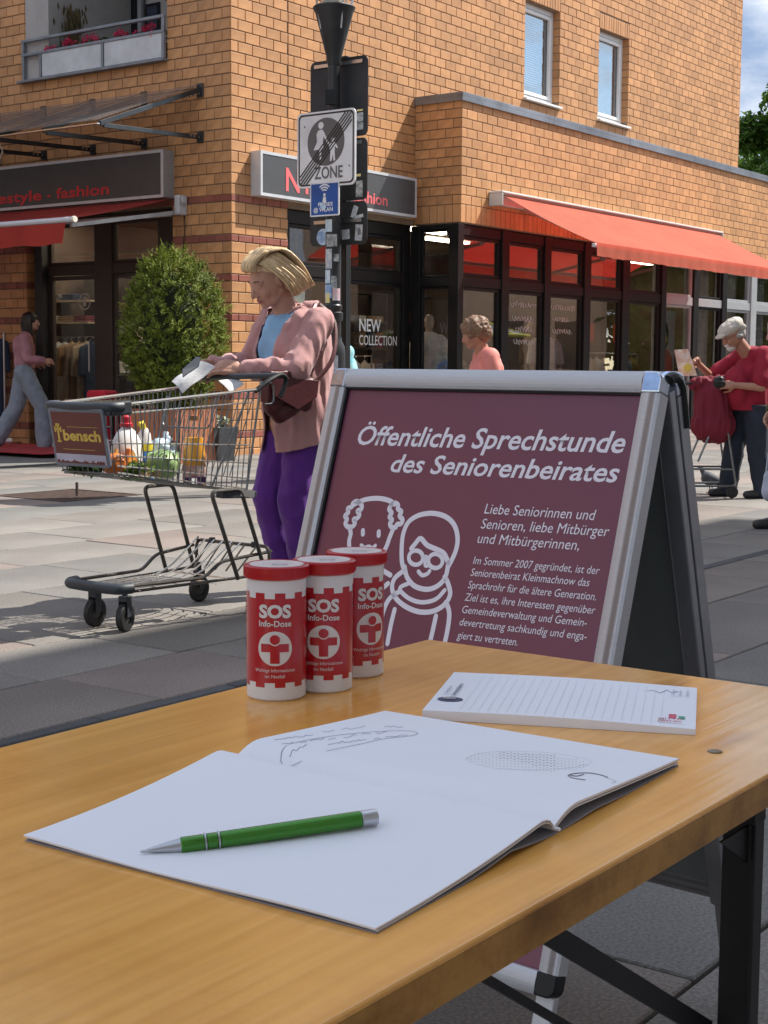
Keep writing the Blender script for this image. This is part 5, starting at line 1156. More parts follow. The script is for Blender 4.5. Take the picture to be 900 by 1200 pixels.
# ------------------------------------------------------------ ballpoint pen
m_green = mat('metallic_green', (.045, .22, .012), rough=.24, metal=.55, var=.03, coat=.5)
a = onz(164, 997, ZT+.014); b = onz(442, 956, ZT+.022)
# rest the pen on the paper
la = NI @ a; lb = NI @ b
RP = .0052
za = ZT+.012; zb = ZT+.016
for _ in range(6):
    la = NI @ onz(164, 998, za); za = ZT+nh(max(0, la.x), la.y)+.0016; lb = NI @ onz(442, 957, zb); zb = ZT+nh(lb.x, lb.y)+RP+.0006
la = NI @ onz(164, 998, za); lb = NI @ onz(442, 957, zb)

NW = NI.inverted(); a = NW @ la; b = NW @ lb; ln = (b-a).length
pen = thing('ballpoint_pen', 'metallic green ballpoint pen with silver tip lying on the notebook', 'pen', a, rot=(b-a).to_track_quat('Z', 'Y').to_euler())
LNP = ln
q = MB(); q.lathe([(.0004, 0), (.0009, .001), (.0011, .004), (.0014, .0045)], 20); q.build('refill_tip', m_steel, pen, smooth=True)
q = MB(); q.lathe([(.0012, .0045), (.0022, .010), (.0042, LNP*.155), (.0044, LNP*.165)], 32); q.build('nose_cone', m_steel, pen, smooth=True)
for (f0, f1, nm) in ((.165, .262, 'grip'), (.272, .318, 'ring_band'), (.328, .93, 'barrel')):
    q = MB(); q.lathe([(.0045, LNP*f0), (.0050, LNP*f0+.0006), (RP if f1 > .5 else .0050, LNP*f1-.0006), (.0047, LNP*f1)], 36); q.build(nm, m_green, pen, smooth=True)
for f0 in (.262, .318):
    q = MB(); q.lathe([(.0046, LNP*f0), (.0055, LNP*f0+.0003), (.0055, LNP*(f0+.010)-.0003), (.0046, LNP*(f0+.010))], 36); q.build('silver_ring', m_steel, pen, smooth=True)
q = MB(); q.lathe([(.0046, LNP*.93), (.0051, LNP*.93+.0005), (.0051, LNP*.992), (.0044, LNP), (0, LNP)], 36); q.build('end_cap', m_steel, pen, smooth=True)
q = MB(); q.lathe([(.0024, LNP), (.0024, LNP+.004), (.0018, LNP+.0046), (0, LNP+.0046)], 20) if False else q.lathe([(.0024, LNP-.001), (.0022, LNP+.0006), (0, LNP+.0006)], 20); q.build('push_button', m_black, pen, smooth=True)

# ------------------------------------------------------------ A-frame sign
wv = V((sin(radians(50.4)), -cos(radians(50.4)), 0)); nv = V((-cos(radians(50.4)), -sin(radians(50.4)), 0)); TH = radians(17)
q_ = ray(783, 438); TR = CAM + q_*(2.17/q_.y); WA = .64
upv = V((0, 0, 1))*cos(TH) - nv*sin(TH); outv = wv.cross(upv)           # outv points to the viewer side
if outv.dot(nv) < 0: outv = -outv
org = TR - wv*WA; org_g = V((org.x, org.y, 0))+wv*WA/2
af = thing('pavement_sign', 'A-frame pavement sign with burgundy poster in silver snap frame behind the table', 'pavement sign', org_g)
FM = Matrix((wv, upv, outv)).transposed().to_4x4(); FM.translation = org-org_g      # x right, y up (0 at top, negative down), z out
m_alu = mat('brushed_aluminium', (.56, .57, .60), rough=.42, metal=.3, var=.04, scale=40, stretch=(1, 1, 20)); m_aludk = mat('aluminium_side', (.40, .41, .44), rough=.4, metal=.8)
m_post_ = mat('burgundy_poster', (.185, .046, .084), rough=.32, var=.03, scale=1.2, coat=.12)
PW = .032
def profile(mb, x0, x1, y0, y1, horiz):                          # snap-frame rail with rounded face
    n = 7
    for k in range(n):
        t0, t1 = k/n, (k+1)/n; z = lambda t: .006+.010*sin(pi*(.12+.76*t))**.6
        if horiz: a, b = y0+(y1-y0)*t0, y0+(y1-y0)*t1; mb.add([(x0, a, -.012), (x1, a, -.012), (x1, b, -.012), (x0, b, -.012), (x0, a, z(t0)), (x1, a, z(t0)), (x1, b, z(t1)), (x0, b, z(t1))], [(3, 2, 1, 0), (4, 5, 6, 7), (0, 1, 5, 4), (2, 3, 7, 6), (0, 4, 7, 3), (1, 2, 6, 5)])
        else: a, b = x0+(x1-x0)*t0, x0+(x1-x0)*t1; mb.add([(a, y0, -.012), (b, y0, -.012), (b, y1, -.012), (a, y1, -.012), (a, y0, z(t0)), (b, y0, z(t1)), (b, y1, z(t1)), (a, y1, z(t0))], [(3, 2, 1, 0), (4, 5, 6, 7), (0, 1, 5, 4), (2, 3, 7, 6), (0, 4, 7, 3), (1, 2, 6, 5)])
FH = .90
def rails(M, parent, m):
    for (x0, x1, y0, y1, hz) in ((PW, WA-PW, -PW, 0, True), (PW, WA-PW, -FH, -FH+PW, True), (0, PW, -FH+PW+.001, -PW-.001, False), (WA-PW, WA, -FH+PW+.001, -PW-.001, False)):
        q = MB(); profile(q, x0, x1, y0, y1, hz); q.xf(M); me = q.mesh('frame_rail'); bm = bmesh.new(); bm.from_mesh(me); bmesh.ops.remove_doubles(bm, verts=bm.verts, dist=1e-5); bm.to_mesh(me); bm.free(); link('frame_rail', me, m, parent, smooth=True)
    for (x, y, mm) in ((0, 0, m_cc), (WA, 0, m_cc), (0, -FH, m_black), (WA, -FH, m_black)):
        q = MB(); sx = 1 if x == 0 else -1; sy = -1 if y == 0 else 1; n = 8; pts = [(x+sx*(PW+.001), y), (x+sx*(PW+.001), y+sy*(PW+.001)), (x, y+sy*(PW+.001))]
        arc = [(x+sx*.014*(1-sin(pi/2*k/n)), y+sy*.014*(1-cos(pi/2*k/n))) for k in range(n, -1, -1)]
        arc = [(x+sx*.014*(1-cos(pi/2*k/n)), y+sy*.014*(1-sin(pi/2*k/n))) for k in range(n+1)]
        po2 = pts+arc
        if sx*sy > 0: po2 = po2[::-1]
        q.prism(po2, -.0125, .0155); q.xf(M); q.build('corner_cap', mm, parent, bevel=.003, seg=3)
m_cc = mat('corner_chrome', (.55, .60, .70), rough=.13, metal=.9, var=.1, scale=60)
rails(FM, af, m_alu)
q = MB(); q.box(PW-.004, WA-PW+.004, -FH+PW-.004, -PW+.004, -.006, -.004); q.xf(FM); q.build('backing_sheet', m_white, af)
q = MB(); q.box(PW-.003, WA-PW+.003, -FH+PW-.003, -PW+.003, -.0035, .0015); q.xf(FM); q.build('poster', m_post_, af)
q = MB()
for (a, b, c, d) in ((PW-.003, PW+.004, -FH+PW, -PW), (WA-PW-.001, WA-PW+.002, -FH+PW, -PW), (PW, WA-PW, -PW-.003, -PW+.002)): q.box(a, b, c, d, .0016, .006)
q.xf(FM); q.build('gasket', m_black, af)
# legs of the front leaf, rear leaf mirrored about the hinge
for x in (.004, WA-.034):
    q = MB(); q.box(x, x+.030, -1.055, -FH+.0+.002, -.010, .004); q.xf(FM); q.build('leg', m_alu, af, bevel=.002)
hinge = -outv*.0
upb = V((0, 0, 1))*cos(radians(15.5)) + nv*sin(radians(15.5)); outb = -(wv.cross(upb)) if wv.cross(upb).dot(nv) > 0 else wv.cross(upb)
RBm = Matrix((-wv, upb, outb)).transposed().to_4x4(); RBm.translation = org+wv*WA - nv*.034 - org_g
m_panel = mat('rear_panel_dark', (.20, .23, .235), rough=.5, var=.1)
rails(RBm, af, m_aludk)
q = MB(); q.box(PW-.004, WA-PW+.004, -FH+PW-.004, -PW+.004, -.0115, .001); q.xf(RBm); q.build('rear_panel', m_panel, af)
q = MB(); q.box(.002, PW, -FH, -.02, -.030, -.0128); q.box(WA-PW, WA-.002, -FH, -.02, -.030, -.0128); q.xf(RBm); q.build('rear_edge_channel', m_aludk, af, bevel=.003)
for x in (.004, WA-.034):
    q = MB(); q.box(x, x+.030, -1.065, -FH+.002, -.014, .002); q.xf(RBm); q.build('leg', m_aludk, af, bevel=.002)
    q = MB(); q.box(x-.001, x+.031, -1.07, -1.05, -.015, .003); q.xf(RBm); q.build('foot', m_black, af)
q = MB(); q.box(PW-.004, WA-PW+.004, -FH+PW-.004, -PW+.004, -.0115, -.0065); q.xf(FM); q.build('front_back_panel', m_panel, af)
# black plastic hinge hoods at both ends
for e in (0, 1):
    q = MB(); c = org + wv*(WA*e+(-.004 if e else .004)) - org_g - V((0, 0, .010)); n = 10
    pts = [c-nv*(.006+.040*k/n)+V((0, 0, 1))*(.006*sin(pi*k/n)-.012*(k/n)**3) for k in range(n+1)]+[c-nv*.052-V((0, 0, .035)), c-nv*.060-V((0, 0, .07))]
    q.tube(pts, .0085, 10, flat=1.1, flatdir=wv); q.build('hinge_hood', m_black, af, smooth=True)
# locking stays between the leaves
for e in (0.03, .97):
    a = FM @ V((WA*e, -.545, -.014)); b = RBm @ V((WA*(1-e), -.545, -.032)); q = MB(); q.bar(a, a.lerp(b, .55), .003, .016); q.bar(a.lerp(b, .5)+V((0, 0, -.004))+wv*.004, b+V((0, 0, -.004))+wv*.004, .003, .016); q.build('stay', m_steel, af)
# poster print -------------------------------------------------------
m_wp = mat('poster_white', (.86, .82, .90), rough=.4, var=.01)
FWI = (Matrix.Translation(org_g) @ FM).inverted(); pn = (Matrix.Translation(org_g).to_3x3() @ outv)
def pxp(x, y):                                   # photo point -> poster plane coordinates
    d = ray(x, y); t = (org-CAM).dot(outv)/d.dot(outv); p = FWI @ (CAM+d*t); return p.x, p.y
def ptext(s, x0, y0, x1, y1, hpx, bold=0, shear=0):
    a = pxp(x0, y0); b = pxp(x1, y1); c = pxp(x0, y0-hpx); hgt = abs(c[1]-a[1])
    text(s, 'lettering', m_wp, af, FM @ frameM((a[0], a[1], .0018), (b[0]-a[0], b[1]-a[1], 0), (0, 1, 0)), width=sqrt((b[0]-a[0])**2+(b[1]-a[1])**2), height=hgt, bold=bold, shear=shear, extr=.0002)
ptext('Öffentliche Sprechstunde', 419, 521, 732, 531, 23, .016, .24)
ptext('des Seniorenbeirates', 458, 553, 725, 565.5, 22, .016, .24)
for s, x0, y0, x1, y1 in (('Liebe Seniorinnen und', 568, 602, 698, 610), ('Senioren, liebe Mitbürger', 564, 619.5, 714, 629), ('und Mitbürgerinnen,', 560, 636.5, 679, 645)): ptext(s, x0, y0, x1, y1, 12.5, 0, .16)
for s, x0, y0, x1, y1 in (('Im Sommer 2007 gegründet, ist der', 555, 661, 703, 673.5), ('Seniorenbeirat Kleinmachnow das', 552, 675, 691, 687.5), ('Sprachrohr für die ältere Generation.', 549, 689.5, 699, 704), ('Ziel ist es, ihre Interessen gegenüber', 545, 704, 698, 720), ('Gemeindeverwaltung und Gemein-', 542, 718.5, 688, 734.5), ('devertretung sachkundig und enga-', 539, 733, 688, 750.5), ('giert zu vertreten.', 536, 748.5, 607, 757)): ptext(s, x0, y0, x1, y1, 9.6, 0, .16)
def pline(pts, r=.0042, closed=False, k=5, name='drawn_line'):
    P = []
    for x, y in pts: a = pxp(340+x/2.045, 420+y/2.045); P.append(V((a[0], a[1], .0019)))
    P = catmull(P, k, closed); q = MB(); n = len(P); vs = []
    for i in range(n):
        d = (P[(i+1) % n if closed else min(i+1, n-1)]-P[i-1 if (closed or i) else 0]); d.normalize(); s = V((-d.y, d.x, 0))*r; vs += [P[i]-s, P[i]+s]
    m_ = n if closed else n-1
    q.add(vs, [(2*i, (2*i+2) % (2*n), (2*i+3) % (2*n), 2*i+1) for i in range(m_)])
    if not closed:
        for e in (P[0], P[-1]): q.add([e+V((r*cos(t), r*sin(t), .00002)) for t in [2*pi*j/10 for j in range(10)]], [tuple(range(10))])
    q.xf(FM); q.build(name, m_wp, af)
pline([(252, 350), (238, 341), (214, 336), (186, 338), (166, 345), (152, 352)])
pline([(166, 345), (173, 352), (172, 362), (163, 366), (168, 375), (162, 384), (154, 386), (157, 396), (150, 404), (140, 404), (134, 396), (138, 386), (133, 378), (141, 370), (140, 360), (150, 356), (152, 348), (160, 343), (166, 345)])
pline([(143, 404), (147, 420), (143, 440), (146, 470), (156, 490)])
pline([(244, 352), (252, 347), (260, 352), (260, 361), (268, 368), (264, 378), (271, 387), (267, 397), (258, 398), (254, 406), (245, 405), (241, 396), (246, 388), (240, 380), (245, 371), (239, 362), (244, 352)])
pline([(250, 406), (240, 430), (233, 450), (222, 470), (208, 482)])
pline([(176, 413), (176, 422)]); pline([(214, 416), (214, 425)]); pline([(172, 448), (180, 454), (190, 451), (198, 455), (206, 449)], .0032)
pline([(216, 504), (242, 520)]); pline([(214, 560), (236, 540)]); pline([(208, 482), (206, 510), (214, 560)])
pline([(278, 515), (270, 490), (269, 455), (273, 420), (286, 392), (312, 376), (345, 372), (376, 381), (396, 402), (403, 432), (399, 460), (388, 486), (380, 500)])
pline([(292, 456), (302, 444), (314, 432), (330, 448), (352, 458), (370, 468), (380, 488)])
pline([(276, 500), (282, 525), (300, 546), (330, 554), (356, 545), (374, 524), (381, 490)])
cc_ = [(303+17*cos(t*pi/7), 478+17*sin(t*pi/7)) for t in range(14)]; pline(cc_, .0036, True, 2)
cc_ = [(350+17*cos(t*pi/7), 486+17*sin(t*pi/7)) for t in range(14)]; pline(cc_, .0036, True, 2)
pline([(320, 480), (327, 476), (333, 483)], .0034); pline([(326, 478), (325, 496), (331, 498)], .003); pline([(309, 511), (318, 520), (330, 517), (336, 510)], .0034)
pline([(270, 512), (252, 528), (246, 550), (255, 575), (280, 596), (312, 608), (345, 606), (372, 590), (385, 566), (380, 540), (372, 524)])
pline([(285, 540), (264, 552), (284, 574), (316, 585), (350, 578), (372, 556)], .0036)
pline([(262, 560), (240, 576), (226, 604), (219, 640), (217, 690)]); pline([(375, 585), (383, 610), (379, 650), (368, 700)])
pline([(252, 602), (243, 640), (235, 684)]); pline([(351, 618), (344, 650), (336, 684)])
# ------------------------------------------------------------ shopping cart
def cw(a, s, z): return V((-1.095, 5.91, 0)) + uR*a + nR*s + V((0, 0, z))
cart = thing('shopping_cart', 'wire shopping cart full of groceries pushed by the woman in the pink cardigan', 'shopping cart', cw(.3, 0, 0), YAW)
CI = (Matrix.Translation(cw(.3, 0, 0)) @ Matrix.Rotation(YAW, 4, 'Z')).inverted()
def cl_(a, s, z): return CI @ cw(a, s, z)
m_wire = mat('basket_wire', (.20, .205, .21), rough=.35, metal=.85, var=.1, scale=30); m_chass = mat('chassis_tube', (.13, .12, .105), rough=.38, metal=.6, var=.2, scale=20)
m_plast = mat('dark_plastic', (.035, .042, .052), rough=.5, var=.1); m_tyre = mat('tyre', (.02, .02, .02), rough=.6, var=.2, scale=40)
m_bright = mat('bright_wire', (.82, .79, .72), rough=.22, metal=.95)  # paler metal; puts the top rail's white highlight into the colour
def ctube(name, lst, m=m_chass, r=.008, smooth_=5, n=8, kind=None, parent=None):
    q = MB()
    for pts in lst:
        P = [cl_(*p) for p in pts]; q.tube(P if not smooth_ or len(P) < 3 else roundp(P), r, n)
    return q.build(name, m, parent or cart, smooth=True, kind=kind)
def roundp(P, r=.035, k=5):
    out = [P[0]]
    for i in range(1, len(P)-1):
        a, b, c = P[i-1], P[i], P[i+1]; d1 = (a-b); d2 = (c-b); rr = min(r, d1.length*.45, d2.length*.45); p1 = b+d1.normalized()*rr; p2 = b+d2.normalized()*rr
        for j in range(k+1): t = j/k; out.append(p1*(1-t)**2+b*2*t*(1-t)+p2*t*t)
    out.append(P[-1]); return out
# wheels
def wheel(a, s, rz, lab=None):
    P = cl_(a, s, .060); q = MB(); R = Matrix.Rotation(rz, 3, 'Z') @ Matrix.Rotation(pi/2, 3, 'X')
    q.lathe([(.030, -.013), (.053, -.0145), (.059, -.010), (.060, 0), (.059, .010), (.053, .0145), (.030, .013)], 32, P, R); t = q.build('wheel', m_tyre, cart, smooth=True)
    q = MB(); q.lathe([(0, -.011), (.012, -.014), (.028, -.008), (.044, -.011), (.044, .011), (.028, .008), (.012, .014), (0, .011)], 28, P, R); q.build('hub', mat('hub_dark', (.045, .045, .045), rough=.5), t, smooth=True)
    q = MB(); zr = Matrix.Rotation(rz, 3, 'Z')
    for sd_ in (-1, 1): q.box(-.018, .018, sd_*.019-.002, sd_*.019+.002, 0, .085, R=zr, c=P)
    q.box(-.02, .02, -.019, .019, .062, .085, R=zr, c=P); q.tube([P+V((0, 0, .08)), P+V((0, 0, .12))], .012, 10); q.build('fork', m_plast, t, bevel=.003)
wheel(0, -.098, .12); wheel(-.005, .082, .3); wheel(.735, -.215, .05); wheel(.725, .205, .1)
q = MB(); pts = [cl_(-.02, -.185, .183), cl_(-.07, -.165, .183), cl_(-.085, -.1, .183), cl_(-.088, 0, .183), cl_(-.085, .07, .183), cl_(-.07, .12, .183), cl_(-.02, .135, .183)]
q.tube(catmull(pts, 4), .024, 12, flat=.95); q.build('front_bumper', m_plast, cart, smooth=True)
ctube('side_rail', [[(-.05, -.17, .19), (.36, -.195, .185), (.45, -.20, .245), (.70, -.215, .262)]], r=.0075)
ctube('side_rail', [[(-.05, .12, .19), (.36, .17, .185), (.45, .18, .245), (.74, .21, .262)]], r=.0075)
ctube('lower_rail', [[(-.05, -.15, .165), (.72, -.21, .165)], [(-.05, .11, .165), (.74, .205, .165)]], r=.0065)
ctube('rack_wires', [[(-.06, s, .172), (.40, s*1.2, .168), (.50, s*1.25, .20), (.66, s*1.3, .30)] for s in (-.12, -.08, -.04, 0, .04, .08)], m_bright, .0038, kind='stuff')
ctube('rack_cross_wires', [[(a, -.16, .165), (a, .13+.06*a, .165)] for a in (.03, .15, .27, .39, .52)], m_bright, .0035, kind='stuff')
ctube('rear_gate', [[(.72, -.215, .17), (.72, -.215, .285), (.72, .215, .285), (.72, .215, .17)]], r=.0075)
ctube('rear_gate_slats', [[(.715, s, .285), (.60, s*.9, .18)] for s in (-.13, -.06, .01, .08, .15)]+[[(.715, -.2, .30), (.69, -.2, .22)]], r=.004, kind='stuff')
ctube('gate_clips', [[(.72, -.12, .275), (.72, -.12, .30)], [(.72, .13, .275), (.72, .13, .30)]], m_plast, .014)
ctube('support_frame', [[(.527, -.215, .165), (.372, -.19, .545), (.545, -.19, .545), (.70, -.215, .165)]], r=.009)
ctube('support_frame', [[(.52, .215, .165), (.37, .20, .545), (.553, .20, .545), (.70, .215, .165)]], r=.009)
# basket geometry: top plane / bottom plane corners
TF, TBk = -.15, .62
def top(a, s): return .905+.057*(a-TF)/(TBk-TF)
def botz(a): return .635-.105*(a+.12)/(.74)
def shalf(a, lvl): return (.175+.055*(a-TF)/(TBk-TF))*(1-.12*(1-lvl))          # half width
def wp(a, side, f):                         # point on a side wall, f 0 bottom..1 top
    zb, zt = botz(a), top(a, 0); aa = a + (.045*(1-f) if a < 0 else (-.02*(1-f)))
    return (aa, side*shalf(a, f)-.012, zb+(zt-zb)*f)
for sd_, nm in ((-1, 'far'), (1, 'near')):
    n = 25; ctube('side_wires', [[wp(TF+.03+(TBk-TF-.03)*k/n, sd_, 0), wp(TF+.03+(TBk-TF-.03)*k/n, sd_, 1)] for k in range(n+1)], m_wire, .0023, 0, 6, kind='stuff')
    ctube('side_cross_wires', [[wp(TF+.01, sd_, f), wp(TBk, sd_, f)] for f in (.03, .13, .28, .46, .88)], m_bright if sd_ > 0 else m_wire, .0030, 0, 6, kind='stuff')
    ctube('top_rail', [[wp(TF+.02, sd_, 1.0), wp(TBk+.01, sd_, 1.0)]], m_bright, .0062, 0)
    ctube('corner_post', [[wp(TBk, sd_, 0), (TBk+.04, sd_*.235-.012, 1.0)]], m_wire, .005, 0)
    ctube('diagonal_brace', [[wp(TBk-.03, sd_, .98), wp(.42, sd_, .02)]], m_wire, .0045, 0)
ctube('front_wires', [[(TF+.045, s*.86-.012, botz(TF)), (TF, s-.012, .905)] for s in [-.17+.034*k for k in range(11)]], m_wire, .0023, 0, 6, kind='stuff')
ctube('front_cross_wires', [[(TF+.045*(1-f), -.175-.012+.02*(1-f), .635+.27*f), (TF+.045*(1-f), .175-.012-.02*(1-f), .635+.27*f)] for f in (.02, .2, .45, .7)], m_wire, .0028, 0, 6, kind='stuff')
ctube('floor_wires', [[(TF+.045, s*.9-.012, botz(TF)), (TBk, s*1.15-.012, botz(TBk))] for s in [-.165+.03*k for k in range(12)]], m_wire, .0026, 0, 6, kind='stuff')
ctube('floor_cross_wires', [[(a, -shalf(a, 0)-.012, botz(a)), (a, shalf(a, 0)-.012, botz(a))] for a in [TF+.06+.07*k for k in range(11)]], m_wire, .003, 0, 6, kind='stuff')
ctube('rear_flap_wires', [[(TBk-.12, s, .60), (TBk+.02, s*1.1, .955)] for s in [-.2+.035*k for k in range(12)]], m_wire, .0022, 0, 6, kind='stuff')
ctube('child_seat', [[(TBk-.13, -.16, .93), (TBk-.17, -.16, .80), (TBk-.17, .12, .80), (TBk-.13, .12, .93)], [(TBk-.2, -.1, .93), (TBk-.22, -.1, .70)], [(TBk-.2, -.02, .93), (TBk-.22, -.02, .70)]], m_wire, .004)
q = MB(); q.bar(cl_(TBk-.16, .165, botz(TBk)-.005), cl_(TBk+.02, .195, botz(TBk)-.012), .05, .03); q.build('floor_bracket', m_plast, cart, bevel=.004)
q = MB(); q.bar(cl_(TBk-.07, .20, botz(TBk)+.0), cl_(TBk+.0, .215, botz(TBk)-.01), .012, .03); q.build('floor_bracket_plate', m_bright, cart)
# plastic front cap, corner piece
q = MB(); q.tube(catmull([cl_(TF+.06, -.195, .90), cl_(TF+.0, -.185, .90), cl_(TF-.015, -.10, .898), cl_(TF-.015, .08, .898), cl_(TF, .165, .90), cl_(TF+.07, .178, .905), cl_(TF+.16, .185, .912)], 5), [.016]*30+[.012], 10, flat=1.2) if False else q.tube(catmull([cl_(TF+.06, -.195, .90), cl_(TF+.0, -.185, .90), cl_(TF-.015, -.10, .898), cl_(TF-.015, .08, .898), cl_(TF, .165, .90), cl_(TF+.05, .178, .903)], 5), .017, 10, flat=1.2)
q.build('front_cap', m_plast, cart, smooth=True)
q = MB(); q.bar(cl_(TF-.012, .10, .893), cl_(TF+.004, .168, .893), .03, .05); q.bar(cl_(TF+.0, .170, .893), cl_(TF+.09, .183, .90), .02, .052); q.build('corner_block', m_plast, cart, bevel=.006)
# handle
q = MB(); q.tube([cl_(.80, -.245, 1.01), cl_(.80, .215, 1.022)], .013, 12); q.build('handle', m_plast, cart, smooth=True)
ctube('handle_loop', [[(.63, .215, .955), (.70, .225, 1.0), (.79, .22, 1.03), (.84, .215, 1.01), (.80, .21, .93)]], m_black, .011, 3)
ctube('handle_loop', [[(.63, -.245, .955), (.70, -.25, 1.0), (.80, -.245, 1.015)]], m_black, .011, 3)
ctube('coin_lock_loop', [[(.72, .19, .99), (.78, .19, .99), (.78, .19, .90), (.72, .19, .90)]], m_wire, .004, 3)
# advertising board
A0 = cl_(TF-.028, -.166, .893); A1 = cl_(TF-.028, .145, .893); A2 = cl_(TF+.012, -.160, .665)
ax_ = (A1-A0).normalized(); ay_ = (A0-A2).normalized(); MA = frameM(A2, ax_, ay_); AW = (A1-A0).length; AH = (A0-A2).length
q = MB(); q.prism([(x+AW/2, y+AH/2) for x, y in rounded(AW/2, AH/2, .012)], -.009, .003); q.xf(MA); adb = q.build('advert_board', mat('board_rim', (.16, .18, .22), rough=.4), cart, bevel=.002)
q = MB(); q.box(.014, AW-.014, .012, AH-.014, .0032, .0042); q.xf(MA); q.build('advert_sheet', mat('advert_brown', (.125, .026, .022), rough=.4, var=.03), adb)
q = MB(); q.box(.014, AW-.014, .012, .050, .0044, .0050); q.xf(MA); q.build('advert_footer', mat('advert_pale', (.48, .46, .58), rough=.5), adb)
q = MB(); rg = random.Random(2); x = .016
while x < AW-.03: w_ = rg.uniform(.008, .018); h_ = rg.uniform(.006, .017); q.add([(x, .0125, .0053), (x+w_, .0125, .0053), (x+w_, .0125+h_*.6, .0053), (x+w_/2, .0125+h_, .0053), (x, .0125+h_*.6, .0053)], [(0, 1, 2, 3, 4)]); x += w_*.95
q.xf(MA); q.build('skyline_print', mat('advert_brown', (0, 0, 0)), adb, kind='stuff')
m_gold = mat('advert_gold', (.68, .46, .08), rough=.4)
text('bensch', 'lettering', m_gold, adb, MA @ Matrix.Translation((.072, .105, .0046)), width=AW-.10, height=.043, bold=.035)
q = MB()
for (x0, x1, y0, y1) in ((.040, .050, .098, .168), (.028, .062, .142, .152), (.034, .056, .160, .170), (.025, .033, .136, .158), (.057, .065, .136, .158), (.034, .056, .096, .102)): q.box(x0, x1, y0, y1, .0044, .0050)
q.xf(MA); q.build('cross_emblem', m_gold, adb)
q = MB(); q.box(.10, AW-.04, .158, .1595, .0044, .0049); q.box(.06, AW-.07, .068, .0695, .0044, .0049); q.xf(MA); q.build('advert_rule', m_gold, adb, kind='stuff')

# ------------------------------------------------------------ groceries
def groc(name, lab, cat, a, s, dz=0, rz=0): 
    return thing(name, lab, cat, cw(a, s, botz(a)+.004+dz), YAW+rz, 'groceries in the shopping cart')
m_milky = mat('milky_plastic', (.72, .68, .66), rough=.35, var=.03); m_redcap = mat('red_cap', (.6, .02, .04), rough=.35)
t = groc('detergent_bottle', 'white plastic bottle with red cap in the front of the cart', 'bottle', .09, .0)
q = MB(); n = 32
prof = [(.0, 0), (.052, .0), (.058, .012), (.060, .10), (.055, .145), (.036, .185), (.020, .200), (.019, .21)]
for (r, z) in prof: pass
q.lathe(prof, 32); q.v = [V((p.x*1.25, p.y*.8, p.z)) for p in q.v]; q.build('body', m_milky, t, smooth=True)
q = MB(); q.lathe([(.023, .205), (.026, .207), (.026, .218), (.020, .222), (.018, .245), (.010, .252), (0, .252)], 24); q.build('cap', m_redcap, t, smooth=True)
q = MB(); q.lathe([(.0605, .02), (.0612, .065)], 32); q.v = [V((p.x*1.25, p.y*.8, p.z)) for p in q.v]; q.build('label', m_redcap, t, smooth=True)
t = groc('spray_bottle', 'blue bottle with yellow collar and yellow nozzle beside the white bottle', 'bottle', .22, -.03)
q = MB(); q.lathe([(0, 0), (.036, 0), (.038, .01), (.036, .12), (.032, .125)], 24); q.build('body', mat('blue_plastic', (.04, .22, .6), rough=.35), t, smooth=True)
q = MB(); q.lathe([(.034, .118), (.038, .122), (.038, .148), (.030, .152)], 24); q.build('collar', mat('yellow_plastic', (.8, .62, .04), rough=.35), t, smooth=True)
q = MB(); q.lathe([(.030, .15), (.026, .19), (.012, .215)], 20); q.build('neck', m_milky, t, smooth=True); q = MB(); q.tube([(0, 0, .20), (-.015, 0, .235), (-.03, .0, .23)], [.012, .014, .009], 12); q.build('nozzle', mat('yellow_plastic', (0, 0, 0)), t, smooth=True)
t = groc('plastic_bag', 'crumpled pale blue translucent plastic bag in the middle of the cart', 'bag', .33, -.04)
q = MB(); q.ell((0, 0, .09), (.075, .06, .085), nu=24, nv=16); q.cap((.02, 0, .15), (.05, .02, .2), .02, .006)
blob('film', q, mat('bag_film', (.50, .62, .70), rough=.25, trans=.3, alpha=.8), t, .008, 1, fold=.018, fscale=(18, 18, 18))
t = groc('juice_bottle', 'large glass bottle of orange juice near the rear of the cart', 'bottle', .43, .05)
q = MB(); q.lathe([(0, .0), (.044, .0), (.047, .006), (.047, .13), (.040, .20), (.0, .205)], 32); q.build('juice', mat('orange_juice', (.90, .40, .03), rough=.2, coat=.5), t, smooth=True)
q = MB(); q.lathe([(.0485, .0), (.0485, .13), (.041, .20), (.020, .25), (.017, .285)], 32); q.build('glass', glass('bottle_glass', (.97, .97, .95), 1.35, .0), t, smooth=True)
q = MB(); q.lathe([(.0492, .015), (.0492, .085)], 32); q.build('label', mat('juice_label', (.68, .62, .55), base2=(.5, .08, .06), scale=28, rough=.5), t, smooth=True)
q = MB(); q.lathe([(.019, .272), (.019, .292), (0, .292)], 20); q.build('cap', mat('brown_cap', (.2, .1, .04)), t, smooth=True)
t = groc('cabbage', 'round pale green cabbage pressed against the near side of the cart', 'cabbage', .19, .105)
q = MB(); q.ell((0, 0, .066), (.064, .062, .064), nu=36, nv=24)
for k, p in enumerate(q.v): d = (p-V((0, 0, .066))).normalized(); q.v[k] = V((0, 0, .066))+d*(.064*(1+.05*noise.noise(d*4)-.03*abs(sin(atan2(d.y, d.x)*4+d.z*2))))
m_cab = mat('cabbage_green', (.42, .55, .24), base2=(.16, .30, .08), scale=9, rough=.5, bump=.002, bscale=30, stretch=(1, 1, .4)); q.build('head', m_cab, t, smooth='full')
for k in range(3):
    q = MB(); q.lathe([(.03, .09), (.064, .115), (.068, .07), (.05, .02)], 12, a0=k*2.1, a1=k*2.1+1.9); q.build('outer_leaf', m_cab, t, smooth='full')
t = groc('pumpkin', 'small orange pumpkin at the front behind the advertising board', 'pumpkin', -.03, .06)
q = MB(); q.ell((0, 0, .045), (.055, .055, .045), nu=40, nv=16)
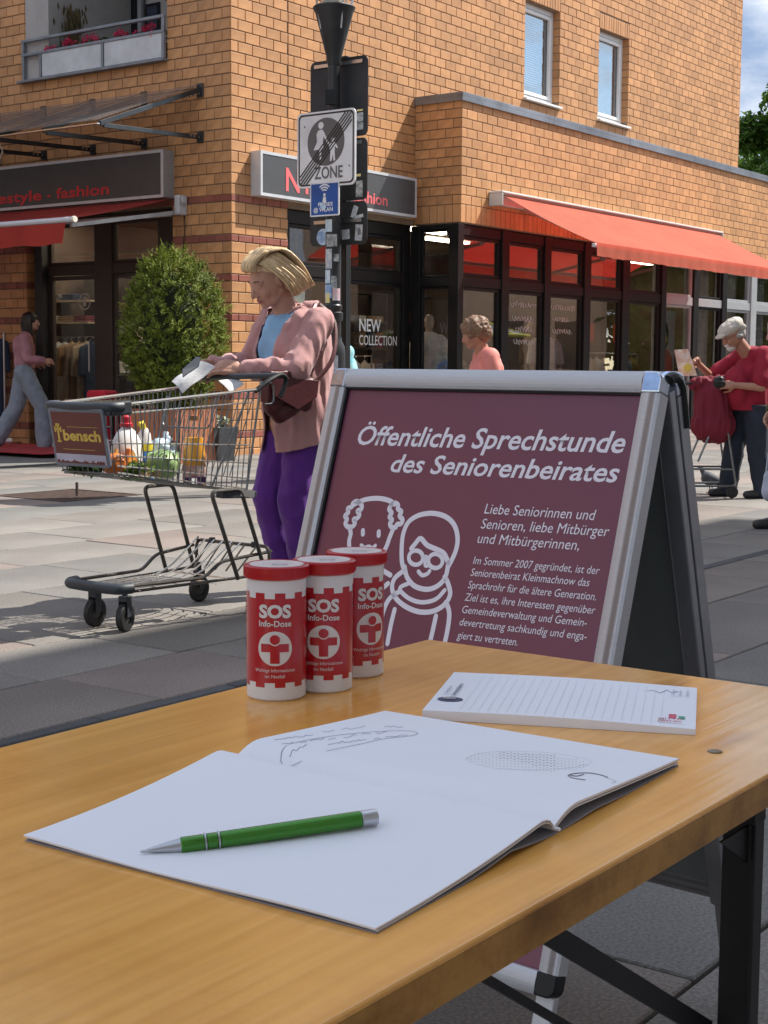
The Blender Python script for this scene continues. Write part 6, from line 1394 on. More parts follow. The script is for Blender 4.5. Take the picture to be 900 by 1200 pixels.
q.v = [V((p.x*(1-.10*abs(sin(4*atan2(p.y, p.x)))), p.y*(1-.10*abs(sin(4*atan2(p.y, p.x)))), p.z)) for p in q.v]; q.build('flesh', mat('pumpkin_orange', (.62, .17, .02), rough=.4), t, smooth='full'); q = MB(); q.tube([(0, 0, .08), (.008, 0, .105)], .007, 8); q.build('stem', m_pine, t)
t = groc('leafy_vegetables', 'bunch of dark leafy greens at the front end of the cart', 'vegetables', -.05, -.08)
q = MB(); leafcloud(q, 260, (0, 0, .04), (.08, .07, .045), .045, seed=1); q.build('leaves', mat('leaf_dark', (.06, .13, .03), rnd=.4, trans=.2), t, fixn=False)
t = groc('lettuce', 'bright green lettuce leaves low behind the near front wires', 'vegetables', .05, .10)
q = MB(); leafcloud(q, 220, (0, 0, .03), (.075, .05, .032), .04, seed=2); q.build('leaves', mat('leaf_bright', (.20, .34, .05), rnd=.4, trans=.3), t, fixn=False)
t = groc('bread_rolls', 'pale bread rolls between lettuce and cabbage', 'bread', .115, .115)
q = MB()
for k in range(5): q.ell((.05*cos(k*1.3)-.02, .03*sin(k*1.9), .025+.012*(k % 2)), (.03, .024, .02))
blob('crust', q, mat('bread', (.58, .42, .24), base2=(.4, .25, .12), scale=30, rough=.8, bump=.001), t, .006, 1)
t = groc('meat_tray', 'flat red and yellow food package leaning beside the pumpkin', 'package', .06, .055, .03, .4)
q = MB(); q.box(-.06, .05, -.012, .012, 0, .075, R=Matrix.Rotation(.35, 3, 'Y')); q.build('tray', mat('package_red', (.55, .06, .03), base2=(.65, .35, .05), scale=10, rough=.3), t, bevel=.006)
q = MB(); q.box(-.07, .06, -.0135, -.0125, .055, .066, R=Matrix.Rotation(.75, 3, 'Y')); q.build('stripe', m_white, t)
t = groc('small_box', 'small dark violet and white box in front of the juice bottle', 'box', .36, .12)
q = MB(); q.box(-.045, .045, -.02, .02, 0, .032); q.build('carton', mat('violet_box', (.07, .02, .08), rough=.4), t, bevel=.002); q = MB(); q.box(-.043, -.01, -.0208, -.0203, .003, .029); q.build('print', m_white, t)
t = groc('tomato_pack', 'red net of tomatoes beneath the detergent bottle', 'tomatoes', .11, .05)
q = MB()
for k in range(6): q.ell((.026*(k % 3)-.03, .024*(k//3)-.01, .022), (.021, .021, .020), nu=12, nv=8)
q.build('tomatoes', mat('tomato', (.5, .03, .015), rough=.25), t, smooth=True, kind='stuff')

# ------------------------------------------------------------ people
m_skinF = mat('skin_fair', (.52, .30, .215), base2=(.44, .215, .155), rough=.5, scale=22, bump=.0012, bscale=70); m_skinT = mat('skin_tanned', (.42, .20, .13), rough=.5, var=.06, scale=18, bump=.0006, bscale=120)
m_lip = mat('lips', (.36, .10, .09), rough=.45); m_eyew = mat('eye_white', (.55, .52, .5), rough=.3); m_iris = mat('iris', (.03, .04, .05), rough=.2); m_brow = mat('brow', (.16, .10, .06), rough=.9)
def head_prims(mb, O, R, s=1.0, chin=1.0, nose=1.0, jowl=0.0):
    """O = centre of skull, R 3x3 (x forward, y left, z up), s scale"""
    P = lambda x, y, z: O + R @ (V((x, y, z))*s)
    mb.ell(P(-.018, 0, .025), (.092*s, .074*s, .088*s), R, 28, 18)
    mb.ell(P(.020, 0, -.012), (.072*s, .064*s, .085*s), R, 26, 18)
    mb.ell(P(.034, 0, -.052), (.050*s, .050*s, .050*s), R, 20, 14)
    mb.cap(P(.050, -.022, -.072), P(.050, .022, -.072), .023*s*chin, .023*s*chin)      # jaw front
    mb.ell(P(.068, 0, -.082), (.020*s*chin, .019*s, .016*s), R)                        # chin
    for q_ in (-1, 1):
        mb.cap(P(-.005, q_*.052, -.045), P(.045, q_*.024, -.080), .016*s, .017*s)      # jaw line
        mb.ell(P(.058, q_*.036, -.028), (.024*s, .022*s, .024*s), R)                   # cheek
        mb.cap(P(.079, q_*.012, .024), P(.064, q_*.046, .021), .0095*s, .009*s)        # brow ridge
        mb.ell(P(-.006, q_*.073, -.006), (.016*s, .007*s, .027*s), R)                  # ear
        mb.ell(P(-.002, q_*.078, .002), (.013*s, .006*s, .016*s), R)
        mb.ell(P(.092, q_*.011, -.031), (.010*s, .008*s, .008*s), R, 12, 8)            # nostril wing
        if jowl: mb.ell(P(.040, q_*.036, -.070), (.022*s, .018*s, .022*s), R)
    mb.cap(P(.080, 0, .018), P(.104*nose, 0, -.026), .0085*s, .0105*s)                 # nose
    mb.cap(P(.079, -.014, -.052), P(.079, .014, -.052), .0085*s, .0085*s)              # mouth mound
    mb.cap(P(.078, -.012, -.063), P(.078, .012, -.063), .0075*s, .0075*s)
def head_extras(parent, O, R, s=1.0, look=-.25, brow=m_brow, lids=m_skinF):
    P = lambda x, y, z: O + R @ (V((x, y, z))*s)
    for q_ in (-1, 1):
        c = P(.066, q_*.031, .004); q = MB(); q.ell(c, .0125*s); e = q.build('eye', m_eyew, parent, smooth=True)
        d = (R @ V((cos(look), 0, sin(look)))).normalized(); q = MB(); q.ell(c+d*.0078*s, .0062*s); q.build('iris', m_iris, e, smooth=True)
        q = MB(); n = 10; vs = []
        for i in range(n+1):
            for j in range(5):
                t = -1.25+2.5*i/n; ph = .15+1.2*j/4 if True else 0; r = .0142*s; vs.append(c+R @ V((r*cos(t)*cos(ph-.15), r*sin(t), r*sin(ph-.15)*1.0)))
        q.add(vs, [(i*5+j, i*5+j+1, (i+1)*5+j+1, (i+1)*5+j) for i in range(n) for j in range(4)]); q.build('eyelid', lids, parent, smooth='full')
        q = MB(); q.tube(catmull([P(.083, q_*.014, .026), P(.083, q_*.030, .032), P(.070, q_*.047, .026)], 4), .0032*s, 6, flat=.7); q.build('eyebrow', brow, parent, smooth=True)
    q = MB(); q.tube(catmull([P(.083, -.019, -.0545), P(.0885, -.008, -.0530), P(.0885, .008, -.0530), P(.083, .019, -.0545)], 4), [.0020*s]+[.0040*s]*11+[.0020*s], 6); q.tube(catmull([P(.081, -.018, -.0575), P(.0868, 0, -.0620), P(.081, .018, -.0575)], 5), [.0020*s]+[.0045*s]*9+[.0020*s], 6)
    q.build('lips', m_lip, parent, smooth=True)
def hand_prims(mb, W, D, N, s=1.0, curl=.5, side=1, thumb_in=.5, spread=.10, grip=None):
    """W wrist, D direction towards fingers, N palm normal (palm faces N), side: +1 thumb on D x N side"""
    D = V(D).normalized(); N = V(N); N = (N-D*N.dot(D)).normalized(); T = D.cross(N)*side
    P = lambda d, t, n: W + (D*d+T*t+N*n)*s
    mb.cap(P(-.01, 0, 0), P(.02, 0, 0), .024*s, .026*s, 14, .8, N)
    mb.cap(P(.022, .022, 0), P(.078, .028, 0), .0155*s, .0125*s); mb.cap(P(.022, .006, 0), P(.082, .008, 0), .0165*s, .0125*s); mb.cap(P(.022, -.010, 0), P(.078, -.011, 0), .0155*s, .012*s); mb.cap(P(.022, -.022, 0), P(.070, -.029, 0), .014*s, .011*s)
    for i, (t0, l0, l1, l2, r) in enumerate(((.028, .040, .024, .020, .0090), (.009, .045, .028, .021, .0092), (-.011, .041, .026, .020, .0087), (-.029, .032, .020, .018, .0078))):
        c = curl*(1+.12*i); b = P(.078-.004*i*(i > 1), t0, 0); a = .12+c*.55
        sp_ = T*(spread*(1.2-.85*i)); d = (D*cos(a)+N*sin(a)+sp_).normalized(); p1 = b+d*l0*s; a += c*.95; d = (D*cos(a)+N*sin(a)+sp_*.6).normalized(); p2 = p1+d*l1*s; a += c*.7; d = (D*cos(a)+N*sin(a)).normalized(); p3 = p2+d*l2*s
        mb.cap(b, p1, r*1.05*s, r*s, 10); mb.cap(p1, p2, r*s, r*.94*s, 10); mb.cap(p2, p3, r*.94*s, r*.8*s, 10)
    b = P(.016, .024, .006); d = (D*.62+T*(.72-.4*thumb_in)+N*(.35+.5*thumb_in)).normalized(); p1 = b+d*.038*s; d2 = (D*.85+T*(.25-.3*thumb_in)+N*(.35+.3*thumb_in)).normalized(); p2 = p1+d2*.032*s; p3 = p2+(d2+D*.3).normalized()*.024*s
    mb.cap(b, p1, .0150*s, .0115*s, 10); mb.cap(p1, p2, .0115*s, .0100*s, 10); mb.cap(p2, p3, .0100*s, .0085*s, 10)
def frame3(yaw, pitch=0, roll=0): return Euler((0, 0, yaw)).to_matrix() @ Matrix.Rotation(pitch, 3, 'Y') @ Matrix.Rotation(roll, 3, 'X')
def strands(mb, curves, r, n=5):
    for c in curves:
        m = len(c); mb.tube(c, [r*(.45+.8*sin(pi*min(.96, (i+1)/(m+.5)))) for i in range(m)], n)

# ---- woman at the cart
W0 = V((-.405, 6.90, 0)); WYAW = atan2(-.6, -.8); RW = Matrix.Rotation(WYAW, 3, 'Z')
def wl_(f, l, z): return W0 + RW @ V((f, l, z))
wm = thing('person', 'blonde woman in dusty pink cardigan and purple trousers reading a slip over her cart', 'person', W0)
def loc(mb, T=W0): mb.v = [p-T for p in mb.v]; return mb
HO = wl_(.150, 0, 1.452); HR = frame3(WYAW-.10, .50, -.04)
b = MB(); head_prims(b, HO, HR, 1.09, 1.05, 1.0, 1)
b.cap(wl_(.045, 0, 1.27), HO+HR @ V((-.015, 0, -.05)), .060, .055)                     # neck
b.cap(wl_(.02, -.10, 1.255), wl_(.02, .10, 1.255), .055, .055); b.cap(wl_(.02, 0, 1.18), wl_(-.01, 0, .92), .135, .125, 18, .8, V((1, 0, 0)))
b.cap(wl_(-.01, 0, .92), wl_(-.02, 0, .80), .135, .15)
SHL, ELL, WRL = wl_(.0, .175, 1.265), wl_(.165, .235, 1.050), wl_(.345, .085, 1.045)
SHR, ELR, WRR = wl_(.03, -.165, 1.285), wl_(.13, -.235, 1.06), wl_(.375, -.115, 1.065)
for S, E, Wr in ((SHL, ELL, WRL), (SHR, ELR, WRR)): b.cap(S, E, .050, .040); b.cap(E, Wr, .038, .026)
HPL, KNL, ANL = wl_(-.02, .075, .82), wl_(.07, .075, .46), wl_(.0, .08, .09); HPR, KNR, ANR = wl_(-.01, -.080, .82), wl_(.10, -.095, .46), wl_(.0, -.10, .09)
for Hp, K_, A_ in ((HPL, KNL, ANL), (HPR, KNR, ANR)): b.cap(Hp, K_, .085, .055); b.cap(K_, A_, .052, .036); b.cap(A_+V((0, 0, -.05)), A_+RW @ V((.13, 0, -.06)), .03, .028)
dL = (wl_(.46, .0, 1.065)-WRL); hand_prims(b, WRL+dL.normalized()*.012, dL, V((0, 0, -.45))+RW @ V((0, -1, 0)), 1.05, .5, 1, .8, .05)
dR = (wl_(.50, -.085, 1.045)-WRR); hand_prims(b, WRR+dR.normalized()*.012, dR, V((0, 0, -.4))+RW @ V((0, 1, 0)), 1.0, .65, -1, .6, .05)
blob('body', loc(b), m_skinF, wm, .0048, 2)
head_extras(wm, HO-W0, HR, 1.09, -.45, lids=m_skinF)
# hair: swept back bob made of locks
m_blonde = mat('blonde_hair', (.84, .63, .38), base2=(.54, .37, .19), rnd=.30, scale=30, rough=.42, bump=.0015, bscale=120, stretch=(1, 1, .3), spec=.6)
hb = MB(); PH = lambda x, y, z: HO-W0 + HR @ (V((x, y, z))*1.07)
hb.ell(PH(-.026, 0, .046), (.096, .084, .084), HR, 28, 18); hb.ell(PH(-.062, 0, .0), (.078, .086, .095), HR, 28, 18); hb.ell(PH(-.082, 0, -.06), (.058, .078, .06), HR, 24, 14); hb.cap(PH(.044, -.03, .082), PH(.044, .03, .082), .022, .022)
blob('hair_cap', hb, m_blonde, wm, .007, 2)
rg = random.Random(9); cur = []; J3 = lambda s=.0018: V((rg.gauss(0, s), rg.gauss(0, s), rg.gauss(0, s)))
def lock(pts): o_ = J3(.0026)*1.0; cur.append(catmull([PH(*(V(p)+o_*(.3+.7*k/len(pts))+J3(.0009))) for k, p in enumerate(pts)], 3))
for k in range(820):                       # over the crown, down to the nape
    u = rg.uniform(-1, 1); e = .004*rg.random(); ln = rg.uniform(-.012, .008)
    lock([(.052-.03*abs(u), u*.058, .094), (.028-.03*abs(u), u*.072, .118+e), (-.03, u*.084, .131+e-.012*u*u), (-.080, u*.094, .095+e), (-.112, u*.098, .035), (-.126, u*.096, -.025), (-.128+ln, u*.090, -.085+ln)])
for k in range(900):                       # sides, covering the ear
    s = rg.choice((-1, 1)); v = rg.random(); e = .004*rg.random(); ln = rg.uniform(-.012, .010)
    lock([(.050-.08*v, s*.050, .102+.014*v), (.036-.085*v, s*(.072+e), .084+.012*v), (.014-.088*v, s*(.088+e), .045), (-.008-.092*v, s*(.097+e), -.005), (-.020-.10*v, s*(.098+e-.006*v), -.05), (-.024-.104*v+ln*.5, s*(.090-.008*v), -.083+ln)])
for k in range(170):                       # short swoop off the forehead
    u = rg.uniform(-1, 1); e = rg.uniform(-.002, .003)
    lock([(.066, u*.052, .068), (.073+e, u*.056, .082), (.066+e, u*.060, .100), (.040, u*.066, .115+e), (-.01, u*.076, .128)])
q = MB(); strands(q, cur, .0024, 4); q.build('hair_locks', m_blonde, wm, smooth='full', fixn=False)
# clothes
m_card = mat('dusty_pink_knit', (.47, .245, .235), rough=.9, var=.05, scale=8, bump=.0012, bscale=170, sheen=.2); m_blue_t = mat('light_blue_cloth', (.26, .47, .72), rough=.8, bump=.001, bscale=120)
m_purple = mat('purple_trousers', (.115, .02, .26), rough=.8, var=.08, bump=.001, bscale=150, sheen=.15)
g = MB(); g.cap(wl_(.045, -.07, 1.24), wl_(.045, .07, 1.24), .078, .078); g.cap(wl_(.055, 0, 1.18), wl_(.045, 0, .98), .138, .135, 20, .82, RW @ V((1, 0, 0))); g.cap(wl_(.045, 0, .98), wl_(.02, 0, .88), .135, .120, 20, .85, RW @ V((1, 0, 0)))
for s in (-1, 1): g.ell(wl_(.085, s*.065, 1.135), (.08, .08, .095))
blob('blouse', loc(g), m_blue_t, wm, .009, 3, fold=.006, fscale=(9, 9, 3), cut=[(V((0, 0, .80)), V((0, 0, -1)))])
g = MB()
for S, E, Wr in ((SHL, ELL, WRL), (SHR, ELR, WRR)):
    g.cap(S, E, .064, .056); g.cap(E, Wr-(Wr-E).normalized()*.02, .054, .041)
g.cap(wl_(-.03, -.135, 1.275), wl_(-.03, .135, 1.275), .060, .060); g.cap(wl_(-.02, -.06, 1.31), wl_(-.02, .06, 1.31), .060, .060)
g.cap(wl_(.015, 0, 1.19), wl_(-.01, 0, .92), .174, .176, 26, .86, RW @ V((1, 0, 0))); g.cap(wl_(-.01, 0, .92), wl_(-.035, 0, .66), .180, .212, 26, .90, RW @ V((1, 0, 0)))
for s in (-1, 1): g.ell(wl_(.085, s*.075, 1.13), (.09, .09, .105)); g.cap(wl_(.05, s*.11, 1.27), wl_(.11, s*.12, 1.12), .045, .05)
def loc_fl(p): q_ = RW.transposed() @ p; return q_.x, q_.y, q_.z
def opening(p):
    f, l, z = loc_fl(p); w_ = .060+.055*max(0, min(1, (z-1.06)/.22)); c = -.012
    return (f > .05 and abs(l-c) < w_ and z < 1.40 and z > .5) or (z > 1.335 and abs(l) < .085) or (f > .02 and abs(l) < .085 and z > 1.25)
blob('cardigan', loc(g), m_card, wm, .0065, 2, fold=.016, fscale=(13, 13, 4.5), cut=[(V((0, 0, .715)), (RW @ V((-.30, 0, -1))).normalized())], drop=opening, solid=.005)
g = MB(); g.tube(catmull([wl_(.10, .07, 1.30), wl_(.04, .088, 1.335), wl_(-.05, .06, 1.35), wl_(-.07, 0, 1.35), wl_(-.05, -.06, 1.35), wl_(.04, -.088, 1.335), wl_(.10, -.07, 1.30)], 5), .010, 8, flat=.6); loc(g).build('neck_band', m_card, wm, smooth=True)
g = MB()
for Hp, K_, A_, fl_ in ((HPL, KNL, ANL, 0), (HPR, KNR, ANR, 0)): g.cap(Hp, K_, .102, .074); g.cap(K_, A_, .078, .060)
g.cap(wl_(-.03, -.05, .80), wl_(-.03, .05, .80), .105, .105)
blob('trousers', loc(g), m_purple, wm, .009, 3, fold=.009, fscale=(12, 12, 8), cut=[(V((0, 0, .76)), V((0, 0, 1)))])
for A_ in (ANL, ANR):
    g = MB(); g.cap(A_+V((0, 0, -.055)), A_+RW @ V((.15, 0, -.062)), .040, .032); g.ell(A_+V((0, 0, -.03)), (.045, .045, .05)); blob('shoe', loc(g), mat('shoe_dark', (.03, .028, .03), rough=.5), wm, .008, 2)
# handbag hanging at her hip, strap over the shoulder
hbp = wl_(.205, .235, .905); bag = thing('handbag', 'dark red leather handbag hanging at the hip of the blonde woman', 'handbag', hbp, WYAW+.1)
m_bag = mat('oxblood_leather', (.075, .008, .010), rough=.45, var=.1, bump=.001, bscale=60)
g = MB(); g.box(-.125, .135, -.035, .035, .0, .10); g.cap((-.10, 0, .02), (.05, 0, -.055), .04, .04, 14, .7, (0, 1, 0)); g.cap((.02, 0, .09), (.09, 0, -.02), .05, .04, 14, .7, (0, 1, 0)); g.cap((-.10, 0, .07), (-.10, 0, .0), .045, .045, 14, .6, (0, 1, 0)); g.box(-.06, .13, -.036, .036, .1, .135)
blob('bag_body', g, m_bag, bag, .009, 4, fold=.006, fscale=(12, 12, 12))
q = MB(); q.prism([(-.14, .095), (.14, .115), (.12, .03), (-.02, -.035), (-.13, .02)], .040, .046); q.v = [V((p.x, p.z, p.y)) for p in q.v]; q.build('flap', m_bag, bag, bevel=.003)
BI = (Matrix.Translation(hbp) @ Matrix.Rotation(WYAW+.1, 4, 'Z')).inverted()
q = MB(); q.tube(catmull([BI @ wl_(.08, .26, .99), BI @ wl_(-.03, .24, 1.10), BI @ wl_(-.09, .17, 1.26), BI @ wl_(-.03, .13, 1.345), BI @ wl_(.02, .16, 1.32)], 5), .006, 6, flat=2.0, flatdir=(1, 0, 0)); q.build('strap', m_bag, bag, smooth=True)
# slip of paper, phone and second slip
def sheet(name, lab, cat, P4, m, th=.0012, nx=8, bend=.012, group=None):
    c = sum((V(p) for p in P4), V((0, 0, 0)))/4; nn = (V(P4[1])-V(P4[0])).cross(V(P4[3])-V(P4[0])).normalized(); vs = []
    for i in range(nx+1):
        for j in range(nx+1):
            u, v = i/nx, j/nx; p = V(P4[0])*(1-u)*(1-v)+V(P4[1])*u*(1-v)+V(P4[2])*u*v+V(P4[3])*(1-u)*v; vs.append(p-c+nn*(bend*sin(pi*u)+bend*.4*sin(2.2*pi*v)))
    W = nx+1; k = len(vs); vs += [p-nn*th for p in vs]; fs = [(i*W+j, (i+1)*W+j, (i+1)*W+j+1, i*W+j+1) for i in range(nx) for j in range(nx)]; fs += [tuple(k+a for a in reversed(f)) for f in fs]
    t = thing(name, lab, cat, c, 0, group); q = MB(); q.add(vs, fs); q.build('sheet', m, t, smooth='full'); return t, c, nn
def dpx(x, y, d): return at(x, y, d)
m_receipt = mat('receipt_paper', (.72, .71, .70), base2=(.45, .46, .48), scale=60, rough=.7, stretch=(1, 1, 3))
sheet('paper_slip', 'printed white paper slip held out in front of the blonde woman', 'paper', [dpx(201, 447, 6.50), dpx(214, 461, 6.44), dpx(252, 430, 6.50), dpx(231, 424, 6.58)], m_receipt)
sheet('paper_slip', 'second folded paper slip poking out below her near hand', 'paper', [dpx(256, 446, 6.55), dpx(270, 460, 6.5), dpx(286, 450, 6.55), dpx(276, 443, 6.6)], m_receipt, bend=.004)
ph = thing('phone_case', 'flat dark grey phone case held above the paper slip', 'phone', dpx(223, 431, 6.46), 0)
c = dpx(223, 431, 6.46); q = MB(); P = [dpx(213, 434, 6.44)-c, dpx(214, 443, 6.42)-c, dpx(233, 430, 6.48)-c, dpx(235, 420, 6.5)-c, dpx(230, 419, 6.5)-c]; nn = (P[1]-P[0]).cross(P[3]-P[0]).normalized()
q.add(P+[p+nn*.009 for p in P], [(0, 1, 2, 3, 4), (9, 8, 7, 6, 5)]+[(i, (i+1) % 5, 5+(i+1) % 5, 5+i) for i in range(5)]); q.build('case', mat('case_slate', (.035, .045, .065), rough=.5), ph, bevel=.002)

# ---- generic passer-by
def figure(name, lab, P0, yaw, J, mats, hair, sc=1.0, vox=.012, sleeves='long', extra=None, head_s=1.0, hand_curl=.7):
    """J: joints as (forward, left, up) metres"""
    t = thing(name, lab, 'person', P0); R = Matrix.Rotation(yaw, 3, 'Z'); T = lambda k: R @ V(J[k])
    b = MB(); hr = frame3(yaw+J.get('hy', 0), J.get('hp', .2)); HC = T('head'); head_prims(b, HC, hr, head_s)
    b.cap(T('neck'), HC+hr @ V((-.015, 0, -.05)), .058, .052); ch = T('chest'); pv_ = T('pelvis')
    b.cap(T('shL'), T('shR'), .055, .055); b.cap(ch, pv_, .13, .13)
    for s in 'LR':
        b.cap(T('sh'+s), T('el'+s), .045, .036); b.cap(T('el'+s), T('wr'+s), .036, .026); b.cap(T('hp'+s), T('kn'+s), .08, .055); b.cap(T('kn'+s), T('an'+s), .052, .036); b.cap(T('an'+s)+V((0, 0, -.04)), T('an'+s)+R @ V((.12, 0, -.05)), .03, .028)
        d = T('wr'+s)-T('el'+s); hand_prims(b, T('wr'+s), d, R @ V((0, -1 if s == 'L' else 1, -.3)), 1.0, hand_curl, 1 if s == 'L' else -1, .5)
    blob('body', b, mats['skin'], t, vox*.75, 2); head_extras(t, HC, hr, head_s, -.3, mats.get('brow', m_brow), mats['skin'])
    g = MB(); g.cap(T('shL')*.92+T('shR')*.08, T('shR')*.92+T('shL')*.08, .078, .078); g.cap(ch, pv_, J.get('rc', .165), J.get('rp', .165), 20, .85, R @ V((1, 0, 0)))
    if 'belly' in J: g.ell(T('belly'), J['rb'])
    if 'hem' in J: g.cap(pv_, T('hem'), J.get('rp', .165), J.get('rh', .17), 20, .85, R @ V((1, 0, 0)))
    for s in 'LR':
        e = T('el'+s); S = T('sh'+s)
        if sleeves == 'long': g.cap(S, e, .068, .056); g.cap(e, T('wr'+s)-(T('wr'+s)-e)*.1, .055, .042)
        else: g.cap(S, S.lerp(e, .78), .075, .075)
    blob('top', g, mats['top'], t, vox, 3, fold=.012, fscale=(9, 9, 4), cut=[(V((0, 0, J['cut'])), V((0, 0, -1)))] if 'cut' in J else None)
    g = MB()
    for s in 'LR': g.cap(T('hp'+s), T('kn'+s), J.get('rt', .10), J.get('rk', .075)); g.cap(T('kn'+s), T('an'+s)+V((0, 0, -.02)), J.get('rk', .075), J.get('ra', .06))
    g.cap(T('hpL'), T('hpR'), .11, .11); blob('trousers', g, mats['legs'], t, vox, 3, fold=.010, fscale=(10, 10, 7), cut=[(V((0, 0, J['cut']+.045)), V((0, 0, 1)))] if 'cut' in J else None)
    for s in 'LR': g = MB(); a = T('an'+s); g.cap(a+V((0, 0, -.045)), a+R @ V((.15, 0, -.05)), .042, .034); blob('shoe', g, mats['shoe'], t, vox, 2)
    hair(t, HC, hr, head_s); return t
def JJ(h=1.0, **k):
    d = dict(head=(.03, 0, 1.50), neck=(.0, 0, 1.34), chest=(0, 0, 1.17), pelvis=(0, 0, .93), shL=(0, .17, 1.31), shR=(0, -.17, 1.31), elL=(.0, .22, 1.05), elR=(.0, -.22, 1.05), wrL=(.1, .2, .84), wrR=(.1, -.2, .84), hpL=(0, .09, .86), hpR=(0, -.09, .86), knL=(.02, .09, .47), knR=(.02, -.09, .47), anL=(0, .09, .08), anR=(0, -.09, .08))
    for kk in list(d): d[kk] = tuple(c*h for c in d[kk])
    d.update(k); return d
m_grey_h = mat('grey_hair', (.42, .40, .38), base2=(.26, .25, .24), scale=40, rough=.7, bump=.002, bscale=90)
# man in red t-shirt
def man_hair(t, O, R, s):
    q = MB(); q.ell(O+R @ V((-.045, 0, .0)), (.066, .078, .06), R); q.cap(O+R @ V((-.05, .05, -.03)), O+R @ V((-.01, .078, -.01)), .02, .02); blob('hair', q, m_grey_h, t, .009, 1, fold=.006, fscale=(40, 40, 40))
    q = MB(); q.ell(O+R @ V((.055, 0, -.082)), (.040, .042, .030), R); q.cap(O+R @ V((.086, -.026, -.046)), O+R @ V((.086, .026, -.046)), .011, .011); blob('beard', q, mat('white_beard', (.6, .57, .54), rough=.9, bump=.002, bscale=80), t, .007, 1, fold=.004, fscale=(50, 50, 50))
    q = MB(); q.ell(O+R @ V((-.01, 0, .068)), (.112, .100, .058), R); q.ell(O+R @ V((-.04, 0, .085)), (.085, .09, .048), R); q.ell(O+R @ V((.085, 0, .045)), (.055, .07, .015), R); q.cap(O+R @ V((-.085, -.05, .035)), O+R @ V((-.085, .05, .035)), .03, .03)
    blob('flat_cap', q, mat('cream_cap_cloth', (.56, .51, .45), rough=.9, bump=.001, bscale=100, var=.06), t, .008, 2, fold=.006, fscale=(20, 20, 20))
    q = MB(); 
    for y in (-.033, .033): q.tube([O+R @ V((.086+.0*k, y+.019*cos(k*pi/6), .004+.016*sin(k*pi/6))) for k in range(12)], .0018, 5, closed=True)
    q.tube([O+R @ V((.086, .052, .006)), O+R @ V((.0, .082, .008))], .0016, 5); q.build('glasses', m_black, t)
MP = V((2.98, 12.3, 0)); MYAW = atan2(-.28, -.96)
figure('person', 'stooping older man in red t-shirt, jeans and cream cap at a red trolley bag', MP, MYAW,
 dict(head=(.13, 0, 1.335), hp=.50, hy=-.1, neck=(-.02, 0, 1.17), chest=(-.06, 0, 1.02), pelvis=(-.045, 0, .80), belly=(.075, 0, .90), rb=(.12, .15, .19), hem=(-.02, 0, .66), rh=.185, rc=.165, rp=.175, cut=.725, shL=(-.08, .17, 1.17), shR=(-.05, -.17, 1.17), elL=(.0, .255, .915), elR=(.16, -.27, .985), wrL=(.17, .13, .93), wrR=(.36, -.14, 1.10),
      hpL=(-.05, .09, .76), hpR=(-.05, -.09, .76), knL=(-.07, .10, .42), knR=(.03, -.10, .42), anL=(-.13, .11, .08), anR=(.06, -.13, .08), rt=.105, rk=.085, ra=.075),
 dict(skin=m_skinT, top=mat('red_tshirt', (.30, .008, .030), rough=.85, bump=.001, bscale=120), legs=mat('dark_denim', (.022, .032, .055), base2=(.012, .016, .028), scale=5, rough=.85, bump=.0008, bscale=200), shoe=mat('shoe_dark', (0, 0, 0)), brow=m_grey_h), man_hair, sleeves='short', vox=.011)
# the leaflet stand he touches, trolley and its red bag
lf, _, _ = sheet('magazine', 'colourful magazine sheet held up by the man in the red t-shirt', 'magazine', [at(790, 410, 12.15), at(796, 441, 12.1), at(817, 440, 12.1), at(806, 409, 12.15)], mat('magazine_print', (.85, .80, .74), base2=(.60, .25, .15), scale=16, rough=.4), bend=.006)
poly([(-.02+.035*cos(k*pi/8), .035*sin(k*pi/8)) for k in range(16)], 0, .001, mat('yellow_letter', (.8, .55, .1)), lf, 'yellow_motif', frameM(at(809, 431, 12.07)-lf.location, (1, 0, 0), (0, 0, 1)))
trl = thing('shopping_trolley', 'small wire shopping trolley carrying a red bag beside the stooping man', 'trolley', at(830, 556, 12.35) * 1 if False else V((2.70, 12.35, 0)))
q = MB()
for s in (-.17, .17): q.tube(roundp([V((-.12, s, .30)), V((-.02, s, .55)), V((.12, s, .55)), V((.20, s, .10)), V((-.25, s, .10)), V((-.25, s, .24)), V((.18, s, .24))]), .009, 8)
q.tube([(-.25, -.17, .10), (-.25, .17, .10)], .008, 8); q.tube([(.2, -.17, .10), (.2, .17, .10)], .008, 8); q.build('chassis', m_wire, trl, smooth=True)
q = MB(); q.tube(catmull([(-.28, -.1, .93), (-.1, -.1, .95), (.1, -.08, .97), (.2, -.05, 1.0)], 4), .011, 8); q.tube([(-.28, .15, .93), (.2, .15, .99)], .011, 8); q.tube([(.2, -.1, .99), (.2, .15, .99)], .013, 8); q.build('handle', m_black, trl, smooth=True)
for x in (-.22, .17):
    for y in (-.17, .17): q = MB(); q.lathe([(0, -.012), (.045, -.014), (.05, 0), (.045, .014), (0, .012)], 20, (x, y, .05), Matrix.Rotation(pi/2, 3, 'X')); q.build('wheel', m_tyre, trl, smooth=True)
bg_ = thing('shopping_bag', 'big sagging dark red cloth bag hung on the trolley handles', 'bag', V((2.70, 12.28, 0)))
g = MB(); g.cap((.0, 0, .84), (.02, 0, .62), .13, .15, 20, .8, (0, 1, 0)); g.ell((.02, 0, .60), (.175, .13, .14)); g.cap((-.03, 0, .60), (.05, 0, .55), .11, .10); g.cap((-.13, 0, .93), (.15, 0, .95), .05, .05); g.cap((.10, 0, .9), (.15, 0, .8), .06, .05)
blob('cloth', g, mat('wine_cloth', (.17, .006, .022), rough=.8, bump=.001, bscale=100), bg_, .011, 3, fold=.028, fscale=(15, 15, 2.0))
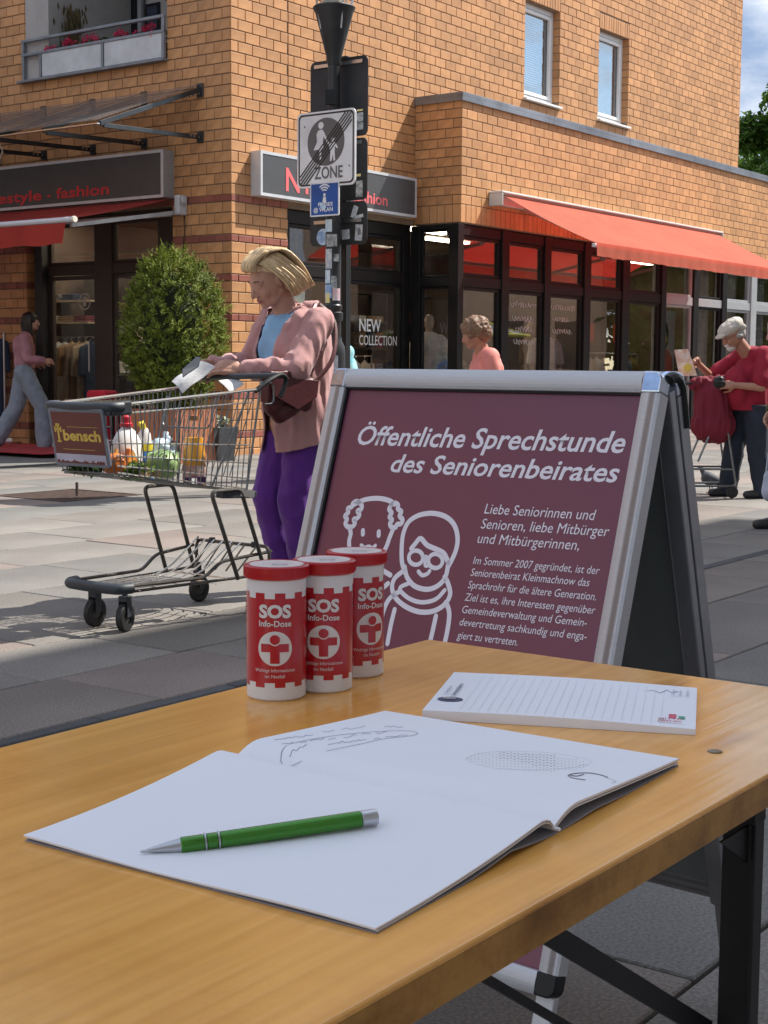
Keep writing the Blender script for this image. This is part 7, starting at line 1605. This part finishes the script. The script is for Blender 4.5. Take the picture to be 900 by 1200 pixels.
hp_ = thing('purse', 'small black purse in the near hand of the stooping man', 'purse', at(843, 448, 12.0)); q = MB(); q.ell((0, 0, 0), (.05, .04, .045)); blob('leather', q, m_black, hp_, .009, 1, fold=.01, fscale=(30, 30, 30))
# pigeon by his shoe
pg = thing('pigeon', 'grey pigeon pecking beside the dark shoe of the stooping man', 'pigeon', at(846, 578, 12.25)*1 if False else V((2.79, 12.62, 0)), 2.4)
g = MB(); g.cap((-.07, 0, .10), (.03, 0, .13), .045, .06); g.cap((.06, 0, .16), (.09, 0, .20), .032, .022); g.ell((.105, 0, .215), (.024, .02, .021)); g.cap((-.10, 0, .09), (-.17, 0, .075), .03, .012)
blob('body', g, mat('pigeon_grey', (.09, .095, .11), base2=(.045, .05, .06), scale=20, rough=.7), pg, .007, 2)
q = MB(); q.lathe([(.006, 0), (.0005, .02)], 8, (.128, 0, .21), Matrix.Rotation(pi/2+.2, 3, 'Y')); q.build('beak', m_black, pg)
for s in (-1, 1): q = MB(); q.tube([(0, s*.02, .08), (.0, s*.02, .01), (.03, s*.02, .006)], .005, 6); q.build('leg', mat('pigeon_leg', (.35, .08, .06)), pg)

# ---- old lady in salmon jacket
def curly(t, O, R, s, m=mat('brown_curls', (.27, .15, .09), base2=(.13, .07, .04), scale=60, rough=.6, bump=.003, bscale=60)):
    q = MB(); q.ell(O+R @ V((-.02, 0, .04)), (.108, .098, .092), R); q.ell(O+R @ V((-.06, 0, -.01)), (.078, .09, .08), R); rg = random.Random(4)
    for k in range(90):
        d = V((rg.gauss(-.3, 1), rg.gauss(0, 1), rg.gauss(.4, 1))).normalized()
        if d.x > .75 and d.z < .5: continue
        q.ell(O+R @ (V((-.02, 0, .03))+V((d.x*.105, d.y*.098, d.z*.092))), .020, nu=8, nv=6)
    blob('hair', q, m, t, .008, 1, fold=.006, fscale=(45, 45, 45))
m_salm = mat('salmon_jacket', (.72, .24, .20), rough=.75, bump=.001, bscale=110)
figure('person', 'old woman with curly brown hair in salmon jacket passing the red tinted windows', V((.745, 11.5, 0)), atan2(-.12, -1),
 JJ(.93, head=(.06, 0, 1.315), hp=.35, neck=(-.01, 0, 1.17), chest=(-.04, 0, 1.02), pelvis=(-.02, 0, .80), shL=(-.04, .16, 1.13), shR=(-.03, -.16, 1.13), rc=.16, elL=(-.06, .22, .89), wrL=(.10, .2, .75), knL=(.1, .09, .43), anL=(.16, .09, .09), anR=(-.16, -.09, .1), hem=(-.01, 0, .60), cut=.62),
 dict(skin=m_skinT, top=m_salm, legs=mat('grey_trousers', (.12, .12, .13), rough=.8), shoe=mat('shoe_dark', (0, 0, 0))), curly, vox=.012)
# ---- young woman leaving the shop
def longhair(t, O, R, s):
    q = MB(); q.ell(O+R @ V((-.022, 0, .035)), (.102, .086, .09), R); q.cap(O+R @ V((-.06, 0, 0)), O+V((-.05, 0, -.24)), .075, .055); q.cap(O+R @ V((-.02, .06, -.0)), O+R @ V((-.0, .06, -.16)), .03, .025); q.cap(O+R @ V((-.02, -.06, -.0)), O+R @ V((-.0, -.06, -.16)), .03, .025)
    blob('hair', q, mat('dark_hair', (.018, .012, .010), rough=.45, bump=.002, bscale=60), t, .010, 2, fold=.008, fscale=(25, 25, 4))
gp_ = at(31, 500, 18.75); gp_.z = 0
figure('person', 'dark haired young woman in pink jacket and pale jeans striding at the shop door', gp_, atan2(.20, .98),
 JJ(1.02, head=(.08, 0, 1.585), hp=.05, neck=(.0, 0, 1.42), chest=(-.02, 0, 1.28), pelvis=(-.01, 0, 1.06), rc=.155, rp=.15, cut=1.0, shL=(0, .16, 1.38), shR=(0, -.16, 1.38), elL=(-.06, .2, 1.13), elR=(.03, -.24, 1.12), wrL=(.12, .2, 1.08), wrR=(.24, -.22, 1.10), hpL=(-.02, .09, .95), hpR=(-.02, -.09, .95), knL=(-.12, .09, .52), knR=(.2, -.09, .52), anL=(-.36, .09, .14), anR=(.22, -.09, .09), rt=.12, rk=.10, ra=.105),
 dict(skin=m_skinF, top=mat('pink_jacket', (.42, .20, .24), rough=.7, bump=.001), legs=mat('pale_denim', (.30, .35, .42), base2=(.20, .25, .31), scale=6, rough=.85, bump=.001), shoe=m_white), longhair, vox=.012)
# ---- person cut off by the right edge
def greyhair(t, O, R, s): 
    q = MB(); q.ell(O+R @ V((-.02, 0, .035)), (.105, .09, .09), R); q.ell(O+R @ V((-.06, 0, -.02)), (.07, .085, .07), R); blob('hair', q, m_grey_h, t, .009, 1, fold=.006, fscale=(40, 40, 40))
figure('person', 'grey haired person in olive jacket and beige trousers cut by the right edge', V((2.77, 10.0, 0)), atan2(-.2, -1),
 JJ(.92, head=(.13, 0, 1.31), neck=(.03, 0, 1.18), chest=(0, 0, 1.04), pelvis=(0, 0, .82), hem=(0, 0, .70), cut=.70, shL=(.0, .17, 1.16), shR=(0, -.17, 1.16), elL=(.13, .22, .94), wrL=(.11, .2, .74), anL=(.15, .09, .08), knL=(.13, .09, .43), knR=(.0, -.09, .43)),
 dict(skin=m_skinF, top=mat('olive_jacket', (.075, .075, .035), rough=.85, bump=.001), legs=mat('beige_trousers', (.42, .36, .27), rough=.85, bump=.001), shoe=mat('shoe_dark', (0, 0, 0))), greyhair, vox=.012)
tb_ = thing('cloth_bag', 'pale blue cloth bag hanging low at the right edge below the beige trousers', 'bag', at(899, 566, 9.8)); g = MB(); g.cap((.02, 0, .03), (.03, 0, -.05), .05, .07, 16, .6, (0, 1, 0)); blob('cloth', g, mat('pale_blue_cloth', (.45, .5, .6), rough=.85), tb_, .01, 2, fold=.012, fscale=(14, 14, 4)); q = MB(); q.tube(catmull([(-.01, 0, .06), (.01, 0, .22), (.05, 0, .06)], 4), .006, 6); q.build('strap', mat('pale_blue_cloth', (0, 0, 0)), tb_)
# ---- person in turquoise behind the lamp post
tqp = V((-.40, 13.9, 0))
figure('person', 'blond person in turquoise patterned dress mostly hidden behind the lamp post', tqp, atan2(-.3, -1),
 JJ(.90, head=(.13, 0, 1.33), neck=(.04, 0, 1.2), hp=.3, chest=(.0, 0, 1.04), pelvis=(-.05, 0, .84), hem=(-.07, 0, .50), cut=.5, rh=.22, rp=.19, wrL=(.2, .2, 1.0), elL=(.02, .22, .95)),
 dict(skin=m_skinF, top=mat('turquoise_print', (.10, .42, .52), base2=(.35, .55, .55), scale=14, rough=.8), legs=mat('turquoise_print', (0, 0, 0)), shoe=m_white), lambda t, O, R, s: curly(t, O, R, s, m_blonde), vox=.012)
# ------------------------------------------------------------ trees, and what the shop windows mirror
m_leaf = mat('tree_leaf', (.12, .21, .03), base2=(.05, .11, .016), scale=.8, rough=.6, rnd=.45, trans=.45, spec=.3)
m_bark = mat('tree_bark', (.10, .075, .055), rough=.95, bump=.02, bscale=12)
def tree_parts(h, cr, nleaf, seed, size=.16):
    rg = random.Random(seed); tr = MB(); cr_ = MB()
    tr.tube(catmull([(0, 0, -.1), (.05, .03, h*.2), (-.04, .05, h*.42), (.03, 0, h*.62), (0, .02, h*.85)], 4), [.20-.17*i/16 for i in range(17)], 10)
    cl = []
    for k in range(16):
        a = rg.uniform(0, 6.28); z0 = h*rg.uniform(.28, .7); el = rg.uniform(.2, 1.0); ln = cr*rg.uniform(.55, .95)
        e = V((cos(a)*cos(el), sin(a)*cos(el), sin(el)))*ln + V((0, 0, z0)); m_ = (V((0, 0, z0))+e)/2+V((0, 0, -.1)); tr.tube(catmull([(0, 0, z0), m_, e], 3), [.07, .06, .05, .04, .03, .022, .015], 6)
        cl.append((e, rg.uniform(.7, 1.25)))
    for k in range(14):
        d = V((rg.gauss(0, 1), rg.gauss(0, 1), rg.gauss(.1, 1))).normalized(); cl.append((V((d.x*cr*.8, d.y*cr*.8, h*.66+d.z*h*.27)), rg.uniform(.6, 1.1)))
    for i in range(nleaf):
        c, r = rg.choice(cl); d = V((rg.gauss(0, 1), rg.gauss(0, 1), rg.gauss(0, .8))).normalized()*r*rg.uniform(.35, 1.0)**.5*cr*.34
        p = c+d; s = size*rg.uniform(.6, 1.3); R = Euler((rg.uniform(-1, 1), rg.uniform(-1, 1), rg.uniform(0, 6.3))).to_matrix()
        cr_.add([p+R @ V(q)*s for q in ((-.5, 0, 0), (0, -.3, .08), (.5, 0, 0), (0, .3, .08))], [(0, 1, 2, 3)])
    return tr.mesh('trunk'), cr_.mesh('crown')
tA = tree_parts(11.5, 3.6, 24000, 3, .30); tB = tree_parts(8.5, 3.0, 9000, 8, .24)
def tree(lab, P, parts, rz, sc=1.0, grp=None):
    t = thing('tree', lab, 'tree', P, rz, grp); t.scale = (sc, sc, sc)
    link('trunk', parts[0], m_bark, t, smooth='full'); link('crown', parts[1], m_leaf, t); return t
p = at(905, 200, 46); tree('leafy green tree rising behind the bay roof at the right edge', V((p.x+.9, 46, 0)), tA, .4, .92)
tree('second green tree half hidden behind the first at the right edge', V((p.x+2.2, 53, 0)), tB, 2.2, 1.12)
grp = 'trees across the square mirrored in the shop windows'
for k, (x, y, sc) in enumerate(((28, 39, 1.0), (30, 43, 1.1), (34, 50, 1.2), (28, 46, .85), (38, 58, 1.3), (33, 39, 1.2))):
    tree(['nearest', 'second', 'third', 'smallest', 'farthest', 'rear'][k]+' tree of the row across the square mirrored in the bay glass', V((x, y, 0)), tB if k % 2 else tA, k*1.3, sc*.8, grp)
tree('slim tree outside the left edge mirrored in the door glass', V((-12, 20, 0)), tB, 2, .9)
wd_ = MB(); rg = random.Random(77)
for i in range(42000):
    u = rg.random(); v = rg.random(); x = 33+u*14+rg.gauss(0, 1.4); y = 37.5+u*44+rg.gauss(0, .5); zt = 7.5+2.2*noise.noise(V((u*9, 0, 0)))+1.2*noise.noise(V((u*31, 3, 0)))
    p = V((x-2.5*(v < .35), y, .2+zt*v**.9)); s = .66*rg.uniform(.6, 1.4); R3 = Euler((rg.uniform(-1, 1), rg.uniform(-1, 1), rg.uniform(0, 6.3))).to_matrix()
    wd_.add([p+R3 @ V(q)*s for q in ((-.5, 0, 0), (0, -.3, .08), (.5, 0, 0), (0, .3, .08))], [(0, 1, 2, 3)])
o = wd_.build('woodland', m_leaf, None, fixn=False, kind='stuff'); tag(o, 'belt of dense green trees across the square, mirrored in the right bay windows', 'woodland')
# pale house beyond the square, mirrored in the first bay windows
ph_ = thing('pale_house', 'pale plastered house across the square mirrored in the first bay windows', 'building', V((32, 32.6, 0)), radians(12))
q = MB(); q.box(0, 9, -5, 4.4, 0, 8.5); q.build('wall', mat('tan_render', (.78, .52, .36), rough=.9, var=.06, scale=1), ph_)
q = MB(); q.box(-.3, 9.3, -5.3, 4.7, 8.5, 8.8); q.build('roof', m_zinc, ph_)
for zz in (1.0, 4.6):
    for k in range(4): q = MB(); q.box(-.03, .02, -4.4+k*2.3, -3.2+k*2.3, zz, zz+1.7); q.build('window', m_dark, ph_)
# market parasol
ps = thing('parasol', 'grey market parasol with yellow edge mirrored in the first bay window', 'parasol', V((25.4, 29.6, 0)), .3)
q = MB(); q.tube([(0, 0, 0), (0, 0, 2.55)], .03, 10); q.build('pole', m_steel, ps, smooth=True)
n = 8; R_ = 1.75; q = MB(); ring = [V((R_*cos(2*pi*k/n), R_*sin(2*pi*k/n), 2.02)) for k in range(n)]
for k in range(n): q.add([V((0, 0, 2.55)), ring[k], ring[(k+1) % n]], [(0, 1, 2)])
q.build('canopy', mat('parasol_grey', (.35, .37, .45), rough=.8, trans=.2), ps)
q = MB(); q.tube([r_*1.0 for r_ in ring], .035, 6, closed=True)
for r_ in ring: q.tube([V((0, 0, 2.57)), r_+V((0, 0, .02))], .02, 5)
q.build('yellow_edge', mat('parasol_yellow', (.8, .72, .08), rough=.6), ps)
# a market stall awning row that the left window mirrors
for k, (x, y) in enumerate(((12.0, 9.5), (16.5, 20.0))): pass
